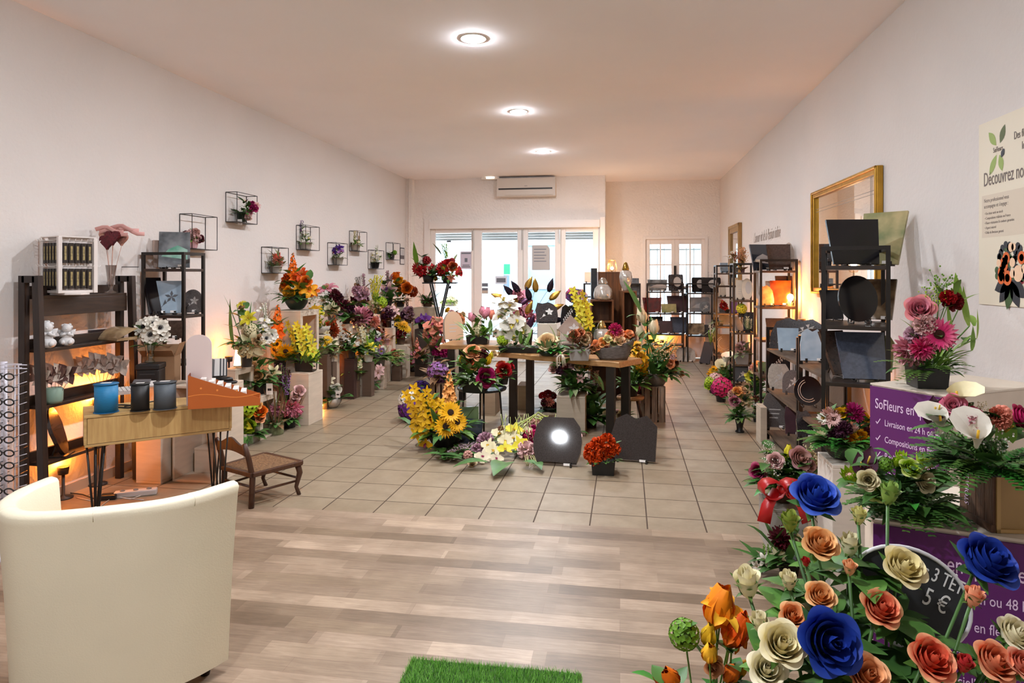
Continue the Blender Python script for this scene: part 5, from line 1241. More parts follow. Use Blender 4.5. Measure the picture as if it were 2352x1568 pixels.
bank('dark red cockscomb with yellow buds in a small dark pot, middle tier', (880, 770), -3.45, 'cup:dark:18x14', 'pe:dred 876,748,20; ct:yellow 884,742,12; be:burg 870,740,14; ro:red 884,752,14', 'b:4:16:20 b:1:12:18', 20, None, None, 0, '#5a4536')
bank('yellow lily and white daisy mix on a plinth under the yellow callas', (745, 812), -3.3, 'cup:moss:24x16', 'li:yellow 740,785,22; da:white 750,790,16; li:cream 732,790,18; da:yellow 752,780,16', 'b:0:22:24', 24, None, None, 0, '#5a4536')
# ------------------------------------------------------------------ the display in the middle of the shop
LIVE = wood('#8a5f38', '#b98a55', .4, 'X', 3, .04)
EDGE = wood('#a97f52', '#c79d6a', .55, 'X', 5, .1)
def slab_table(label, FL, FR, dpt, top, legs, yawless=False):
    d = FR - FL; L_ = d.length; yaw = math.atan2(d.y, d.x)
    t = thing('live_edge_table', label, 'table', (FL.x, FL.y, 0), yaw)
    q = MB(); pl = []
    rd = random.Random(int(L_ * 100))
    n = 16
    for i in range(n + 1): pl.append((L_ * i / n, rd.uniform(-.012, .012) + .012 * math.sin(i * .9)))
    for i in range(n + 1): pl.append((L_ * (1 - i / n) + (.03 if i < 3 else 0), dpt + rd.uniform(-.02, .02) + .02 * math.sin(i * .7)))
    m_ = len(pl); h = .052
    vs = [(x, y + .014, top - h) for x, y in pl] + [(x, y, top - .008) for x, y in pl] + [(x + 0, y + (.006 if y < dpt / 2 else -.006), top) for x, y in pl]
    fs = [(i, (i + 1) % m_, (i + 1) % m_ + m_, i + m_) for i in range(m_)] + [(i + m_, (i + 1) % m_ + m_, (i + 1) % m_ + 2 * m_, i + 2 * m_) for i in range(m_)]
    q.add(vs, [tuple(range(m_ - 1, -1, -1)), tuple(range(2 * m_, 3 * m_))], 0); q.add(vs, fs, 1)
    q.build('slab_top', [LIVE, EDGE], t)
    for x in legs:
        for y in (.06, dpt - .06):
            q = MB(); q.bx(x - .042, x + .042, y - .02, y + .02, 0, top - h); q.build('leg', STEEL, t, bevel=.003)
        q = MB(); q.bx(x - .042, x + .042, .08, dpt - .08, top - h - .012, top - h); q.build('leg_bracket', STEEL, t)
    return t
TT = .72
slab_table('front live-edge wooden slab table on black flat steel legs', onZ(1140, 808, TT), onZ(1421, 832, TT), .42, TT, (.17, 1.28))
slab_table('rear live-edge wooden slab table under the pink tulips', onZ(1010, 791, TT), onZ(1012, 791, TT) + Vector((1.6, -.05, 0)), .6, TT, (.12, 1.42))
def T(u, v): return ('z', TT)
FT = ('z', TT + .001)
A('white orchid branch with stones in a black tray on the front table', (1194, 808), FT, 'tray:black:92x13', 'oc:white 1157,691,38 1171,704,32 1152,726,28 1163,716,26 1176,745,34 1197,755,30 1168,766,30 1186,735,26 1180,770,26; hy:lime 1154,782,20; rb:cream 1150,700,14; ct:champ 1188,720,16', 'w:0:6:44 b:1:22:24 b:3:10:20', hs=1.65)
for i, (u, v, r, c) in enumerate(((1172, 797, 16, 'grey'), (1196, 798, 15, 'brown'), (1214, 800, 12, 'grey'))):
    p = onZ(u, v, TT + .03); q = MB(); q.ball((0, 0, 0), r * depth(p) / 1532, 12, 0, 1, .8, .62); tag(q.build('pebble', mat(['#5e5142', '#4d4030', '#6b6152'][i], .7, var=.2, scale=40), None, p + Vector((0, -.05, 0))), ['large brown pebble in the black orchid tray below the white petals', 'dark middle pebble in the black orchid tray', 'small pebble nearest the cream rose in the black orchid tray'][i], 'pebble', 'pebbles in the orchid tray')
def metal_branch():
    b = onZ(1208, 800, TT); f = depth(b) + .12; b = onF(1208, 790, f); b.z = TT + .001
    t = thing('branch_vase', 'metal branch with plum and gold leaves rising from pink blossoms behind the orchid tray', 'decoration', b); s = f / 1532
    make_pot('cup', 'dark', 34 * s, 40 * s, t)
    lv = [(1187, 664, 'k', 130), (1212, 656, 'g', 60), (1230, 661, 'g', 95), (1215, 680, 'k', 110), (1263, 661, 'k', 70), (1270, 682, 'g', 30), (1198, 695, 'p', 20), (1273, 707, 'g', 10), (1213, 712, 'g', 60), (1274, 735, 'k', -8), (1217, 745, 'p', 60), (1186, 690, 'g', 160), (1150, 683, 'g', 170), (1172, 672, 'k', 140)]
    q = MB(); L3 = dict(k=MB(), g=MB(), p=MB())
    for u, v, c, an in lv:
        p = onF(u, v, f + R.uniform(-.06, .06)) - b
        q.tube([(0, 0, .1), (p.x * .35, p.y * .4, p.z * .6), (p.x * .8, p.y, p.z * .9), tuple(p)], .0022, 5)
        dr_ = Vector((math.cos(math.radians(an)) * CS, math.cos(math.radians(an)) * SN, math.sin(math.radians(an)) + .2))
        o = MB(); leaf(o, p - dr_.normalized() * 10 * s, dr_, 34 * s, 15 * s, 0, (SN, -CS, .2), 0, .3, 5)
        o.build('metal_leaf', dict(k=mat('#1d1522', .25, .6), g=mat('#a9823a', .3, .9), p=mat('#42203a', .25, .6))[c], t, solid=.002)
    q.build('branch_wire', mat('#4b2b3c', .35, .7), t)
    for k, c, u, v, d in (('lily', C['pink'], 1194, 690, 46), ('lily', C['mag'], 1200, 715, 36), ('peony', C['pink'], 1212, 728, 34), ('lily', C['hot'], 1184, 706, 34), ('peony', C['pink'], 1188, 675, 24)):
        p = onF(u, v, f + .05) - b; link(HLAB[k], head_mesh(k, c, None), t, Matrix.Translation(p) @ frame_z((SN + R.uniform(-.4, .4), -CS, .4)) @ Matrix.Scale(d * s * 1.35, 4))
metal_branch()
A('cream rose with white raffia strands in a low dark teal bowl', (1258, 817), FT, 'bowl:green:48x12', 'ro:champ/cream 1257,786,40; ro:cream 1275,782,16; le:white 1285,805,30; an:cream 1240,785,14', 'b:5:26:34 w:3:14:40', dl=0)
p = onZ(1290, 822, TT); q = MB()
for i in range(9): a = R.uniform(-1, 1); q.tube([(0, .04, .03), (.02 * a, -.01, .035), (.05 * a, -.05, .01), (.06 * a + .01, -.07, -.05 - .05 * R.random())], .0022, 4)
tag(q.build('raffia_strand', mat('#dccfb8', .7), None, p), 'white raffia strands hanging over the front table edge', 'raffia')
p = onZ(1264, 800, TT); q = MB(); r = 9 * depth(p) / 1532; q.lathe([(1e-5, 0), (r, 0), (r, r * 4.6), (r * .8, r * 4.8), (1e-5, r * 4.7)], 20); tag(q.build('pillar_candle', mat('#d6c8ae', .5), None, p + Vector((.05, .16, 0))), 'pale pillar candle standing behind the cream rose', 'candle')
A('terracotta cone flower pot with champagne roses in a grey square pot', (1330, 826), FT, 'box:grey:46x26', 'ro:rust/peach 1320,768,20 1332,765,20 1340,774,16; ro:champ 1345,780,22; ro:tan 1352,772,18; he:brown 1315,775,40; rb:dust 1308,778,18; be:brown 1325,780,16; he:tan 1335,760,40', 'b:4:14:26 b:1:14:22', yaw=.1)
A('arching yellow orchid spray in a dark pot behind the champagne roses', (1342, 800), ('f', 6.9), 'cup:dark:24x20', 'cy:lemon 1338,712,92; cy:lemon/yellow 1346,725,80; oc:lemon 1335,735,24 1345,745,22 1350,700,20 1332,705,20 1340,722,24; ro:lemon 1347,760,18', 'w:0:10:50')
plaque('dark slate plaque shaped like a crumpled leaf with a white drawing, on the front table', (1256, 742), ('f', 7.0), 52, 44, 'rock', 'dark', 'flower', tilt=.5, feet='block', tag_=False, lift=.0)
plaque('black plaque with etched flower branch standing between crumpled slate and yellow orchid', (1306, 752), ('f', 7.05), 36, 50, 'wave', 'black', 'branch', tilt=.2, yaw=TH + .05)
plaque('brown diamond-shaped plaque leaning behind the terracotta cone flowers', (1312, 790), ('f', 6.75), 60, 64, 'dia', 'taupe', 'flower', tilt=.25, feet='block', tag_=False)
# plinth blocks that lift those three above the table top
def block(label, u, v, f, w_, d=.12, col='#d8cdbf', zb=TT + .001, name='display_block'):
    p = onF(u, v, f); s = f / 1532; q = MB(); q.bx(-w_ * s / 2, w_ * s / 2, -d / 2, d / 2, zb, p.z - .001)
    tag(q.build(name, mat(col, .6), None, (p.x, p.y + .02, 0), (0, 0, TH), bevel=.003), label, 'block')
block('cream display block under the crumpled slate plaque', 1256, 742, 7.0, 44)
block('pale display block under the black etched plaque', 1306, 752, 7.05, 36, .1)
block('dark display block under the yellow orchid pot', 1342, 800, 6.9, 28, .12, '#2b2420')
block('low dark block under the brown diamond plaque', 1312, 790, 6.75, 40, .1, '#2b2420')
def boat_basket():
    a, b = onZ(1368, 832, TT), onZ(1448, 820, TT); c = (a + b) / 2; c.z = TT + .004; s = depth(c) / 1532
    yaw = TH - .1; L_ = 100 * s
    t = thing('wicker_boat_basket', 'grey wicker boat-shaped basket of peach and orange roses on the front table end', 'flower basket', c, yaw)
    q = MB(); rows = []
    for k in range(7):
        z = k / 6; r = []
        for i in range(40):
            an = 2 * PI * i / 40; x = math.cos(an); e = .62 + .38 * z
            r.append((x * L_ / 2 * e, math.sin(an) * .085 * e * (1 - .25 * x * x), .10 * z + (.10 * z) * (x * .5 + .5) ** 2 * 1.0 + .003 * ((i + k) % 2)))
        rows.append(r)
    q.strip(rows, 0, True, True); q.add(rows[0], [tuple(range(39, -1, -1))]); q.build('basket_body', mat('#6f6660', .9, col2='#a59c94', scale=14, stretch=(2, 2, 26), bump=1, bscale=50), t, solid=.006)
    inv = Matrix.Rotation(-yaw, 4, 'Z') @ Matrix.Translation(-c); f = depth(c); hp = []
    for k, c1, c2, u, v, d in (('rose', 'peach', 'orange', 1372, 792, 26), ('rose', 'apri', 'peach', 1386, 786, 26), ('rose', 'orange', 'peach', 1380, 798, 22), ('rose', 'cream', None, 1409, 786, 24), ('rose', 'champ', 'peach', 1424, 782, 26), ('rose', 'peach', 'coral', 1404, 768, 26), ('rose', 'salmon', 'peach', 1420, 764, 26), ('rose', 'orange', 'peach', 1436, 770, 24), ('chrysanthemum', 'hot', None, 1414, 756, 30), ('rose', 'peach', 'orange', 1446, 766, 20), ('rose', 'cream', 'lemon', 1396, 778, 20), ('rose', 'salmon', None, 1392, 796, 20), ('rose', 'peach', None, 1363, 800, 18), ('rose', 'champ', None, 1438, 784, 18)):
        kk = 'mum' if k == 'chrysanthemum' else k
        p = onF(u, v, f + R.uniform(-.05, .06)); link(HLAB[kk], head_mesh(kk, c1, c2), t, inv @ Matrix.Translation(p) @ frame_z((SN + R.uniform(-.5, .5), -CS, .9)) @ Matrix.Scale(d * s * 1.15, 4)); hp.append(inv @ p)
    q = MB()
    for h in hp:
        for i in range(4): leaf(q, h - Vector((0, 0, .03)) + rv() * .03, (R.uniform(-1, 1), R.uniform(-1, 1), .3), .06, .035)
    q.build('foliage', GREENS[0], t)
boat_basket()
# rear table
plaque('beige half-disc plaque with floral rim on the rear table', (1044, 781), ('z', TT + .001), 40, 64, 'arch', 'back', 'words', yaw=.75, tilt=.1, thick=.04, feet='easel', tag_=False, back='lightstone')
A('pink tulips with succulents in a long black box on the rear table', (1098, 789), ('z', TT + .001), 'tray:black:52x20', 'tu:pink/salmon 1082,728,20 1090,730,18 1108,714,20 1120,716,20; tu:salmon/apri 1130,722,20; tu:pink 1114,722,18; hy:cream 1096,758,20; pe:green 1108,760,16; an:white 1138,765,16', 'w:0:12:48 b:1:16:22 b:3:14:18', hs=1.6)
A('peach and red roses on the sideboard by the door, behind the half-disc plaque', (1048, 765), ('f', 9.2), 'cup:dark:26x16', 'ro:red 1044,724,16; ro:peach 1054,728,18 1060,736,16; ro:lpink 1036,718,14; ro:yellow 1028,712,12; ro:champ 1064,722,12', 'b:1:20:18')
pt_plinth('pale plinth under the peach and red roses by the door', 1036, 1060, (1048, 765.5), ('f', 9.2), .25)
# ------------------------------------------------------------------ wooden crate tower with glass urn lamps
BRN = wood('#4a2a14', '#6e4220', .45, 'Z', 4, .05)
def crate_box(label, u0, u1, v1, f, d, zb=0.0, shelf=(), name='wooden_crate', panel=True):
    a, b = onF(u0, v1, f), onF(u1, v1, f); w_ = (b - a).length; h = a.z - zb
    t = thing(name, label, 'crate', (a.x, a.y, zb), TH); k = .022
    q = MB()
    q.bx(0, k, 0, d, 0, h); q.bx(w_ - k, w_, 0, d, 0, h); q.bx(k, w_ - k, 0, d, h - k, h); q.bx(k, w_ - k, 0, d, 0, k); q.build('crate_frame', BRN, t, bevel=.004)
    if panel: q = MB(); q.bx(k, w_ - k, 0.0, .012, k, h - k) if panel == 'front' else q.bx(k, w_ - k, d - .012, d, k, h - k); q.build('crate_panel', BRN, t)
    for z in shelf: q = MB(); q.bx(k, w_ - k, .0, d - .01, z - .008, z + .008); q.build('crate_shelf', BRN, t)
    return t
crate_box('tallest brown wooden crate standing on end behind the front table', 1374, 1428, 624, 8.3, .3, 0, (.5, 1.05), panel='front')
crate_box('brown wooden crate under the ribbed glass urn lamp', 1356, 1410, 688, 7.95, .28, 0, (.45, .95))
crate_box('narrow brown wooden crate under the tall glass urn with gold cap', 1430, 1463, 668, 8.0, .28, 0, (.5,))
def urn_lamp(label, u, vb, f, w_, h, capcol, ribs, name='glass_urn'):
    p = onF(u, vb, f); s = f / 1532; r = w_ * s / 2; hh = h * s
    t = thing(name, label, 'urn', p, 0)
    q = MB(); pr = [(1e-5, 0), (r * .8, 0), (r * .97, hh * .08), (r, hh * .25), (r * .88, hh * .5), (r * .6, hh * .64), (r * .5, hh * .68)] if ribs else [(1e-5, 0), (r * .45, 0), (r * .5, hh * .06), (r * .9, hh * .3), (r, hh * .5), (r * .85, hh * .68), (r * .5, hh * .74)]
    q.lathe(pr, 36, 0, flute=18 if ribs else 9, fl=.03); q.build('urn_body', mat('#d9d4cc', .12, .55, var=.15, scale=30, trans=.3), t)
    q = MB(); z0 = pr[-1][1]; q.lathe([(r * .5, z0), (r * .56, z0 + hh * .05), (r * .42, z0 + hh * .16), (r * .24, z0 + hh * .27), (1e-5, z0 + hh * .3)], 24); q.build('urn_cap', mat(capcol, .2, .9), t)
urn_lamp('ribbed silvery glass urn lamp with domed cap on a brown crate', 1385, 688, 8.02, 42, 52, '#b9b1a6', True)
urn_lamp('tall clear glass urn with gold cap on the narrow brown crate', 1437, 668, 8.12, 30, 64, '#a07f36', False)
urn_lamp('small glass urn with gold cap standing behind the basket of roses', 1382, 800, 6.9, 38, 62, '#b39a62', False)
block('low dark block under the small glass urn behind the basket', 1382, 800, 6.9, 34, .12, '#2b2420')
p = onF(1364, 688, 8.15); q = MB(); h = 72 * 8.15 / 1532; q.bx(-.036, .036, -.03, .03, 0, h); tag(q.build('gift_box', mat('#23262a', .3, var=.3, scale=20), None, p, (0, 0, TH), bevel=.002), 'tall narrow black box standing beside the ribbed glass urn', 'box')
p = onF(1406, 624, 11.3); p.z = 1.377; p.y = 11.18; t = thing('wire_lamp', 'lit lamp with golden wire basket shade above the tallest crate, by the recess corner', 'table lamp', p)
q = MB(); s = 11.3 / 1532; z9 = .18 / s
for i in range(16):
    a = 2 * PI * i / 16; q.tube([(r_ * s * math.cos(a), r_ * s * math.sin(a), (z + z9) * s) for r_, z in ((7, 0), (10.5, 8), (9, 18), (7, 27))], .0018, 4)
for r_, z in ((7, 0), (7, 27)): q.tube([(r_ * s * math.cos(a), r_ * s * math.sin(a), (z + z9) * s) for a in [2 * PI * k / 20 for k in range(21)]], .003, 5)
q.build('wire_shade', mat('#b58a3c', .35, .8), t)
q = MB(); q.ball((0, 0, (9 + z9) * s), .026, 12); q.build('bulb', emis('#ffb35e', 60), t)
l_ = bpy.data.lights.new('wire_lamp_light', 'POINT'); l_.energy = 17; l_.color = lin('#ffcfa2'); l_.shadow_soft_size = .04
o_ = bpy.data.objects.new('wire_lamp_light', l_); COL.objects.link(o_); o_.location = p + Vector((0, 0, .18 + 16 * s))
q = MB(); q.lathe([(1e-5, 0), (.05, 0), (.05, .01), (.012, .02), (.012, .2), (1e-5, .21)], 12); q.build('lamp_base', BLACK, t)
# ------------------------------------------------------------------ pots to the window side of the tower
def slat_crate(label, u0, u1, v0, v1, f, d=.24, name='slatted_crate'):
    a, b = onF(u0, v1, f), onF(u1, v1, f); top = onF(u0, v0, f).z; w_ = (b - a).length
    t = thing(name, label, 'crate', (a.x, a.y, 0), TH); m = wood('#6b5747', '#917a66', .8, 'Z', 5, .2)
    n = 3
    for i in range(n):
        for y in (0, d): q = MB(); x = w_ * (i + .12) / n; q.bx(x, x + w_ / n * .72, y - .005, y + .005, 0, top); q.build('slat', m, t)
    for x in (0, w_):
        for j in range(3): q = MB(); y = d * (j + .14) / 3; q.bx(x - .005, x + .005, y, y + d / 3 * .72, 0, top); q.build('slat', m, t)
    q = MB(); q.bx(.005, w_ - .005, .005, d - .005, top - .014, top); q.bx(.005, w_ - .005, .005, d - .005, .02, .034); q.build('crate_board', m, t)
slat_crate('weathered slatted crate on end under the white tulip bowl', 1479, 1528, 888, 970, 6.82, .26)
A('tall ivory tulips with dark foliage and peach roses in a big taupe bowl', (1505, 887), ('f', 6.95), 'bowl:taupe:62x32', 'tu:ivory/cream 1474,724,40 1502,750,40 1470,762,32; gy:champ 1528,800,62 1515,812,44; ro:peach 1540,835,20; ro:champ 1549,846,18; rb:peach 1566,858,18; ro:brown 1552,835,14; pe:lpink 1545,820,12', 'w:1:12:80 g:0:10:110 b:1:60:34 b:5:10:34', name='flower_arrangement')
A('bright yellow cascading blossoms in a dark pot at the front table end', (1450, 908), ('f', 6.75), 'cup:dark:34x30', 'li:yellow 1466,803,28 1474,818,28 1481,835,26 1470,852,28 1478,860,24; da:gold 1462,790,20 1458,815,20; li:gold 1478,846,24 1465,836,22', 'b:0:24:34 b:1:16:28 g:0:8:80')
t = thing('round_stool', 'low round wooden stool under the yellow cascading blossoms', 'stool', onF(1448, 909, 6.75) * 1.0); zt = t.location.z; t.location.z = 0
q = MB(); q.lathe([(1e-5, zt - .03), (.13, zt - .03), (.14, zt - .015), (.135, zt), (1e-5, zt)], 28); q.build('stool_seat', wood('#8a5f38', '#a87b4b', .5, 'X', 4, .05), t)
for i in range(3): a = i * 2.09 + .4; q = MB(); q.tube([(.07 * math.cos(a), .07 * math.sin(a), zt - .03), (.13 * math.cos(a), .13 * math.sin(a), 0)], .016, 8); q.build('leg', mat('#3a2418', .5), t)
A('pink wrapped bouquet lying behind the slatted crate', (1475, 925), ('f', 7.0), 'cup:pink:20x20', 'pe:hot 1470,895,24 1482,890,20; ro:pink 1462,905,16; li:red 1456,900,14', 'b:1:10:20')
A('dark red and champagne mix in a dark pot at the foot of the slatted crate', (1437, 985), ('z', 0), 'cup:dark:26x22', 'ro:cream 1428,955,22; ro:lpink 1418,950,18; pe:burg 1440,945,16; oc:champ 1408,962,16', 'b:1:20:26')
# under the front table
pt_plinth('tall grey-beige cube under the slab table carrying purple tulip bunch', 1281, 1345, (1314, 903), ('f', 6.45), .34, col='#a39583', name='display_plinth')
A('purple tulip, white and yellow roses with a round leaf in a black cone pot', (1320, 902), ('f', 6.42), 'cup:black:24x14', 'ct:burg 1297,842,26; ro:lpink 1311,838,22; ro:yellow 1338,836,26; ro:cream 1330,842,18; li:lpink 1332,868,20; ro:dust 1272,845,22; pe:plum 1285,850,18; ro:champ 1352,842,16', 'b:1:44:34 r:0:10:36 b:3:10:26 w:1:12:44')
A('red carnations in a dark pot with white ribbon under the slab tables', (1263, 965), ('f', 7.4), 'cup:black:32x30', 'ca:dred 1258,905,22 1270,908,18; ca:red 1246,908,18; mu:salmon 1262,922,20; ca:burg 1252,925,20 1272,930,16', 'b:1:24:24')
pt_plinth('narrow beige cube standing between the legs of the rear slab table', 1192, 1214, (1203, 880), ('f', 7.6), .3, col='#a89880')
pt_plinth('beige cube leaning under the round side table', 1110, 1143, (1127, 892), ('f', 7.3), .3, col='#a58f76')
A('dark tropical leaves and pale lilies in a tall dark pot under the slab table', (1358, 990), ('f', 6.6), 'cup:dark:28x40', 'li:lpink 1368,880,20; pe:plum 1362,900,18; cl:burg 1350,920,26; oc:cream 1395,945,22; ro:white 1402,952,20; he:dust 1370,870,40', 'b:1:30:52 w:1:14:70')
# round side table with two bouquets
c = onF(1107, 890, 6.35); t = thing('round_side_table', 'dark round metal side table on thin legs beside the slab tables', 'side table', (c.x, c.y, 0)); zt = c.z
q = MB(); q.lathe([(1e-5, zt - .016), (.23, zt - .016), (.235, zt - .008), (.235, zt + .004), (.225, zt + .004), (.225, zt), (1e-5, zt)], 40); q.build('table_top', mat('#2a2a2e', .22, .4), t)
for i in range(4): a = i * PI / 2 + .3; q = MB(); q.tube([(.17 * math.cos(a), .17 * math.sin(a), zt - .016), (.2 * math.cos(a), .2 * math.sin(a), 0)], .009, 8); q.build('leg', STEEL, t)
zt += .001
A('basket bouquet of yellow buds, peach blossoms and a crimson rose in a square black pot', (1092, 898), ('z', zt), 'box:black:54x26', 'ro:peach 1085,808,30 1097,815,22; ct:yellow 1062,826,22 1122,826,24; pe:burg 1108,815,22; ro:mag/dred 1116,866,34; ro:apri 1087,840,18; ro:rust 1078,832,16; ct:lemon 1128,816,16; an:white 1055,828,12; ro:champ 1135,812,14', 'b:0:50:40 b:3:30:32 b:1:24:30', dl=-.02, hs=1.5)
A('dark red roses in a small dark pot at the rim of the round side table', (1156, 882), ('z', zt), 'cup:dark:26x18', 'ro:red/dred 1158,850,30 1172,840,18; ro:rust 1150,838,20; ro:dred 1145,856,20', 'b:1:22:26 b:4:8:22')
# floor pots in front
A('sunflowers and cascading yellow orchids in a big black bowl on the tiles', (1022, 1028), ('z', 0), 'bowl:black:84x46', 'su:sunf 1035,947,40,-.34 1024,979,40,-.36 1050,969,36,-.34; cy:yellow 968,955,110 985,940,110; oc:yellow 965,935,26 975,960,26 958,975,24 985,1000,28 978,1018,26 990,985,22 995,925,26 1004,945,24; li:yellow 992,915,28 1010,925,26; li:orange 985,965,22; sp:apri/orange 1031,898,96,.05 1038,912,70,.05; li:gold 1000,960,22', 'b:0:26:40 w:1:6:70 b:1:24:34 b:5:8:40', hs=1.35)
A('violet and white hydrangeas in a black pot beside the sunflower bowl', (944, 968), ('z', 0), 'cup:black:40x30', 'hy:purple 941,942,52; hy:white 936,916,42; hy:violet 956,926,34', 'b:1:18:22')
A('deep violet hydrangea in a black pot behind the white one', (968, 942), ('z', 0), 'cup:black:30x26', 'hy:violet 969,896,44 950,896,26; hy:purple 960,908,26', 'b:1:14:22')
slat_crate('weathered slatted crate holding the lilac chrysanthemum', 988, 1026, 880, 940, 7.2, .24)
A('lilac chrysanthemum with white roses and brown leaves in a dark pot on a crate', (1008, 879), ('f', 7.3), 'cup:dark:34x16', 'hy:lilac 1005,856,46; ro:white 1019,838,18 1026,860,20; pe:mauve 994,852,20; ro:lpink 1000,836,14', 'b:4:20:36 b:1:12:24')
A('magenta tulips in a dark cone pot on the tiles behind the rear table end', (1014, 890), ('z', 0), 'vase:dark:34x70', 'pe:mag 1006,806,26 1020,808,24; ct:hot 1013,800,20; an:white 1014,826,12', 'b:1:18:24')
plaque('low dark green box-shaped plaque under the round side table', (1078, 1000), ('f', 6.1), 44, 62, 'rect', 'green', None, yaw=TH + .2, tilt=.1, feet='block', tag_=False)
plaque('dark grey plaque leaning beneath the round side table beside green one', (1074, 1018), ('z', 0), 60, 50, 'rect', 'slate', None, yaw=TH - .3, tilt=.35, feet='block', tag_=False)
# spray of flowers lying on the tiles
def lying_spray():
    c = onZ(1130, 1045, 0); t = thing('funeral_spray', 'long spray of cream orchids and plum roses lying on the tiles before the tables', 'flower spray', c)
    inv = Matrix.Translation(-c); rd = random.Random(4)
    fl = [('oc', 'cream', 1149, 996, 30, .16), ('oc', 'lemon', 1181, 986, 28, .2), ('oc', 'cream', 1181, 1006, 28, .14), ('oc', 'lemon', 1194, 1020, 30, .11), ('oc', 'cream', 1132, 1034, 30, .08), ('oc', 'ivory', 1109, 1048, 28, .05), ('pe', 'mauve', 1114, 1011, 32, .12), ('pe', 'hot', 1219, 1004, 34, .12), ('pe', 'lpink', 1209, 1032, 34, .08), ('oc', 'cream', 1160, 1012, 26, .14),
          ('ro', 'mag', 1226, 990, 24, .14), ('pe', 'mauve', 1268, 982, 24, .14), ('ro', 'lpink', 1290, 985, 22, .12), ('be', 'dust', 1228, 972, 22, .18), ('oc', 'ivory', 1255, 975, 22, .16), ('ro', 'lime', 1250, 965, 18, .18), ('be', 'brown', 1152, 988, 18, .18), ('ro', 'lpink', 1325, 1000, 18, .08), ('oc', 'ivory', 1098, 1058, 22, .03), ('ro', 'champ', 1084, 1062, 16, .03), ('oc', 'cream', 1168, 990, 26, .18), ('oc', 'lemon', 1160, 1030, 26, .1), ('oc', 'cream', 1122, 1022, 26, .11), ('oc', 'ivory', 1140, 1052, 24, .05), ('oc', 'cream', 1205, 990, 26, .17), ('pe', 'mauve', 1096, 1030, 22, .08), ('be', 'dust', 1075, 1045, 18, .06), ('oc', 'lemon', 1240, 985, 22, .15), ('rb', 'lime', 1280, 972, 18, .16)]
    for k, c1, u, v, d, z in fl:
        p = onZ(u, v, z); s = depth(p) / 1532; kk = HN[k]
        link(HLAB.get(kk, kk), head_mesh(kk, c1, None), t, inv @ Matrix.Translation(p) @ frame_z((SN + rd.uniform(-.4, .4), -CS, .9), rd.uniform(0, 6) if k != 'oc' else rd.uniform(-.4, .4)) @ Matrix.Scale(d * s * 1.4, 4))
    q = MB()
    for u, v, L_, a, wr, kind in ((1120, 1062, .3, -2.6, .4, 0), (1165, 1062, .36, -1.7, .5, 0), (1180, 1040, .34, .7, .42, 0), (1110, 1046, .22, 3.3, .35, 0), (1060, 1050, .25, 3.1, .3, 0), (1020, 1045, .2, 3.3, .35, 0), (1090, 1040, .3, 2.9, .3, 0), (1200, 1060, .2, -.6, .4, 0), (1230, 1062, .2, -1.2, .4, 0)):
        p = onZ(u, v, .04) - c; leaf(q, p, (math.cos(a), math.sin(a), .35), L_, L_ * wr, 0, (0, 0, 1), .35, .2, 5)
    for i in range(110):
        t_ = rd.random(); p = onZ(1000 + 330 * t_, 1045 - 50 * t_ + rd.uniform(-14, 14), .03) - c; a = rd.uniform(0, 6.28); leaf(q, p, (math.cos(a), math.sin(a), .5), rd.uniform(.08, .18), .05, 0, (0, 0, 1), .4, .2)
    q.build('foliage', GREENS[1], t)
    q = MB()
    for i in range(4):
        a0 = onZ(1080 + 26 * i, 1025, .08) - c; b0 = onZ(1330 - 8 * i, 985 + 3 * i, .06) - c; m_ = (a0 + b0) / 2 + Vector((0, 0, .16 + .025 * i))
        q.tube([a0, a0 * .6 + m_ * .45, m_, b0 * .6 + m_ * .42, b0], [.004, .008, .009, .006, .002], 5, sx=.35)
    for i in range(16): p = onZ(1150 + 8 * i + rd.uniform(-20, 20), 1010, .12) - c; q.tube([p, p + Vector((rd.uniform(-.1, .1), rd.uniform(-.05, .1), .2))], .0025, 4)
    for i in range(8): p = onZ(1205 + 4 * i, 1045, .06) - c; q.tube([p, p + Vector((rd.uniform(-.02, .08), -.12, -.05))], .0025, 4)
    q.build('grass_blade', mat('#9fae5c', .6, col2='#c9c78c', scale=6), t)
    q = MB()
    for j in range(3):
        a0 = onZ(1110, 1022 + 5 * j, .06) - c; b0 = onZ(1034 - 6 * j, 1036 + 3 * j, .03) - c
        q.tube([a0, (a0 + b0) / 2 + Vector((0, 0, .03)), b0], .004, 5, 1)
        for i in range(40): k = i / 40; q.ball(tuple(a0 * (1 - k) + b0 * k + Vector((0, 0, .03 * math.sin(PI * k))) + rv() * .016), .008, 5, 0)
    q.build('heather_sprig', [mat('#9a7d8c', .8, col2='#c9b4ba', scale=30), mat('#b9a68c', .7)], t)
lying_spray()
plaque('polished dark barrel-shaped plaque with a price tag lying at the front of the floor display', (1277, 1071), ('z', 0), 112, 92, 'barrel', 'granite', None, tilt=.52, thick=.05, mcol=SILV, yaw=-.03, lift=.01)
q = None
A('bright orange double blossoms in a small black square pot, nearest of the floor display', (1386, 1085), ('z', 0), 'box:black:54x32', 'pe:dorange 1360,1035,34 1372,1018,28 1395,1012,32 1412,1030,28 1385,1040,28 1366,1055,28; ca:dorange 1400,1038,28 1380,1026,26 1405,1020,24 1350,1045,22', 'b:1:16:26')
plaque('large dark brown heart-topped stone plaque beside the orange blossoms', (1452, 1062), ('z', 0), 104, 100, 'wave', 'granite', None, tilt=.3, thick=.05, yaw=TH - .3)
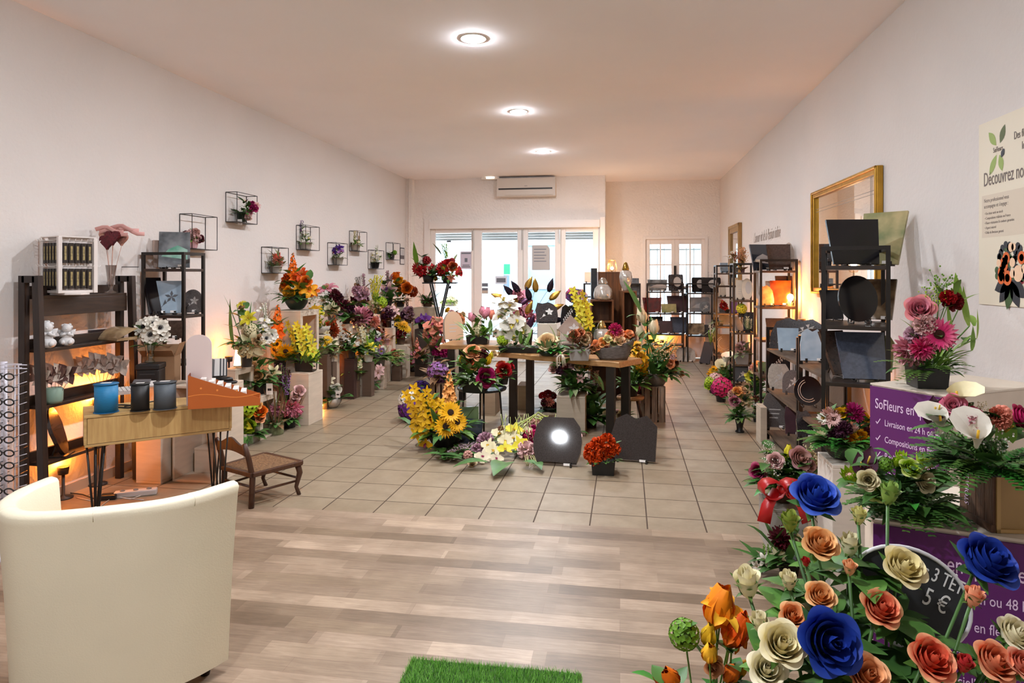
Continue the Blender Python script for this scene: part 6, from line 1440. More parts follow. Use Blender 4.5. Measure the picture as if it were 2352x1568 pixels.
# ------------------------------------------------------------------ air conditioner, emergency lamp, mirrors, lettering on the walls
a, b = onY(1146, 413, YM), onY(1278, 452, YM); w_, h = b.x - a.x, a.z - b.z
t = thing('air_conditioner', 'white wall air conditioner above the glazed door', 'air conditioner', (a.x, YM, b.z))
q = MB(); q.prism([(0, .05), (.03, 0), (.2, 0), (.21, h * .3), (.19, h), (0, h)], 0, w_)
q.M = None; q.v = [(y, -x, z) for x, y, z in q.v]; q.f = [f[::-1] for f in q.f]; q.build('unit_body', mat('#d6cec4', .4), t, bevel=.008)
q = MB(); q.bx(.03, w_ - .05, -.213, -.2, h * .36, h * .44); q.build('air_slot', mat('#191614', .5), t)
q = MB(); q.box((w_ * .55, -.2, .022), (w_ * .82, .03, .008), 0, (.4, 0, 0)); q.build('louvre', mat('#cfc7bd', .4), t)
q = MB(); q.box((w_ * .5, -.207, h * .55), (.05, .003, .012)); q.build('maker_badge', mat('#a8a09a', .3, .5), t)
p = onY(1129, 408, YM); t = thing('emergency_light', 'small white emergency light box close to the air conditioner', 'emergency light', (p.x, YM, p.z))
q = MB(); q.bx(-.16, .16, -.12, 0, -.05, .03); q.build('light_housing', WHITE, t, bevel=.008)
q = MB(); q.bx(-.07, .07, -.122, -.118, -.03, -.005); q.build('light_lens', emis('#fff3dc', 6), t)
def mirror(label, y0, y1, z0, z1, fw, col, bevelled=False, name='wall_mirror'):
    t = thing(name, label, 'mirror', (XR, (y0 + y1) / 2, z0)); L_, h = (y1 - y0) / 2, z1 - z0
    q = MB()
    q.bx(-.045, -.002, -L_, -L_ + fw, 0, h); q.bx(-.045, -.002, L_ - fw, L_, 0, h); q.bx(-.045, -.002, -L_ + fw, L_ - fw, 0, fw); q.bx(-.045, -.002, -L_ + fw, L_ - fw, h - fw, h)
    q.bx(-.055, -.045, -L_, -L_ + fw * .4, 0, h); q.bx(-.055, -.045, L_ - fw * .4, L_, 0, h); q.bx(-.055, -.045, -L_, L_, 0, fw * .4); q.bx(-.055, -.045, -L_, L_, h - fw * .4, h)
    q.build('mirror_frame', col, t, bevel=.006)
    q = MB(); q.bx(-.02, -.012, -L_ + fw, L_ - fw, fw, h - fw); gp = q.build('mirror_glass', mat('#f6f5f2', .02, 1.0), t)
    if bevelled:
        q = MB()
        for o in (.10, .125):
            q.bx(-.0215, -.0205, -L_ + fw, L_ - fw, h - fw - o - .003, h - fw - o); q.bx(-.0215, -.0205, -L_ + fw + o, -L_ + fw + o + .003, fw, h - fw)
        q.build('etched_line', mat('#9a9a98', .3, .6), gp)
GOLD = mat('#b98f3a', .28, .9, var=.15, scale=12)
mirror('large gold-framed mirror with etched lines behind the nearest metal rack', 4.86, 6.42, 1.34, 2.25, .055, GOLD, True)
mirror('small mirror in a wide dull gold frame near the far corner', 10.17, 11.1, 1.35, 2.28, .12, wood('#8a6a3a', '#a5834b', .5, 'Z'))
def wall_text(body, y_far, z, size, name, label, sx=1.0, italic=0.0, col='#8b817a', tilt=0.0):
    q = MB(); M = Matrix.Translation((XR - .003, y_far, z)) @ Matrix.Rotation(-PI / 2, 4, 'Z') @ Matrix.Rotation(PI / 2, 4, 'X') @ Matrix.Rotation(tilt, 4, 'Z')
    if italic: M = M @ Matrix(((1, italic, 0, 0), (0, 1, 0, 0), (0, 0, 1, 0), (0, 0, 0, 1)))
    text_mesh(body, size, q, M, 0, sx); return tag(q.build(name, mat(col, .7)), label, 'lettering')
wall_text("L'amour vit de la Passion infinie", 9.3, 1.935, .19, 'wall_lettering', 'grey handwritten wall lettering above the middle metal rack', .62, .35, '#aaa099')
# poster
PY, PZ0, PZ1 = 3.635, 1.36, 2.245
t = thing('wall_poster', 'cream wall poster with leaf logo and an orange funeral bouquet', 'poster', (XR, PY, PZ0))
q = MB(); q.bx(-.006, -.001, -1.25, 0, 0, PZ1 - PZ0); q.build('poster_sheet', mat('#ded6c2', .55), t)
pm = [mat('#6d615c', .6), mat('#93ab5c', .6), mat('#56643c', .6), mat('#d3c7b4', .6), mat('#2b3038', .6), mat('#d8672f', .6), mat('#ecc9a8', .6), mat('#7a2430', .6), mat('#8c2c3a', .6), mat('#3f5a36', .6)]
q = MB(); X = -.0065; hh = PZ1 - PZ0
def pdisc(y, z, r, m, ry=None): q.add([(X - .0004 * (m % 7), y - r * math.cos(a), z + (ry or r) * math.sin(a)) for a in [2 * PI * k / 14 for k in range(14)]], [tuple(range(14))], m)
def pleaf(y, z, an, L_, wd, m):
    P_ = [(L_ * k / 6, wd * math.sin(PI * k / 6)) for k in range(7)] + [(L_ * k / 6, -wd * math.sin(PI * k / 6)) for k in range(5, 0, -1)]
    q.add([(X - .0003 * (m % 5), y - (a * math.cos(an) - b * math.sin(an)), z + a * math.sin(an) + b * math.cos(an)) for a, b in P_], [tuple(range(len(P_)))], m)
cy_, cz_ = -.175, .735
for an, m, L_ in ((2.3, 1, .10), (1.1, 2, .09), (4.1, 1, .11), (5.0, 1, .085), (-.6, 4, .03)): pleaf(cy_ - .028 * math.cos(an), cz_ + .028 * math.sin(an), an, L_, .022, m)
q.build('leaf_logo', pm, t)
q = MB()
def ptext(body, y, z, size, sx=.7, m=0):
    text_mesh(body, size, q, Matrix.Translation((X - .0006, y, z)) @ Matrix.Rotation(-PI / 2, 4, 'Z') @ Matrix.Rotation(PI / 2, 4, 'X'), m, sx)
ptext('SoFleurs', -.13, .725, .034, .7); q.build('logo_lettering', pm, t)
q = MB(); ptext('Des fleurs de qualité pour', -.30, .755, .05, .62); ptext('le souvenir', -.36, .70, .05, .62); q.build('poster_slogan', pm, t)
q = MB(); ptext('Découvrez nos fleurs', -.045, .575, .095, .60); q.build('poster_heading', pm, t)
q = MB(); q.bx(X - .0004, X, -.40, -.03, .325, .53, 3)
for i, l in enumerate(('Notre professionnel vous', "accompagne et s'engage :")): ptext(l, -.05, .495 - .028 * i, .026, .78)
for i, l in enumerate(('• Un choix varié en stock', '• Compositions réalisées en France', '• Fleurs résistantes & couleurs garanties', '• Aspect naturel', '• Délai de livraison garanti')): ptext(l, -.055, .435 - .023 * i, .018, .85)
q.build('poster_paragraph', pm, t)
q = MB(); rd = random.Random(5)
by, bz = -.275, .16
for an in (3.5, 4.0, 4.5, 5.2, 5.7): pleaf(by + .0, bz - .04, an, .14, .035, 4 if an != 4.5 else 9)
for i in range(46):
    a = rd.uniform(0, PI); r_ = rd.uniform(0, 1) ** .5; pdisc(by - .12 * r_ * math.cos(a), bz - .03 + .17 * r_ * math.sin(a), .017, 4 if i % 3 else 9)
for y, z, r_, m in ((-.22, .19, .035, 5), (-.20, .13, .03, 5), (-.25, .13, .035, 5), (-.29, .2, .022, 6), (-.29, .15, .02, 6), (-.335, .15, .038, 6), (-.28, .27, .022, 6), (-.30, .27, .018, 6), (-.36, .22, .03, 5), (-.38, .17, .02, 6), (-.18, .2, .018, 6), (-.36, .12, .018, 8), (-.24, .22, .03, 5), (-.2, .155, .028, 5)):
    pdisc(y, z, r_, m); pdisc(y, z, r_ * .55, m if m != 6 else 3)
q.build('poster_bouquet', pm, t)
q = MB(); by2 = -.55
for i in range(30): a = rd.uniform(0, 2 * PI); r_ = rd.random() ** .5; pdisc(by2 - .13 * r_ * math.cos(a), .45 + .15 * r_ * math.sin(a), .022, rd.choice((4, 6, 7, 9, 6)))
q.build('poster_bouquet', pm, t)
# ------------------------------------------------------------------ metal racks along the mirror wall and in the recess
RACKW = wood('#3a2a20', '#54402f', .5, 'Y', 4, .05)
etagere('black metal rack nearest the camera, in front of the large gold mirror', 1.19, 1.53, 3.92, 4.46, 1.664, (1.556, 1.222, .905, .55, .12), yaw=-.30, wood_=mat('#2a211b', .35, coat=.2))
etagere('black metal rack holding the lit bulb and the dark blue photo plaque', 1.375, 1.735, 6.95, 7.28, 1.664, (1.552, 1.19, .86, .5, .12), wood_=RACKW)
etagere('black metal rack with dried flowers, under the small gold mirror', 1.45, 1.735, 9.0, 9.3, 1.664, (1.54, 1.18, .76, .35), wood_=RACKW)
etagere('slender black metal rack furthest along the mirror wall', 1.47, 1.735, 10.7, 10.98, 1.664, (1.54, 1.17, .8, .4), wood_=RACKW)
etagere('low black metal rack carrying the heart plaque, second lit bulb above it', 1.33, 1.69, 9.72, 9.98, 1.36, (.97, .785, .38), wood_=RACKW)
LOWW = wood('#4a3a2c', '#6b5745', .6, 'Y', 4, .08)
def low_rack(label, x0, x1, y0, y1, top, shelves, wd=None):
    t = thing('low_plaque_rack', label, 'rack', ((x0 + x1) / 2, (y0 + y1) / 2, 0)); a, b = (x1 - x0) / 2, (y1 - y0) / 2
    for sx in (-1, 1):
        for sy in (-1, 1): q = MB(); q.bx(sx * (a - .014) - .014, sx * (a - .014) + .014, sy * (b - .014) - .014, sy * (b - .014) + .014, 0, top); q.build('post', wd or STEEL, t)
    for sy in (-1, 1): q = MB(); q.bx(-a + .028, a - .028, sy * (b - .014) - .014, sy * (b - .014) + .014, top - .028, top); q.build('top_rail', wd or STEEL, t)
    for z in shelves: q = MB(); q.bx(-a + .003, a - .003, -b + .003, b - .003, z - .02, z); q.build('shelf_board', LOWW, t)
    return t
low_rack('low black rack of stone plaques, the one farther from the camera', 1.33, 1.70, 5.36, 6.46, 1.03, (.835, .468, .08))
low_rack('low brown-footed rack of stone plaques partly behind the nearest metal rack', 1.33, 1.70, 4.66, 5.33, 1.05, (.835, .46, .07))
etagere('black metal rack in the recess holding the red plaque', onY(1486, 650, 11.95).x, onY(1571, 650, 11.95).x, 11.93, 12.2, 1.37, (1.22, .84, .48, .3), wood_=mat('#2a2320', .4))
etagere('black metal rack in the recess holding black rounded plaques', onY(1578, 650, 11.95).x, onY(1641, 650, 11.95).x, 11.93, 12.2, 1.37, (1.20, .85, .46), wood_=mat('#2a2320', .4))
etagere('black metal rack mostly hidden behind the brown crate tower', onY(1341, 650, 11.2).x, onY(1471, 650, 11.2).x, 11.05, 11.3, 1.375, (1.375, 1.16, .8, .42), wood_=mat('#2a2320', .4))
# --- plaques on them: (label, u, v, where, width px, height px, outline, colour, motif, yaw, tilt)
def Y(v): return ('Y', v)
PL = [
 ('black blank back of a rectangular plaque standing highest on the nearest metal rack', 1968, 608, ('f', 3.85), 116, 104, 'trap', 'black', None, TH - .1, .25),
 ('green foliage photo plaque at the wall edge of the nearest metal rack', 2040, 608, ('f', 4.05), 60, 122, 'trap', 'olive', None, -.75, .3),
 ('black oval plaque back in the middle of the nearest metal rack', 1976, 744, ('f', 3.85), 86, 106, 'oval', 'black', None, TH - .1, .2),
 ('black square plaque back beside the oval one on the nearest metal rack', 1918, 742, ('f', 4.1), 50, 66, 'trap', 'black', None, TH + .1, .25),
 ('brown photo plaque behind the oval one, next to wall', 2032, 742, ('f', 4.15), 48, 92, 'trap', 'sand', None, -.6, .25),
 ('brown-black plaque back leaning at the mirror side of the third board', 1942, 872, ('f', 3.95), 66, 96, 'trap', 'brown', None, TH + .35, .4),
 ('shiny plaque back coloured with its grey-blue reflection, on the third board behind the purple counter', 1988, 874, ('f', 3.75), 104, 104, 'trap', 'blue', None, TH - .2, .4),  # grey-blue reflection on a black back, put into the slab colour
 ('leafy photo plaque on the third board next to wall', 2042, 874, ('f', 4.15), 42, 86, 'wave', 'olive', None, -.6, .3),
 ('dark blue seascape plaque on top of the rack with the lit bulb', 1752, 622, ('f', 6.9), 48, 58, 'trap', 'slate', 'scene', TH + .15, .25),
 ('dark brown plaque back on top of the rack with the lit bulb', 1792, 621, ('f', 6.7), 54, 58, 'trap', 'brown', None, TH - .1, .25),
 ('silver ring-shaped plaque on top of the rack with the lit bulb, next to wall', 1822, 620, ('f', 6.8), 20, 62, 'arch', 'lightstone', 'arc', -.4, .1),
 ('grey arched plaque on top of the rack with the lit bulb, nearest the door', 1731, 622, ('f', 7.1), 20, 44, 'arch', 'grey', None, TH + .5, .2),
 ('sunset orange photo plaque beside the lit bulb', 1792, 703, ('f', 6.75), 42, 56, 'trap', 'sunset', None, -.25, .25),
 ('purple plaque back behind the sunset plaque', 1806, 702, ('f', 6.95), 44, 66, 'trap', 'purple', None, TH - .2, .2),
 ('tan rocky photo plaque at the open side of the lit bulb rack', 1764, 704, ('f', 6.7), 34, 46, 'rock', 'sand', None, TH + .2, .2),
 ('cream slab on the second board of the lit bulb rack', 1766, 702, ('f', 7.0), 20, 54, 'rect', 'cream', None, TH, .15),
 ('heart-engraved grey rock plaque on the low rack before the second lit bulb', 1661, 808, ('f', 9.75), 48, 42, 'barrel', 'grey', 'arc', TH, .25),
 ('white book-shaped plaque with words on the dried flower rack', 1700, 690, ('f', 8.75), 18, 44, 'rect', 'cream', 'words', -.2, .2),
 ('white oval-framed portrait plaque on the dried flower rack', 1717, 691, ('f', 8.65), 24, 48, 'oval', 'cream', 'window', -.1, .25),
 ('dark slate plaque under the oval-framed portrait on the dried flower rack', 1722, 765, ('f', 8.7), 26, 44, 'rect', 'slate', None, TH, .2),
 ('black plaque with silver scroll on the low rack, middle board', 1858, 935, ('f', 4.9), 60, 66, 'oval', 'black', 'arc', TH - .2, .2),
 ('long grey rock plaque with pale flowers on the low rack top', 1830, 806, ('f', 5.9), 104, 72, 'wave', 'dark', 'branch', -.35, .15),
 ('ice-grey slanted plaque on the low rack top by the long rock', 1810, 808, ('f', 5.6), 44, 50, 'trap', 'ice', None, TH - .35, .35),
 ('sky-blue cloud plaque on the low rack top behind the nearest metal rack', 1868, 832, ('f', 4.85), 52, 72, 'wave', 'sky', None, TH - .2, .3),
 ('cream stone plaque with brown leaf on middle board of the low rack', 1790, 896, ('f', 5.75), 46, 56, 'barrel', 'lightstone', 'flower', -.1, .2),
 ('grey stone plaque with silver flower on middle board of the low rack', 1820, 906, ('f', 5.4), 40, 52, 'arch', 'grey', 'flower', -.2, .2),
 ('brown-grey rock plaque with raised script on the bottom board', 1782, 984, ('f', 5.95), 52, 76, 'barrel', 'grey', 'words', -.05, .2),
 ('red-brown wrapped plaque on the bottom board', 1822, 1000, ('f', 5.35), 34, 62, 'rock', 'plum', None, -.1, .25),
 ('slate landscape plaque, topmost in the recess by the window handle', 1511, 671, Y(12.05), 46, 26, 'trap', 'photo', 'scene', TH, .15),
 ('dark arched plaque with praying hands topmost in the recess', 1553, 671, Y(12.05), 34, 38, 'round', 'dark', 'window', TH, .12),
 ('red poppy plaque on the middle board in the recess', 1499, 719, Y(12.0), 44, 34, 'trap', 'red', None, TH, .2),
 ('large plum photo plaque on the middle board in the recess', 1556, 720, Y(12.1), 46, 38, 'trap', 'plum', None, TH, .2),
 ('small green flower photo plaque before the plum one', 1537, 719, Y(11.98), 34, 20, 'rect', 'olive', None, TH, .2),
 ('black plaque on the lower board in the recess behind the tulips', 1508, 764, Y(12.1), 32, 36, 'trap', 'black', None, TH, .2),
 ('blue-grey plaque on the lower board in the recess', 1560, 766, Y(12.08), 38, 36, 'trap', 'blue', None, TH, .2),
 ('dark purple-brown plaque before the blue-grey one in the recess', 1528, 767, Y(11.98), 34, 28, 'rect', 'plum', None, TH, .25),
 ('black plaque with pale oval on the rack in the recess corner', 1606, 675, Y(12.05), 32, 34, 'round', 'black', 'window', TH, .12),
 ('wide black plaque with white heart on the rack in the recess corner', 1640, 675, Y(12.0), 44, 34, 'round', 'black', 'window', TH, .12),
 ('silver landscape plaque on middle board in the recess corner', 1608, 718, Y(12.08), 46, 34, 'round', 'silver', 'scene', TH, .15),
 ('oval silver plaque overlapping the landscape one in the recess corner', 1620, 720, Y(11.98), 24, 26, 'oval', 'photo', 'flower', TH, .15),
 ('cream and brown deer silhouette plaque on the lower board of the recess corner', 1599, 765, Y(12.0), 40, 26, 'rect', 'sand', None, TH, .2),
 ('dark slanted plaque next to the deer plaque in the recess corner', 1628, 768, Y(12.05), 28, 22, 'trap', 'dark', None, TH - .3, .3),
 ('pale stone plaque with two leaf prints on the tiles of the recess', 1576, 831, ('z', 0), 44, 32, 'rock', 'lightstone', 'flower', TH - .1, .35),
 ('black plaque seen edge-on beside the pale leaf stone', 1617, 836, ('z', 0), 16, 48, 'rect', 'slate', None, TH - 1.0, .35),
 ('black square plaque standing behind the pale leaf stone', 1606, 822, ('z', 0), 40, 40, 'rect', 'black', None, TH, .12),
 ('brown arched plaque on the tiles behind pale leaf stone', 1546, 822, ('z', 0), 26, 42, 'arch', 'brown', None, TH + .3, .3),
 ('grey photo plaque on the rack behind the tall glass urn', 1459, 678, Y(11.15), 20, 40, 'rect', 'photo', None, TH, .2),
 ('dark lump-shaped plaque low on the rack behind the crate tower', 1366, 760, Y(11.15), 34, 30, 'round', 'dark', None, TH, .2),
 ('pale plaque on the upper board of the rack behind the crate tower', 1352, 660, Y(11.15), 18, 24, 'rect', 'cream', None, TH, .2),
 ('green bordered leaf-print plaque at the foot of the lit bulb rack', 1764, 845, ('f', 6.8), 40, 24, 'rect', 'green', None, TH, .2),
 ('grey cupped plaque on the third board of the dried flower rack', 1700, 752, ('f', 8.75), 20, 34, 'arch', 'silver', None, TH + .4, .35),
 ('dark photo plaque with white blur on bottom board of dried flower rack', 1704, 878, ('f', 8.7), 34, 34, 'rect', 'slate', 'flower', TH, .2),
 ('dark brown plaque on the third board of the lit bulb rack', 1782, 782, ('f', 6.75), 40, 44, 'trap', 'brown', None, TH - .2, .25),
 ('grey arched plaque on the third board of the lit bulb rack', 1810, 783, ('f', 6.8), 30, 46, 'arch', 'grey', 'flower', -.2, .2),
 ('silver-edged black plaque on the fourth board of the lit bulb rack', 1790, 868, ('f', 6.75), 44, 50, 'round', 'black', 'branch', TH - .2, .2),
 ('sand-coloured stone plaque leaning on the bottom of the dried flower rack', 1716, 835, ('f', 8.7), 22, 40, 'rock', 'sand', None, TH, .2),
 ('small ice-grey plaque on the highest board of the slender rack', 1664, 622, ('f', 10.4), 18, 22, 'rect', 'ice', None, TH, .2),
 ('small white heart plaque on the second board of the slender rack', 1660, 680, ('f', 10.4), 16, 30, 'arch', 'cream', 'arc', TH, .15),
 ('dark plaque on the third board of the slender rack', 1664, 734, ('f', 10.4), 20, 30, 'rect', 'dark', None, TH, .2),
 ('wrapped silver plaque on the low heart plaque rack, upper board', 1664, 745, ('f', 9.75), 34, 22, 'rock', 'silver', None, TH, .3),
 ('dark angled plaque beside the wrapped silver one', 1646, 745, ('f', 9.7), 20, 16, 'trap', 'black', None, TH, .35),
 ('brown plaque behind the sky-blue cloud plaque on the low rack top', 1880, 820, ('f', 5.0), 34, 60, 'rect', 'brown', 'flower', TH - .3, .2),
 ('dark wrapped bundle-like plaque at the foot of the low brown-footed rack', 1850, 1008, ('f', 4.9), 36, 60, 'rock', 'dark', None, TH - .2, .2),
]
for lb, u, v, wh, wp, hp, kd, cl, mo, yw, ti in PL:
    plaque(lb, (u, v), wh, wp, hp, kd, cl, mo, yaw=yw, tilt=ti, tag_=(wp > 26 and cl not in ('black', 'blue')), feet='easel' if (wh[0] == 'f' and cl in ('black', 'blue', 'brown') and wp > 45) else 'pegs')
# --- lit bulbs on bases, small lamps whose light washes the walls
def bulb_lamp(label, u, v, where, r_px, watts, col='#ff9a3c', name='bulb_lamp', strength=90):
    p = at_point(u, v, where); s = depth(p) / 1532; r = r_px * s
    b0 = snap(p - Vector((0, 0, r * 3.2)), .2); p = b0 + Vector((0, 0, r * 3.2))
    t = thing(name, label, 'lamp', b0)
    q = MB(); q.lathe([(1e-5, 0), (r * 1.4, 0), (r * 1.4, r * .3), (r * .5, r * .6), (r * .5, r * 1.9), (1e-5, r * 1.9)], 18); q.build('lamp_base', mat('#c9b18a', .4, .6), t)
    q = MB(); q.lathe([(1e-5, r * 1.85), (r * .45, r * 1.9), (r * .95, r * 2.7), (r, r * 3.3), (r * .75, r * 3.95), (1e-5, r * 4.25)], 20); q.build('bulb', emis('#ffb056', strength), t)
    if watts:
        l = bpy.data.lights.new(name + '_light', 'POINT'); l.energy = watts; l.color = lin(col); l.shadow_soft_size = .04
        o = bpy.data.objects.new(name + '_light', l); COL.objects.link(o); o.location = p + Vector((0, 0, r * 1.8)); 
    return t
bulb_lamp('lit bulb lamp on the second board of the metal rack beside the sunset plaque', 1816, 680, ('f', 6.62), 7, 6)
bulb_lamp('lit bulb lamp behind the heart plaque, at the dried flower rack', 1690, 756, ('f', 9.1), 5, 5)
bulb_lamp('lit bulb lamp low behind the arched stone of the lit bulb rack', 1763, 732, ('f', 7.05), 6, 6)
def glow(u, v, where, watts, col='#ff8f2e'):
    """A little plug-in spotlight hidden behind the goods, standing on the floor: base, stem, and the light it gives."""
    p = at_point(u, v, where)
    l = bpy.data.lights.new('floor_lamp_light', 'POINT'); l.energy = watts; l.color = lin(col); l.shadow_soft_size = .06
    o = bpy.data.objects.new('floor_lamp_light', l); COL.objects.link(o); o.location = p
    return p
def floor_spot(label, x, y, z, watts, col='#ff8f2e'):
    t = thing('floor_spot_lamp', label, 'lamp', (x, y, 0)); h = max(.05, z - .05)
    q = MB(); q.lathe([(1e-5, 0), (.06, 0), (.06, .012), (.01, .02), (.01, h), (1e-5, h)], 16); q.build('lamp_stand', mat('#2a2320', .5), t)
    q = MB(); q.lathe([(1e-5, h - .005), (.03, h - .005), (.036, h + .045), (.033, h + .045), (.028, h), (1e-5, h)], 20); q.build('lamp_shade', mat('#2a2320', .5), t)
    q = MB(); q.ball((0, 0, h + .02), .016, 10); q.build('bulb', emis('#ffb056', 40), t)
    l = bpy.data.lights.new('spot_light', 'POINT'); l.energy = watts; l.color = lin(col); l.shadow_soft_size = .05
    o = bpy.data.objects.new('spot_light', l); COL.objects.link(o); o.location = (x, y, h + .075)
floor_spot('small lamp with glowing bulb between the ladder shelf and the wall', -3.70, 4.25, .62, 16)
floor_spot('small lamp with glowing bulb behind the low ladder shelf boards', -3.70, 3.95, .22, 5)
floor_spot('small lamp with glowing bulb behind the peach roses by the wall', -3.62, 5.75, .75, 4.2)
floor_spot('small lamp with glowing bulb behind the yellow orchid box', -3.55, 6.75, .4, 4.2)
bulb_lamp('small round lit lamp on the tiles beside the stone bowl of cream orchids', 736, 929, ('z', .05), 7, 4)
floor_spot('small lamp with glowing bulb behind the orange rose bouquet', -3.5, 7.75, .4, 4.2)
floor_spot('small lamp with glowing bulb among the pots at mid wall', -3.55, 9.0, .6, 4.2)
floor_spot('small lamp with glowing bulb near the X-shaped stand', -3.3, 10.6, .55, 5.4)
floor_spot('small lamp with glowing bulb behind the low rack of stones', 1.68, 6.6, 1.1, 5.4)
floor_spot('small lamp with glowing bulb at the foot of nearest metal rack', 1.66, 4.85, .55, 3.6)
floor_spot('small lamp with glowing bulb under the recess racks', .75, 12.28, .35, 10)
floor_spot('small lamp with glowing bulb under the low heart plaque rack', 1.6, 9.6, .55, 1.8)
# --- things among the plaques on the racks
A('dried flower bunch on top of the rack under the small gold mirror', (1690, 612), ('f', 8.7), 'cup:zinc:12x12', 'gy:dust 1684,588,26 1692,585,24; he:rust 1688,592,30; da:white 1676,590,8 1682,580,8', 'b:4:6:16', name='dried_flower_bunch', cat='dried flowers', shelf=True)
A('orange feather plume beside the dried flower bunch', (1706, 622), ('f', 8.8), 'cup:pink:10x8', 'he:peach 1702,592,44 1708,590,48; he:salmon 1699,597,36; gy:apri 1704,592,40', 'b:4:10:20', name='feather_plume', cat='dried flowers', shelf=True)
A('dark red flower in a pot on a rack board beside a purple gift box', (1663, 716), ('f', 9.85), 'cup:dark:12x8', 'pe:dred 1662,702,16; at:red 1660,694,12 1668,706,12', 'b:4:6:14', shelf=True)
p = snap(Vector((1.6, 9.85, .99))); q = MB(); q.bx(-.035, .035, -.03, .03, 0, .17); tag(q.build('gift_box', mat('#4a3070', .5), None, p, (0, 0, TH), bevel=.003), 'purple upright gift box on a rack board beside the dark red flower', 'box')
A('yellow-green moss ball plant on the dried flower rack', (1703, 728), ('f', 8.72), 'cup:dark:14x10', 'hy:lemon 1704,708,22; be:green 1702,706,16', 'b:0:8:10', shelf=True)
A('cream grass tuft on the dried flower rack, third board', (1720, 764), ('f', 8.6), 'cup:dark:14x8', 'he:cream 1720,742,34 1716,745,28; he:ivory 1724,746,30', 'g:3:16:30', shelf=True)
A('pale pink rose with silver leaves on the dried flower rack bottom', (1704, 836), ('f', 8.7), 'box:zinc:26x26', 'ro:lpink 1700,800,22; ro:dust 1712,796,16; pe:mauve 1706,790,14', 'b:3:20:24 b:1:10:18', tagpx=None, shelf=True)
A('white and green trailing foliage on the low heart plaque rack', (1640, 758), ('f', 9.8), 'cup:stone:10x8', 'he:white 1634,765,40; he:green 1632,775,36', 'b:3:16:14', shelf=True)
A('white calla lilies standing on the tiles before the heart plaque rack', (1668, 888), ('z', 0), 'cup:dark:18x18', 'cl:white 1667,828,30; cl:cream 1660,845,22; at:white 1672,850,16', 'b:1:22:30 w:1:10:44')
A('magenta hydrangea in a black pot on the tiles of the mirror wall aisle', (1656, 922), ('z', 0), 'cup:black:26x20', 'hy:hot 1660,888,42; hy:mag 1648,893,30; hy:lilac 1668,882,24; an:white 1646,880,12', 'b:1:14:18')
A('lime and pink hydrangea mix in a dark pot behind the magenta one', (1640, 902), ('z', 0), 'cup:dark:26x18', 'hy:lime 1632,877,24; hy:lpink 1644,868,26; ro:lime 1626,885,16; hy:cream 1640,878,18; pe:salmon 1652,866,16', 'b:1:18:18')
A('small yellow bouquet at the foot of the low heart plaque rack', (1640, 880), ('z', 0), 'cup:dark:14x12', 'da:yellow 1636,852,14 1641,846,14; li:gold 1630,858,12', 'b:0:12:16')
A('cream anthurium and pink rose bouquet in a slender black floor vase', (1699, 992), ('z', 0), 'vase:black:26x40', 'an:champ/cream 1711,915,36; ro:pink 1687,921,22; ro:apri 1694,898,20; ro:peach 1703,897,18; pe:dust 1680,905,16; an:cream 1716,900,18; ro:champ 1708,894,14', 'b:1:46:28 b:0:10:22 b:3:10:26', name='flower_arrangement')
A('yellow gerbera and peach rose bouquet in a dark vase behind the slender one', (1738, 950), ('z', 0), 'vase:dark:26x40', 'an:lemon/cream 1727,866,30; ro:pink 1753,861,22; ro:peach 1752,842,24; li:apri 1742,838,22; ro:champ 1735,850,18; pe:dust 1730,845,16; li:champ 1762,850,16', 'b:1:40:30 b:0:16:26')
A('white and brown mix at the foot of the lit bulb rack', (1738, 968), ('z', 0), 'cup:dark:18x14', 'an:white 1735,925,14; ro:cream 1738,935,14; pe:brown 1736,915,14', 'b:1:14:18 b:4:8:18')
pt_plinth('narrow pale plinth between the slender vase and the low rack', 1742, 1756, (1749, 930), ('z', .34), .2, col='#b5a592')
# --- X-shaped stand with two red bouquets, and what stands by the door
def x_stand():
    f = 10.2; p0 = onF(1010, 650, f); s = f / 1532
    t = thing('folding_stand', 'black X-shaped folding stand carrying two red bouquets before the door', 'stand', (p0.x, p0.y, 0), TH)
    zt = onF(1000, 648, f).z; q = MB(); hw = 22 * s; 
    for y in (-.13, .13):
        for sg in (-1, 1):
            q = MB(); q.bar((-sg * hw * .9, y + sg * .012, zt - .02), (sg * hw * 1.2, y + sg * .012, 0), .022, .05, up=(0, 1, 0)); q.build('leg', STEEL, t)
    q = MB(); q.bx(-hw - .1, hw + .12, -.16, .16, zt - .02, zt); q.build('stand_top', STEEL, t)
    return zt
zt = x_stand() + .001
A('red bouquet with a tall fern leaf on the X-shaped stand', (984, 648), ('z', zt), 'hex:black:30x16', 'da:red 958,618,26; pe:red 968,622,24; li:red 982,606,22; be:dred 980,598,18; hy:white 967,602,12 984,606,12; li:dred 994,622,24; le:green 958,582,60; at:dred 990,614,18; an:white 975,590,12', 'b:1:22:26 w:3:10:34', dl=0)
A('red bouquet with an anthurium nearer the door leaf on the X-shaped stand', (1028, 648), ('z', zt), 'hex:black:30x16', 'da:red 1018,616,30; ro:red 1028,604,20; ro:rust 1040,612,20; at:red 1054,623,22; li:salmon 1036,638,18; pe:red 1012,622,22; be:dred 1038,600,14; he:green 1022,580,44; ro:gold 1000,638,12', 'b:1:26:24 w:3:8:34')
A('basket with hearts and daisies on a pale box near the X-shaped stand', (982, 704), ('f', 10.6), 'cup:brown:26x16', 'da:lpink 976,685,14 984,692,14 992,684,12; an:white 998,690,12; he:brown 970,690,26', 'b:1:16:20 w:1:6:34', name='flower_basket', cat='flower basket')
pt_plinth('pale box under the basket with hearts and daisies', 953, 1004, (980, 705), ('f', 10.6), .3, col='#cbb79c')
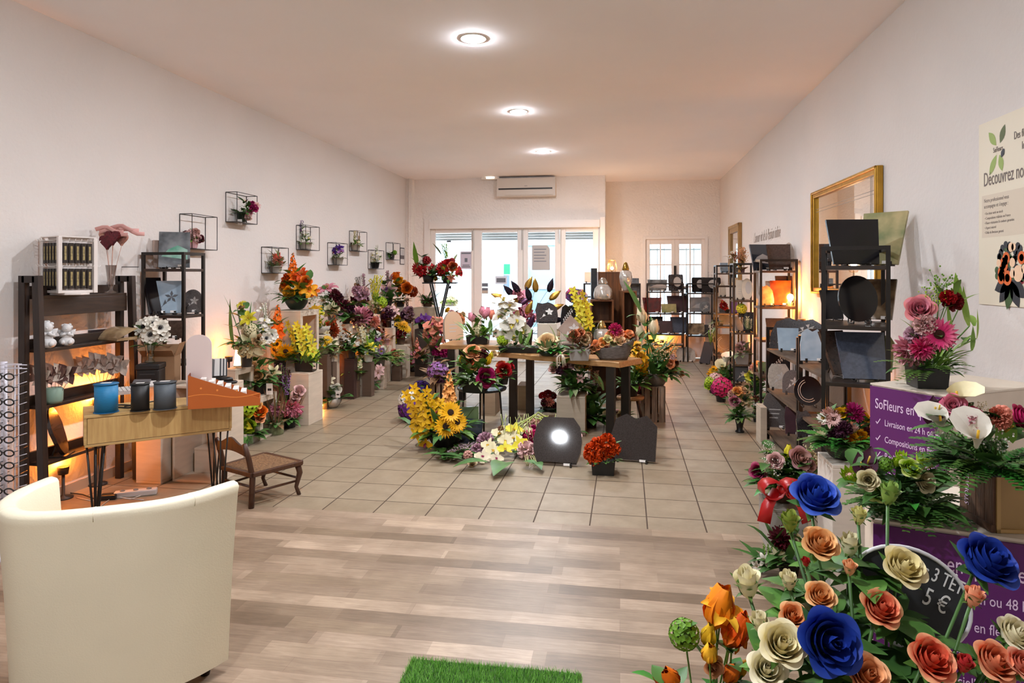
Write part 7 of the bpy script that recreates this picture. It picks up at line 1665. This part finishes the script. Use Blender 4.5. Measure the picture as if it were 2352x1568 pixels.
A('deep purple orchids in a black pot on a small shelf before the X-shaped stand', (972, 754), ('f', 10.0), 'cup:black:26x14', 'oc:purple 968,733,22 978,730,20; oc:plum 962,738,18; li:lilac 984,738,14', 'b:1:12:16', tagpx=(976, 748, 8, 12))
pt_plinth('dark plinth under the deep purple orchids', 957, 988, (972, 754.5), ('f', 10.0), .2, col='#3a2c24')
A('large salmon orchids in a dark pot under the purple ones', (1000, 815), ('f', 9.0), 'cup:dark:28x20', 'oc:salmon 995,745,36 1008,760,34 990,768,32 1004,780,30 1016,745,26; oc:peach 985,757,24; li:salmon 1012,735,24', 'b:4:16:30 w:1:10:46')
A('pink bromeliad with tall leaf in a dark pot near the deepest hydrangea', (964, 836), ('f', 9.6), 'cup:dark:24x18', 'li:pink 966,812,26; sp:salmon 958,800,50; li:lpink 970,822,20; le:brown 953,790,60', 'w:4:10:50 b:1:14:22')
def outside_table(u0, u1, v, y, lab):
    a, b = onY(u0, v, y), onY(u1, v, y); t = thing('garden_table', lab, 'table', ((a.x + b.x) / 2, y, -.04)); w_ = (b.x - a.x) / 2; h = a.z + .04
    q = MB(); q.bx(-w_, w_, -.25, .25, h - .03, h); q.build('table_top', WHITE, t)
    for sx in (-1, 1):
        for sy in (-1, 1): q = MB(); q.bx(sx * w_ * .9 - .02, sx * w_ * .9 + .02, sy * .21 - .02, sy * .21 + .02, 0, h - .03); q.build('leg', WHITE, t)
outside_table(1008, 1060, 702, 12.4, 'white garden table outside carrying the yellow-green bush')
A('round yellow-green bush on the white table outside the door', (1032, 702), ('Y', 12.4), 'cup:stone:30x8', 'hy:cream 1030,690,26 1020,692,20 1042,692,20', 'b:2:60:14 b:3:30:12', cat='potted plant', name='potted_bush', stems=False)
outside_table(1298, 1350, 716, 12.3, 'white garden table outside carrying the purple and pink cyclamen')
A('purple cyclamen in a green-leaved pot on the table outside the door', (1316, 716), ('Y', 12.3), 'cup:dark:24x10', 'pe:purple 1316,680,26; pe:mag 1308,678,20; pe:lilac 1322,672,20; hy:hot 1312,668,16', 'b:1:40:18', cat='potted plant', name='potted_flower')
A('pink cyclamen beside the purple one on the table outside', (1338, 716), ('Y', 12.25), 'cup:dark:22x10', 'pe:pink 1334,675,22; pe:lpink 1342,682,18; pe:hot 1328,682,14', 'b:1:30:16', cat='potted plant', name='potted_flower')
# papers on the door glass
def door_sheet(u0, v0, u1, v1, label, col, cut=False, lines=(), y=YM + .035, name='door_notice', cat='notice'):
    a, b = onY(u0, v0, y), onY(u1, v1, y); w_, h = b.x - a.x, a.z - b.z
    pl = [(0, 0), (w_, 0), (w_, h * .85), (w_ * .85, h), (0, h)] if cut else [(0, 0), (w_, 0), (w_, h), (0, h)]
    q = MB(); q.prism(pl, -.001, .001)
    for x0, z0, x1, z1 in lines: q.bx(w_ * x0, w_ * x1, -.0016, -.001, h * z0, h * z1, 1)
    tag(q.build(name, [mat(col, .6), mat('#6a707c', .6)], None, (a.x, y, b.z)), label, cat)
door_sheet(1222, 563, 1263, 620, 'grey notice with a cut corner on the door glass', '#b5b2b0', True, [(.1, .82 - .12 * i, .8 - .1 * (i % 2), .85 - .12 * i) for i in range(5)])
door_sheet(1057, 577, 1084, 618, 'pale lilac notice with a mask symbol on the door glass', '#c9c4d4', False, [(.1, .85, .9, .93), (.38, .4, .62, .62), (.15, .1, .85, .16), (.2, .2, .8, .25)])
door_sheet(1138, 634, 1164, 652, 'white and blue sticker low on the wide door leaf', '#d8e0ee', False, [(.1, .2, .9, .75)], name='door_sticker', cat='sticker')
door_sheet(1107, 650, 1121, 658, 'upper small dark payment sticker at the edge of the wide door leaf', '#9aa0a8', False, [(.05, .1, .95, .9)], name='door_sticker', cat='sticker')
door_sheet(1107, 661, 1121, 674, 'lower small beige payment sticker at the edge of the wide door leaf', '#b8ada0', False, [(.05, .55, .95, .95)], name='door_sticker', cat='sticker')
p = onY(1156, 618, 15.5); q = MB(); q.bx(-.16, .16, -.02, .02, -.12, .12, 0); q.bx(-.15, .15, -.03, -.02, -.5, -.14, 1); q.bx(-.02, .02, -.01, .01, -(p.z + .04), -.5, 2)
tag(q.build('street_sign', [mat('#2fae7a', .5), mat('#8296a8', .5), STEEL], None, p), 'green sign on a post across the street outside the wide leaf', 'sign')
# ------------------------------------------------------------------ counters with purple panels, close to the camera
PURP = mat('#5b1e63', .4); LILAC = mat('#e3c9e6', .5); TOPM = mat('#d9cdbd', .5, var=.05, scale=4)
def counter(label, A0, d1, L1, d2, L2, zb, ztop, panel_h, lines, head, hs, p0=0.0):
    yaw = math.atan2(d1.y, d1.x)
    t = thing('display_counter', label, 'counter', (A0.x, A0.y, zb), yaw); h = ztop - zb
    q = MB(); q.bx(0, L1, 0.003, L2, 0, h); q.build('counter_box', mat('#d3c5b4', .6, var=.05), t, bevel=.004)
    q = MB(); q.bx(-.002, L1 + .002, .0, L2 + .002, h, h + .006); q.build('counter_top', TOPM, t)
    q = MB(); q.bx(p0, L1, -.004, .002, h - panel_h, h - .004); pn = q.build('purple_panel', PURP, t)
    def line(body, x, z, s_, sx, nm):
        q = MB(); text_mesh(body, s_, q, Matrix.Translation((p0 + x, -.0048, z)) @ Matrix.Rotation(PI / 2, 4, 'X'), 0, sx); q.build(nm, LILAC, pn)
    line(head, .022, h - .085, hs, .62, 'panel_heading')
    for i, b in enumerate(lines):
        z = h - .145 - .062 * i
        line(b, .062, z, hs * .62, .68, 'panel_line')
        q = MB(); q.M = Matrix.Translation((p0 + .026, -.0046, z)); q.bar((0, 0, .010), (.006, 0, .002), .003, .001, up=(0, 1, 0)); q.bar((.005, 0, .002), (.018, 0, .022), .003, .001, up=(0, 1, 0)); q.M = None; q.build('check_mark', LILAC, pn)
    return t
LN = ['Livraison en 24 h ou 48 h', 'Compositions en fleurs', 'Réalisée à la commande', 'Fleurs artificielles']
Z1 = 1.09
A1, B1 = onZ(2000, 879, Z1), onZ(2168, 907, Z1); d1 = (B1 - A1).normalized(); d2 = Vector((-d1.y, d1.x, 0))
counter('tall counter with purple panel and check-mark list, carrying the pink bouquet', A1, d1, (B1 - A1).length + .01, d2, .55, 0, Z1 - .006, .50, LN, 'SoFleurs en quelques', .054)
Z2 = .94
A2, B2 = onZ(2057, 1199, Z2), onZ(2335, 1237, Z2); e1 = (B2 - A2).normalized(); A2 = A2 - e1 * .045
counter('lower counter with purple panel right behind the rose bunch, carrying the storage box', A2, e1, .62, None, .36, 0, Z2 - .006, .48, LN, 'SoFleurs en quelques mots', .052, 0.0)
# storage box
C0, C1 = onZ(2288, 1223, Z2 + .001), onZ(2210, 1177, Z2 + .001)
sd = (C1 - C0); sl = sd.length; yaw = math.atan2(sd.y, sd.x) - PI / 2
t = thing('storage_box', 'brown wooden box lettered STORAGE on the lower purple counter', 'box', C0, yaw)
hh = .14; BX = wood('#4e3320', '#6d4a30', .6, 'Z', 5, .1)
q = MB(); q.bx(0, .26, .004, sl - .004, .0, hh - .004); q.build('box_body', mat('#a98958', .6, var=.06), t)
q = MB()
for i in range(4): q.bx(-.006, 0, sl * (i + .03) / 4, sl * (i + .97) / 4, .012, hh)
q.bx(-.01, 0, 0, sl, 0, .016); q.build('slat_side', BX, t)
q = MB(); q.bx(0, .26, -.003, .004, 0, .008); q.bx(0, .008, -.003, .004, 0, hh); q.bx(0, .26, -.003, .004, hh - .008, hh); q.build('panel_trim', mat('#b8965f', .6), t)
for body, y, z in (('STORAGE', sl * .70, .03), ('NO.5', sl * .36, .105)):
    q = MB(); text_mesh(body, .022, q, Matrix.Translation((-.0066, y, z)) @ Matrix.Rotation(-PI / 2, 4, 'Z') @ Matrix.Rotation(PI / 2, 4, 'X') @ Matrix.Rotation(PI / 2, 4, 'Z'), 0, .8); q.build('lettering', LILAC, t)
A('pink rose, red carnation and bamboo leaf bouquet in black pot on tall counter', (2129, 888), ('z', Z1 + .001), 'box:black:70x50', 'ro:pink/salmon 2113,709,54; ca:dred 2185,690,50; ca:red 2178,682,34; ca:lpink 2125,745,48; ca:salmon 2138,752,40; pe:mauve 2100,770,38; pe:lpink 2108,758,30; mu:pink 2092,804,62; mu:hot/pink 2118,800,46; ge:hot/pink 2157,768,60; mu:dred 2157,760,26; le:#7d9f3c/#a9c060 2222,700,96; le:#7d9f3c/#a9c060 2204,662,80; le:#8fae4a/#b5c86a 2240,742,70; le:#7d9f3c/#a9c060 2190,730,90; le:#6d8f3c/#9ab957 2232,775,60; gy:green 2160,650,80; gy:lime 2140,680,60', 'w:2:34:60 f:0:10:90 b:1:30:36 w:0:10:60', cat='flower arrangement', dl=-.02)
A('white callas, pink roses and hanging fern on the storage box', (2275, 1088), ('z', Z2 + hh + .002), 'tray:green:110x24', 'cl:cream 2196,912,62; cl:white 2160,966,58; cl:white 2246,1000,70; ro:pink/hot 2190,930,44; be:hot 2233,955,40; pe:pink 2228,962,44; ca:salmon 2296,960,50; be:salmon 2300,950,36; ro:hot 2342,958,50; at:plum 2146,944,56; at:plum 2158,936,40; gy:white 2170,985,70; gy:white 2285,1010,80; gy:cream 2250,940,50; at:green 2310,980,60', 'f:1:40:130 b:1:30:60 f:0:26:110 r:1:16:60 f:5:14:120', dl=-.03)
A('cream roses, proteas and dark callas with fern on the lower counter edge', (2085, 1188), ('z', Z2 + .001), 'tray:green:90x34', 'ro:cream 1994,1102,40; ro:lime/cream 2091,1075,40; ro:cream 2124,1104,46; ro:lime/cream 2014,1128,42; pr:lime/dust 1953,1094,60; pr:lime/dust 2119,1058,52; pr:champ/dust 2140,1062,40; at:plum 1994,1056,52; at:plum 1975,1064,40; gy:dred 2157,1066,60; gy:white 2165,1085,50; gy:dred 1996,1085,40; rb:lime 2060,1060,30; hy:green 2035,1065,30; pr:lime/dust 2070,1050,40', 'f:1:46:90 b:1:60:56 r:1:24:60 f:0:36:90 b:5:10:56', dl=-.02)
def ribbon_bow(label, u, v, f, wpx):
    p = onF(u, v, f); s = f / 1532; t = thing('red_bow', label, 'bow', p, TH); m = mat('#a80f14', .35)
    for sg in (-1, 1):
        q = MB(); rows = []
        for i in range(10):
            a = PI * 2 * i / 9; r = wpx * s * .5
            c = Vector((sg * (r * .5 - r * .5 * math.cos(a)), 0, r * .42 * math.sin(a)))
            rows.append([c + Vector((0, -.05, 0)), c + Vector((0, 0, .008)), c + Vector((0, .05, 0))])
        q.strip(rows); q.build('bow_loop', m, t, solid=.002)
        q = MB(); q.strip([[Vector((sg * .01, -.02, 0)), Vector((sg * .04, .02, 0))], [Vector((sg * .06, -.05, -.08)), Vector((sg * .11, -.02, -.07))], [Vector((sg * .08, -.06, -.16)), Vector((sg * .14, -.04, -.15))]]); q.build('bow_tail', m, t, solid=.002)
    q = MB(); q.ball((0, -.02, 0), .025, 10); q.build('bow_knot', m, t)
ribbon_bow('big red satin bow on the pot with pink roses and gypsophila', 1795, 1122, 3.42, 96)
pt_plinth('grey plinth at the plank edge under the red-bowed bouquet', 1757, 1838, (1797, 1150), ('f', 3.72), .28, col='#9a948c')
A('pink rose and gypsophila bouquet wrapped with the red bow', (1797, 1149), ('f', 3.72), 'foil:brown:64x44', 'ct:lemon 1811,1037,36; ro:dust/mauve 1838,1052,44; ro:lpink 1781,1058,32; ro:mag/pink 1742,1083,36; ro:champ 1862,1055,36; pe:lpink 1892,1078,44; gy:white 1775,1072,60; gy:cream 1860,1040,50; gy:white 1765,1030,40; gy:white 1830,1075,50; rb:lime 1800,1050,26; ro:dust 1856,1068,30', 'b:1:70:46 f:0:14:60 r:1:24:44 b:5:8:44')
A('dark red chrysanthemum and white stars in a dark pot on the planks', (1812, 1318), ('z', .004), 'cup:dark:52x34', 'mu:burg 1797,1236,50; ca:dred 1802,1250,40; li:white 1755,1285,26; li:white 1738,1300,22; oc:cream 1782,1278,34; ro:cream 1830,1240,30; an:white 1770,1268,26; he:green 1765,1280,60', 'b:1:40:50 w:1:10:90')
pt_plinth('white plinth under the round basket of yellow roses', 1895, 1972, (1935, 1052), ('f', 3.25), .24, col='#cfc6bb')
A('round basket of yellow roses and magenta chrysanthemums by the purple counter', (1935, 1051), ('f', 3.25), 'bowl:green:92x44', 'ro:gold/yellow 1924,1006,32 1955,1010,32 1978,1005,34; ro:yellow 1931,948,24; ro:gold 1985,958,26; mu:mag 1962,946,40; pe:plum 1938,985,34 1915,998,26; pe:burg 1990,995,30; mu:dust 1908,955,36; li:lpink 1905,965,30; da:white 1890,960,22; da:cream 1885,1000,20; rb:yellow 1940,940,20; hy:hot 1972,950,26; pr:dust 1960,985,30; an:white 1940,1018,18; ge:lpink 1915,962,26', 'b:1:56:40 f:1:18:60 r:1:14:36 b:0:14:30 f:5:16:70', name='flower_basket', cat='flower basket')
q = MB(); c = onF(1948, 1020, 3.12); q.tube([(.11 * math.cos(a), .04 * math.sin(a), 0) for a in [PI + PI * k / 16 for k in range(17)]], .006, 6)
# slate sign with chalk lettering
def slate_sign():
    f = 1.16; p = onF(2088, 1372, f); s = f / 1532
    t = thing('slate_sign', 'oval black slate price sign with white rim among the roses', 'sign', p, TH)
    a, b = 150 * s, 106 * s; M = Euler((-.12, .47, 0)).to_matrix().to_4x4()
    q = MB(); q.M = M
    el = [(a * math.cos(k), b * math.sin(k)) for k in [2 * PI * i / 40 for i in range(40)]]; q.prism(el, -.002, .004); q.build('sign_board', mat('#24262a', .7), t)
    q = MB(); q.M = M; q.tube([(x, -.003, z) for x, z in el + el[:1]], .0035, 6, cap=False); q.build('sign_rim', mat('#d9d8da', .5), t)
    q = MB(); ch = mat('#e6e6e4', .8)
    text_mesh('Roses 3 TÊTES', .034, q, M @ Matrix.Translation((-.045, -.0028, .044)) @ Matrix.Rotation(PI / 2, 4, 'X'), 0, .72)
    text_mesh('5 €', .042, q, M @ Matrix.Translation((.02, -.0028, .002)) @ Matrix.Rotation(PI / 2, 4, 'X'), 0, .8); q.build('chalk_lettering', ch, t)
    q = MB(); q.tube([(0, .01, -.04), (-.02, .012, -.2), (-.05, .02, -.36)], .004, 6); q.build('sign_stick', mat('#7a5a3a', .7), t)
slate_sign()
# rose bunch nearest the camera: single-stem roses in a florist bucket
bp = onF(1985, 1500, 1.02); BZ = .38
pt_t = thing('bucket_stand', 'pale stand that carries the florist bucket of roses, below the picture edge', 'stand', (bp.x, bp.y, 0))
q = MB(); q.bx(-.16, .16, -.14, .14, 0, BZ); q.build('stand_body', mat('#b9a893', .6), pt_t, bevel=.004)
bk = thing('florist_bucket', 'dark florist bucket that holds the rose stems nearest the camera', 'bucket', (bp.x, bp.y, BZ + .001))
make_pot('cup', 'dark', .26, .30, bk, 'bucket_body')
ROSE = [  # kind, colour, second colour, u, v, px, depth, label
 ('rose', '#1a338f', '#24459f', 1907, 1474, 136, .92, 'big open blue silk rose low in the bunch, facing the camera'),
 ('rose', '#1b3590', '#2a4aa8', 2270, 1288, 124, 1.02, 'blue silk rose before the purple panel, beside the slate sign'),
 ('rose', '#2647ad', '#5a78c8', 1874, 1138, 104, 1.12, 'blue silk rose topmost in the bunch, before the red bow'),
 ('rose', '#e6d9a8', '#ece4c6', 1797, 1478, 100, .94, 'cream silk rose touching the big open blue rose'),
 ('rose', '#e2d398', '#eae0be', 2076, 1302, 92, 1.04, 'cream silk rose overlapping the slate sign'),
 ('rosebud', '#e8dfb8', '#efe8d0', 1716, 1332, 88, 1.05, 'cream silk rosebud sticking out farthest towards the planks'),
 ('rosebud', '#e8dfb8', '#efe8d0', 1952, 1246, 66, 1.1, 'cream half-open rose between the peach rose and the slate sign'),
 ('rose', '#e9e0bc', '#f0ead6', 1762, 1536, 84, .95, 'cream silk rose at the lower picture edge, above the orange tulips'),
 ('rosebud', '#e9e0bc', '#f0ead6', 1744, 1424, 62, 1.0, 'small cream rose above the orange and yellow tulips'),
 ('rose', '#e9e0bc', '#f0ead6', 2334, 1456, 80, .98, 'cream silk rose at the picture edge below the second blue rose'),
 ('rosebud', '#e5dcb4', '#ece4c8', 1812, 1328, 56, 1.03, 'cream bud on a tall stem left of the small red bud'),
 ('rose', '#e5a668', '#edc98f', 1884, 1248, 78, 1.06, 'peach silk rose topmost of its colour, below the topmost blue rose'),
 ('rose', '#d9694a', '#eacb92', 2024, 1396, 86, .99, 'peach rose with coral heart below the cream rose on the sign'),
 ('rose', '#e7a566', '#edd3a2', 1884, 1368, 66, 1.0, 'peach open rose right above the big blue rose'),
 ('rose', '#e3955c', '#edd0a0', 1822, 1414, 62, .99, 'peach frilled rose next to the small cream rose'),
 ('rose', '#d9593e', '#ebc08e', 2140, 1514, 98, .93, 'peach rose with red heart at the lower picture edge'),
 ('rose', '#e0835c', '#edc79c', 2286, 1520, 92, .94, 'peach rose at the lower picture edge under the picture corner'),
 ('rose', '#e59c68', '#edc79c', 1994, 1552, 92, .92, 'peach rose half cut by the lower picture edge, below the big blue rose'),
 ('rose', '#dd7a60', '#ebb694', 2346, 1524, 66, .93, 'coral peach rose at the very corner of the picture'),
 ('rosebud', '#e7a877', '#edd0a8', 1952, 1300, 46, 1.02, 'peach bud pointing up between cream and coral-hearted roses'),
 ('rosebud', '#e79a74', '#edc9a2', 2238, 1366, 62, .98, 'tall peach bud in front of the slate sign edge'),
 ('rosebud', '#8a9a3e', '#e6d07a', 1814, 1192, 62, 1.08, 'yellow-tipped green bud below the red bow'),
 ('rosebud', '#cbc57a', '#ece2b4', 1974, 1180, 50, 1.1, 'pale green-sheathed bud under the cream proteas'),
 ('rosebud', '#7d9a45', '#a9b867', 2044, 1126, 66, 1.12, 'green bud reaching up in front of the lower counter flowers'),
 ('rosebud', '#a8201f', '#c8433a', 1851, 1288, 28, 1.02, 'small dark red bud below the topmost peach rose'),
 ('rosebud', '#b8302f', '#8a9a4a', 2216, 1522, 54, .92, 'green bud with red tip between two peach roses at the lower edge'),
]
SEP = [mat('#3f6a2a', .5, col2='#5d8a3a', scale=14), mat('#2f5226', .5, col2='#47702f', scale=12)]
rdz = random.Random(21)
stem_top = Vector((bp.x, bp.y, BZ + .27))
for k, c1, c2, u, v, d, f, lb in ROSE:
    f = f + .06; p = onF(u, v, f); s = d * f / 1532
    t = thing('silk_rose', lb, 'rose', p)
    out = (p - stem_top); dr_ = Vector((out.x * .9 + SN * (.8 if k == 'rose' else .2), out.y * .9 - CS * (.8 if k == 'rose' else .25), .85)).normalized()
    if 'facing the camera' in lb: dr_ = Vector((SN, -CS, .45)).normalized()
    M = frame_z(dr_, rdz.uniform(0, 6)) @ Matrix.Diagonal((s * 1.12, s * 1.12, s * (1.2 if k == 'rose' else 1.5), 1))
    link('rose_bloom', head_mesh(k, c1, c2), t, M)
    b = -dr_ * s * (.42 if k == 'rose' else .4)
    q = MB()
    for i in range(6):
        a = i * 1.05; ax = frame_z(dr_) @ Vector((math.cos(a), math.sin(a), .9 if k != 'rose' else .25))
        leaf(q, b * .9, ax, s * .62, s * .22, 0, dr_, -.05, .2, 4)
    q.ball(tuple(b), s * .1, 8); q.build('sepal', SEP[0], t)
    root = stem_top - p + Vector((rdz.uniform(-.08, .08), rdz.uniform(-.08, .08), -.1))
    m1 = b + (root - b) * .35 - dr_ * .03
    q = MB(); q.tube([b, m1, root], .0028, 6); q.build('stem', SEP[1], t)
    for i in range(8 if d > 40 else 3):
        g = rdz.uniform(.10, .75); o = b + (root - b) * g; a = rdz.uniform(0, 6.28)
        q = MB()
        ldir = Vector((math.cos(a), math.sin(a), rdz.uniform(.0, .9))); L2 = rdz.uniform(.06, .10)
        q.tube([o, o + ldir * .03], .0016, 5)
        leaf(q, o + ldir * .02, ldir, L2, L2 * .62, 0, (0, 0, 1), .25, .22, 5)
        sdv = ldir.cross(Vector((0, 0, 1))).normalized()
        for sg in (-1, 1): leaf(q, o + ldir * .018, ldir * .5 + sdv * sg, L2 * .7, L2 * .42, 0, (0, 0, 1), .25, .22, 4)
        q.build('leaf_spray', SEP[i % 2], t)
# orange tulips and green snowball beside it
ob = onF(1630, 1560, 1.12)
st = thing('bucket_stand', 'small dark stand under the orange and yellow tulip bunch, below the picture edge', 'stand', (ob.x, ob.y, 0)); q = MB(); q.bx(-.1, .1, -.1, .1, 0, .45); q.build('stand_body', mat('#6a5a48', .6), st, bevel=.004)
A('orange and yellow tulips with a green snowball, nearest flowers over the planks', (1632, 1994), ('z', .451), 'cup:dark:150x240', 'tu:#f0840f/#f7b92e 1652,1392,112; tu:#e9590c/#f3921c 1692,1446,100; li:#f7b92e/#f29a1e 1664,1396,84; li:#f3921c/#e9590c 1690,1452,70; ct:#f2c32c 1628,1458,60; tu:#f7b92e/#f29a1e 1630,1500,60; hy:green 1571,1456,62; tu:orange/gold 1540,1556,66; li:orange 1690,1440,70; ro:peach 1640,1530,40; tu:dorange 1518,1560,50; ct:gold 1700,1535,50; tu:orange 1680,1545,60', 'b:1:40:70 r:1:12:60 b:5:10:60 w:1:8:80', dl=0)
# artificial grass mat
g0, g1 = onZ(947, 1517, .004), onZ(1336, 1552, .004)
gd = (g1 - g0); gl_ = gd.length; gy = math.atan2(gd.y, gd.x)
t = thing('grass_mat', 'green artificial grass mat on the planks at the lower picture edge', 'mat', g0, gy)
q = MB(); q.bx(0, gl_, -.45, 0, 0, .008); q.build('mat_backing', mat('#2e4a1e', .9), t)
q = MB(); rg = random.Random(3)
for i in range(15000):
    x, y = rg.uniform(0, gl_), -.45 * rg.random(); a = rg.uniform(0, 6.28); h_ = rg.uniform(.014, .028); w2 = .0014; lx, ly = rg.uniform(-.011, .011), rg.uniform(-.011, .011)
    ca, sa = math.cos(a) * w2, math.sin(a) * w2
    q.add([(x - ca, y - sa, .007), (x + ca, y + sa, .007), (x + lx, y + ly, .007 + h_)], [(0, 1, 2)], rg.randrange(2))
o = q.build('grass', [mat('#6aa83e', .6), mat('#8cc45e', .6)], t); o['kind'] = 'stuff'
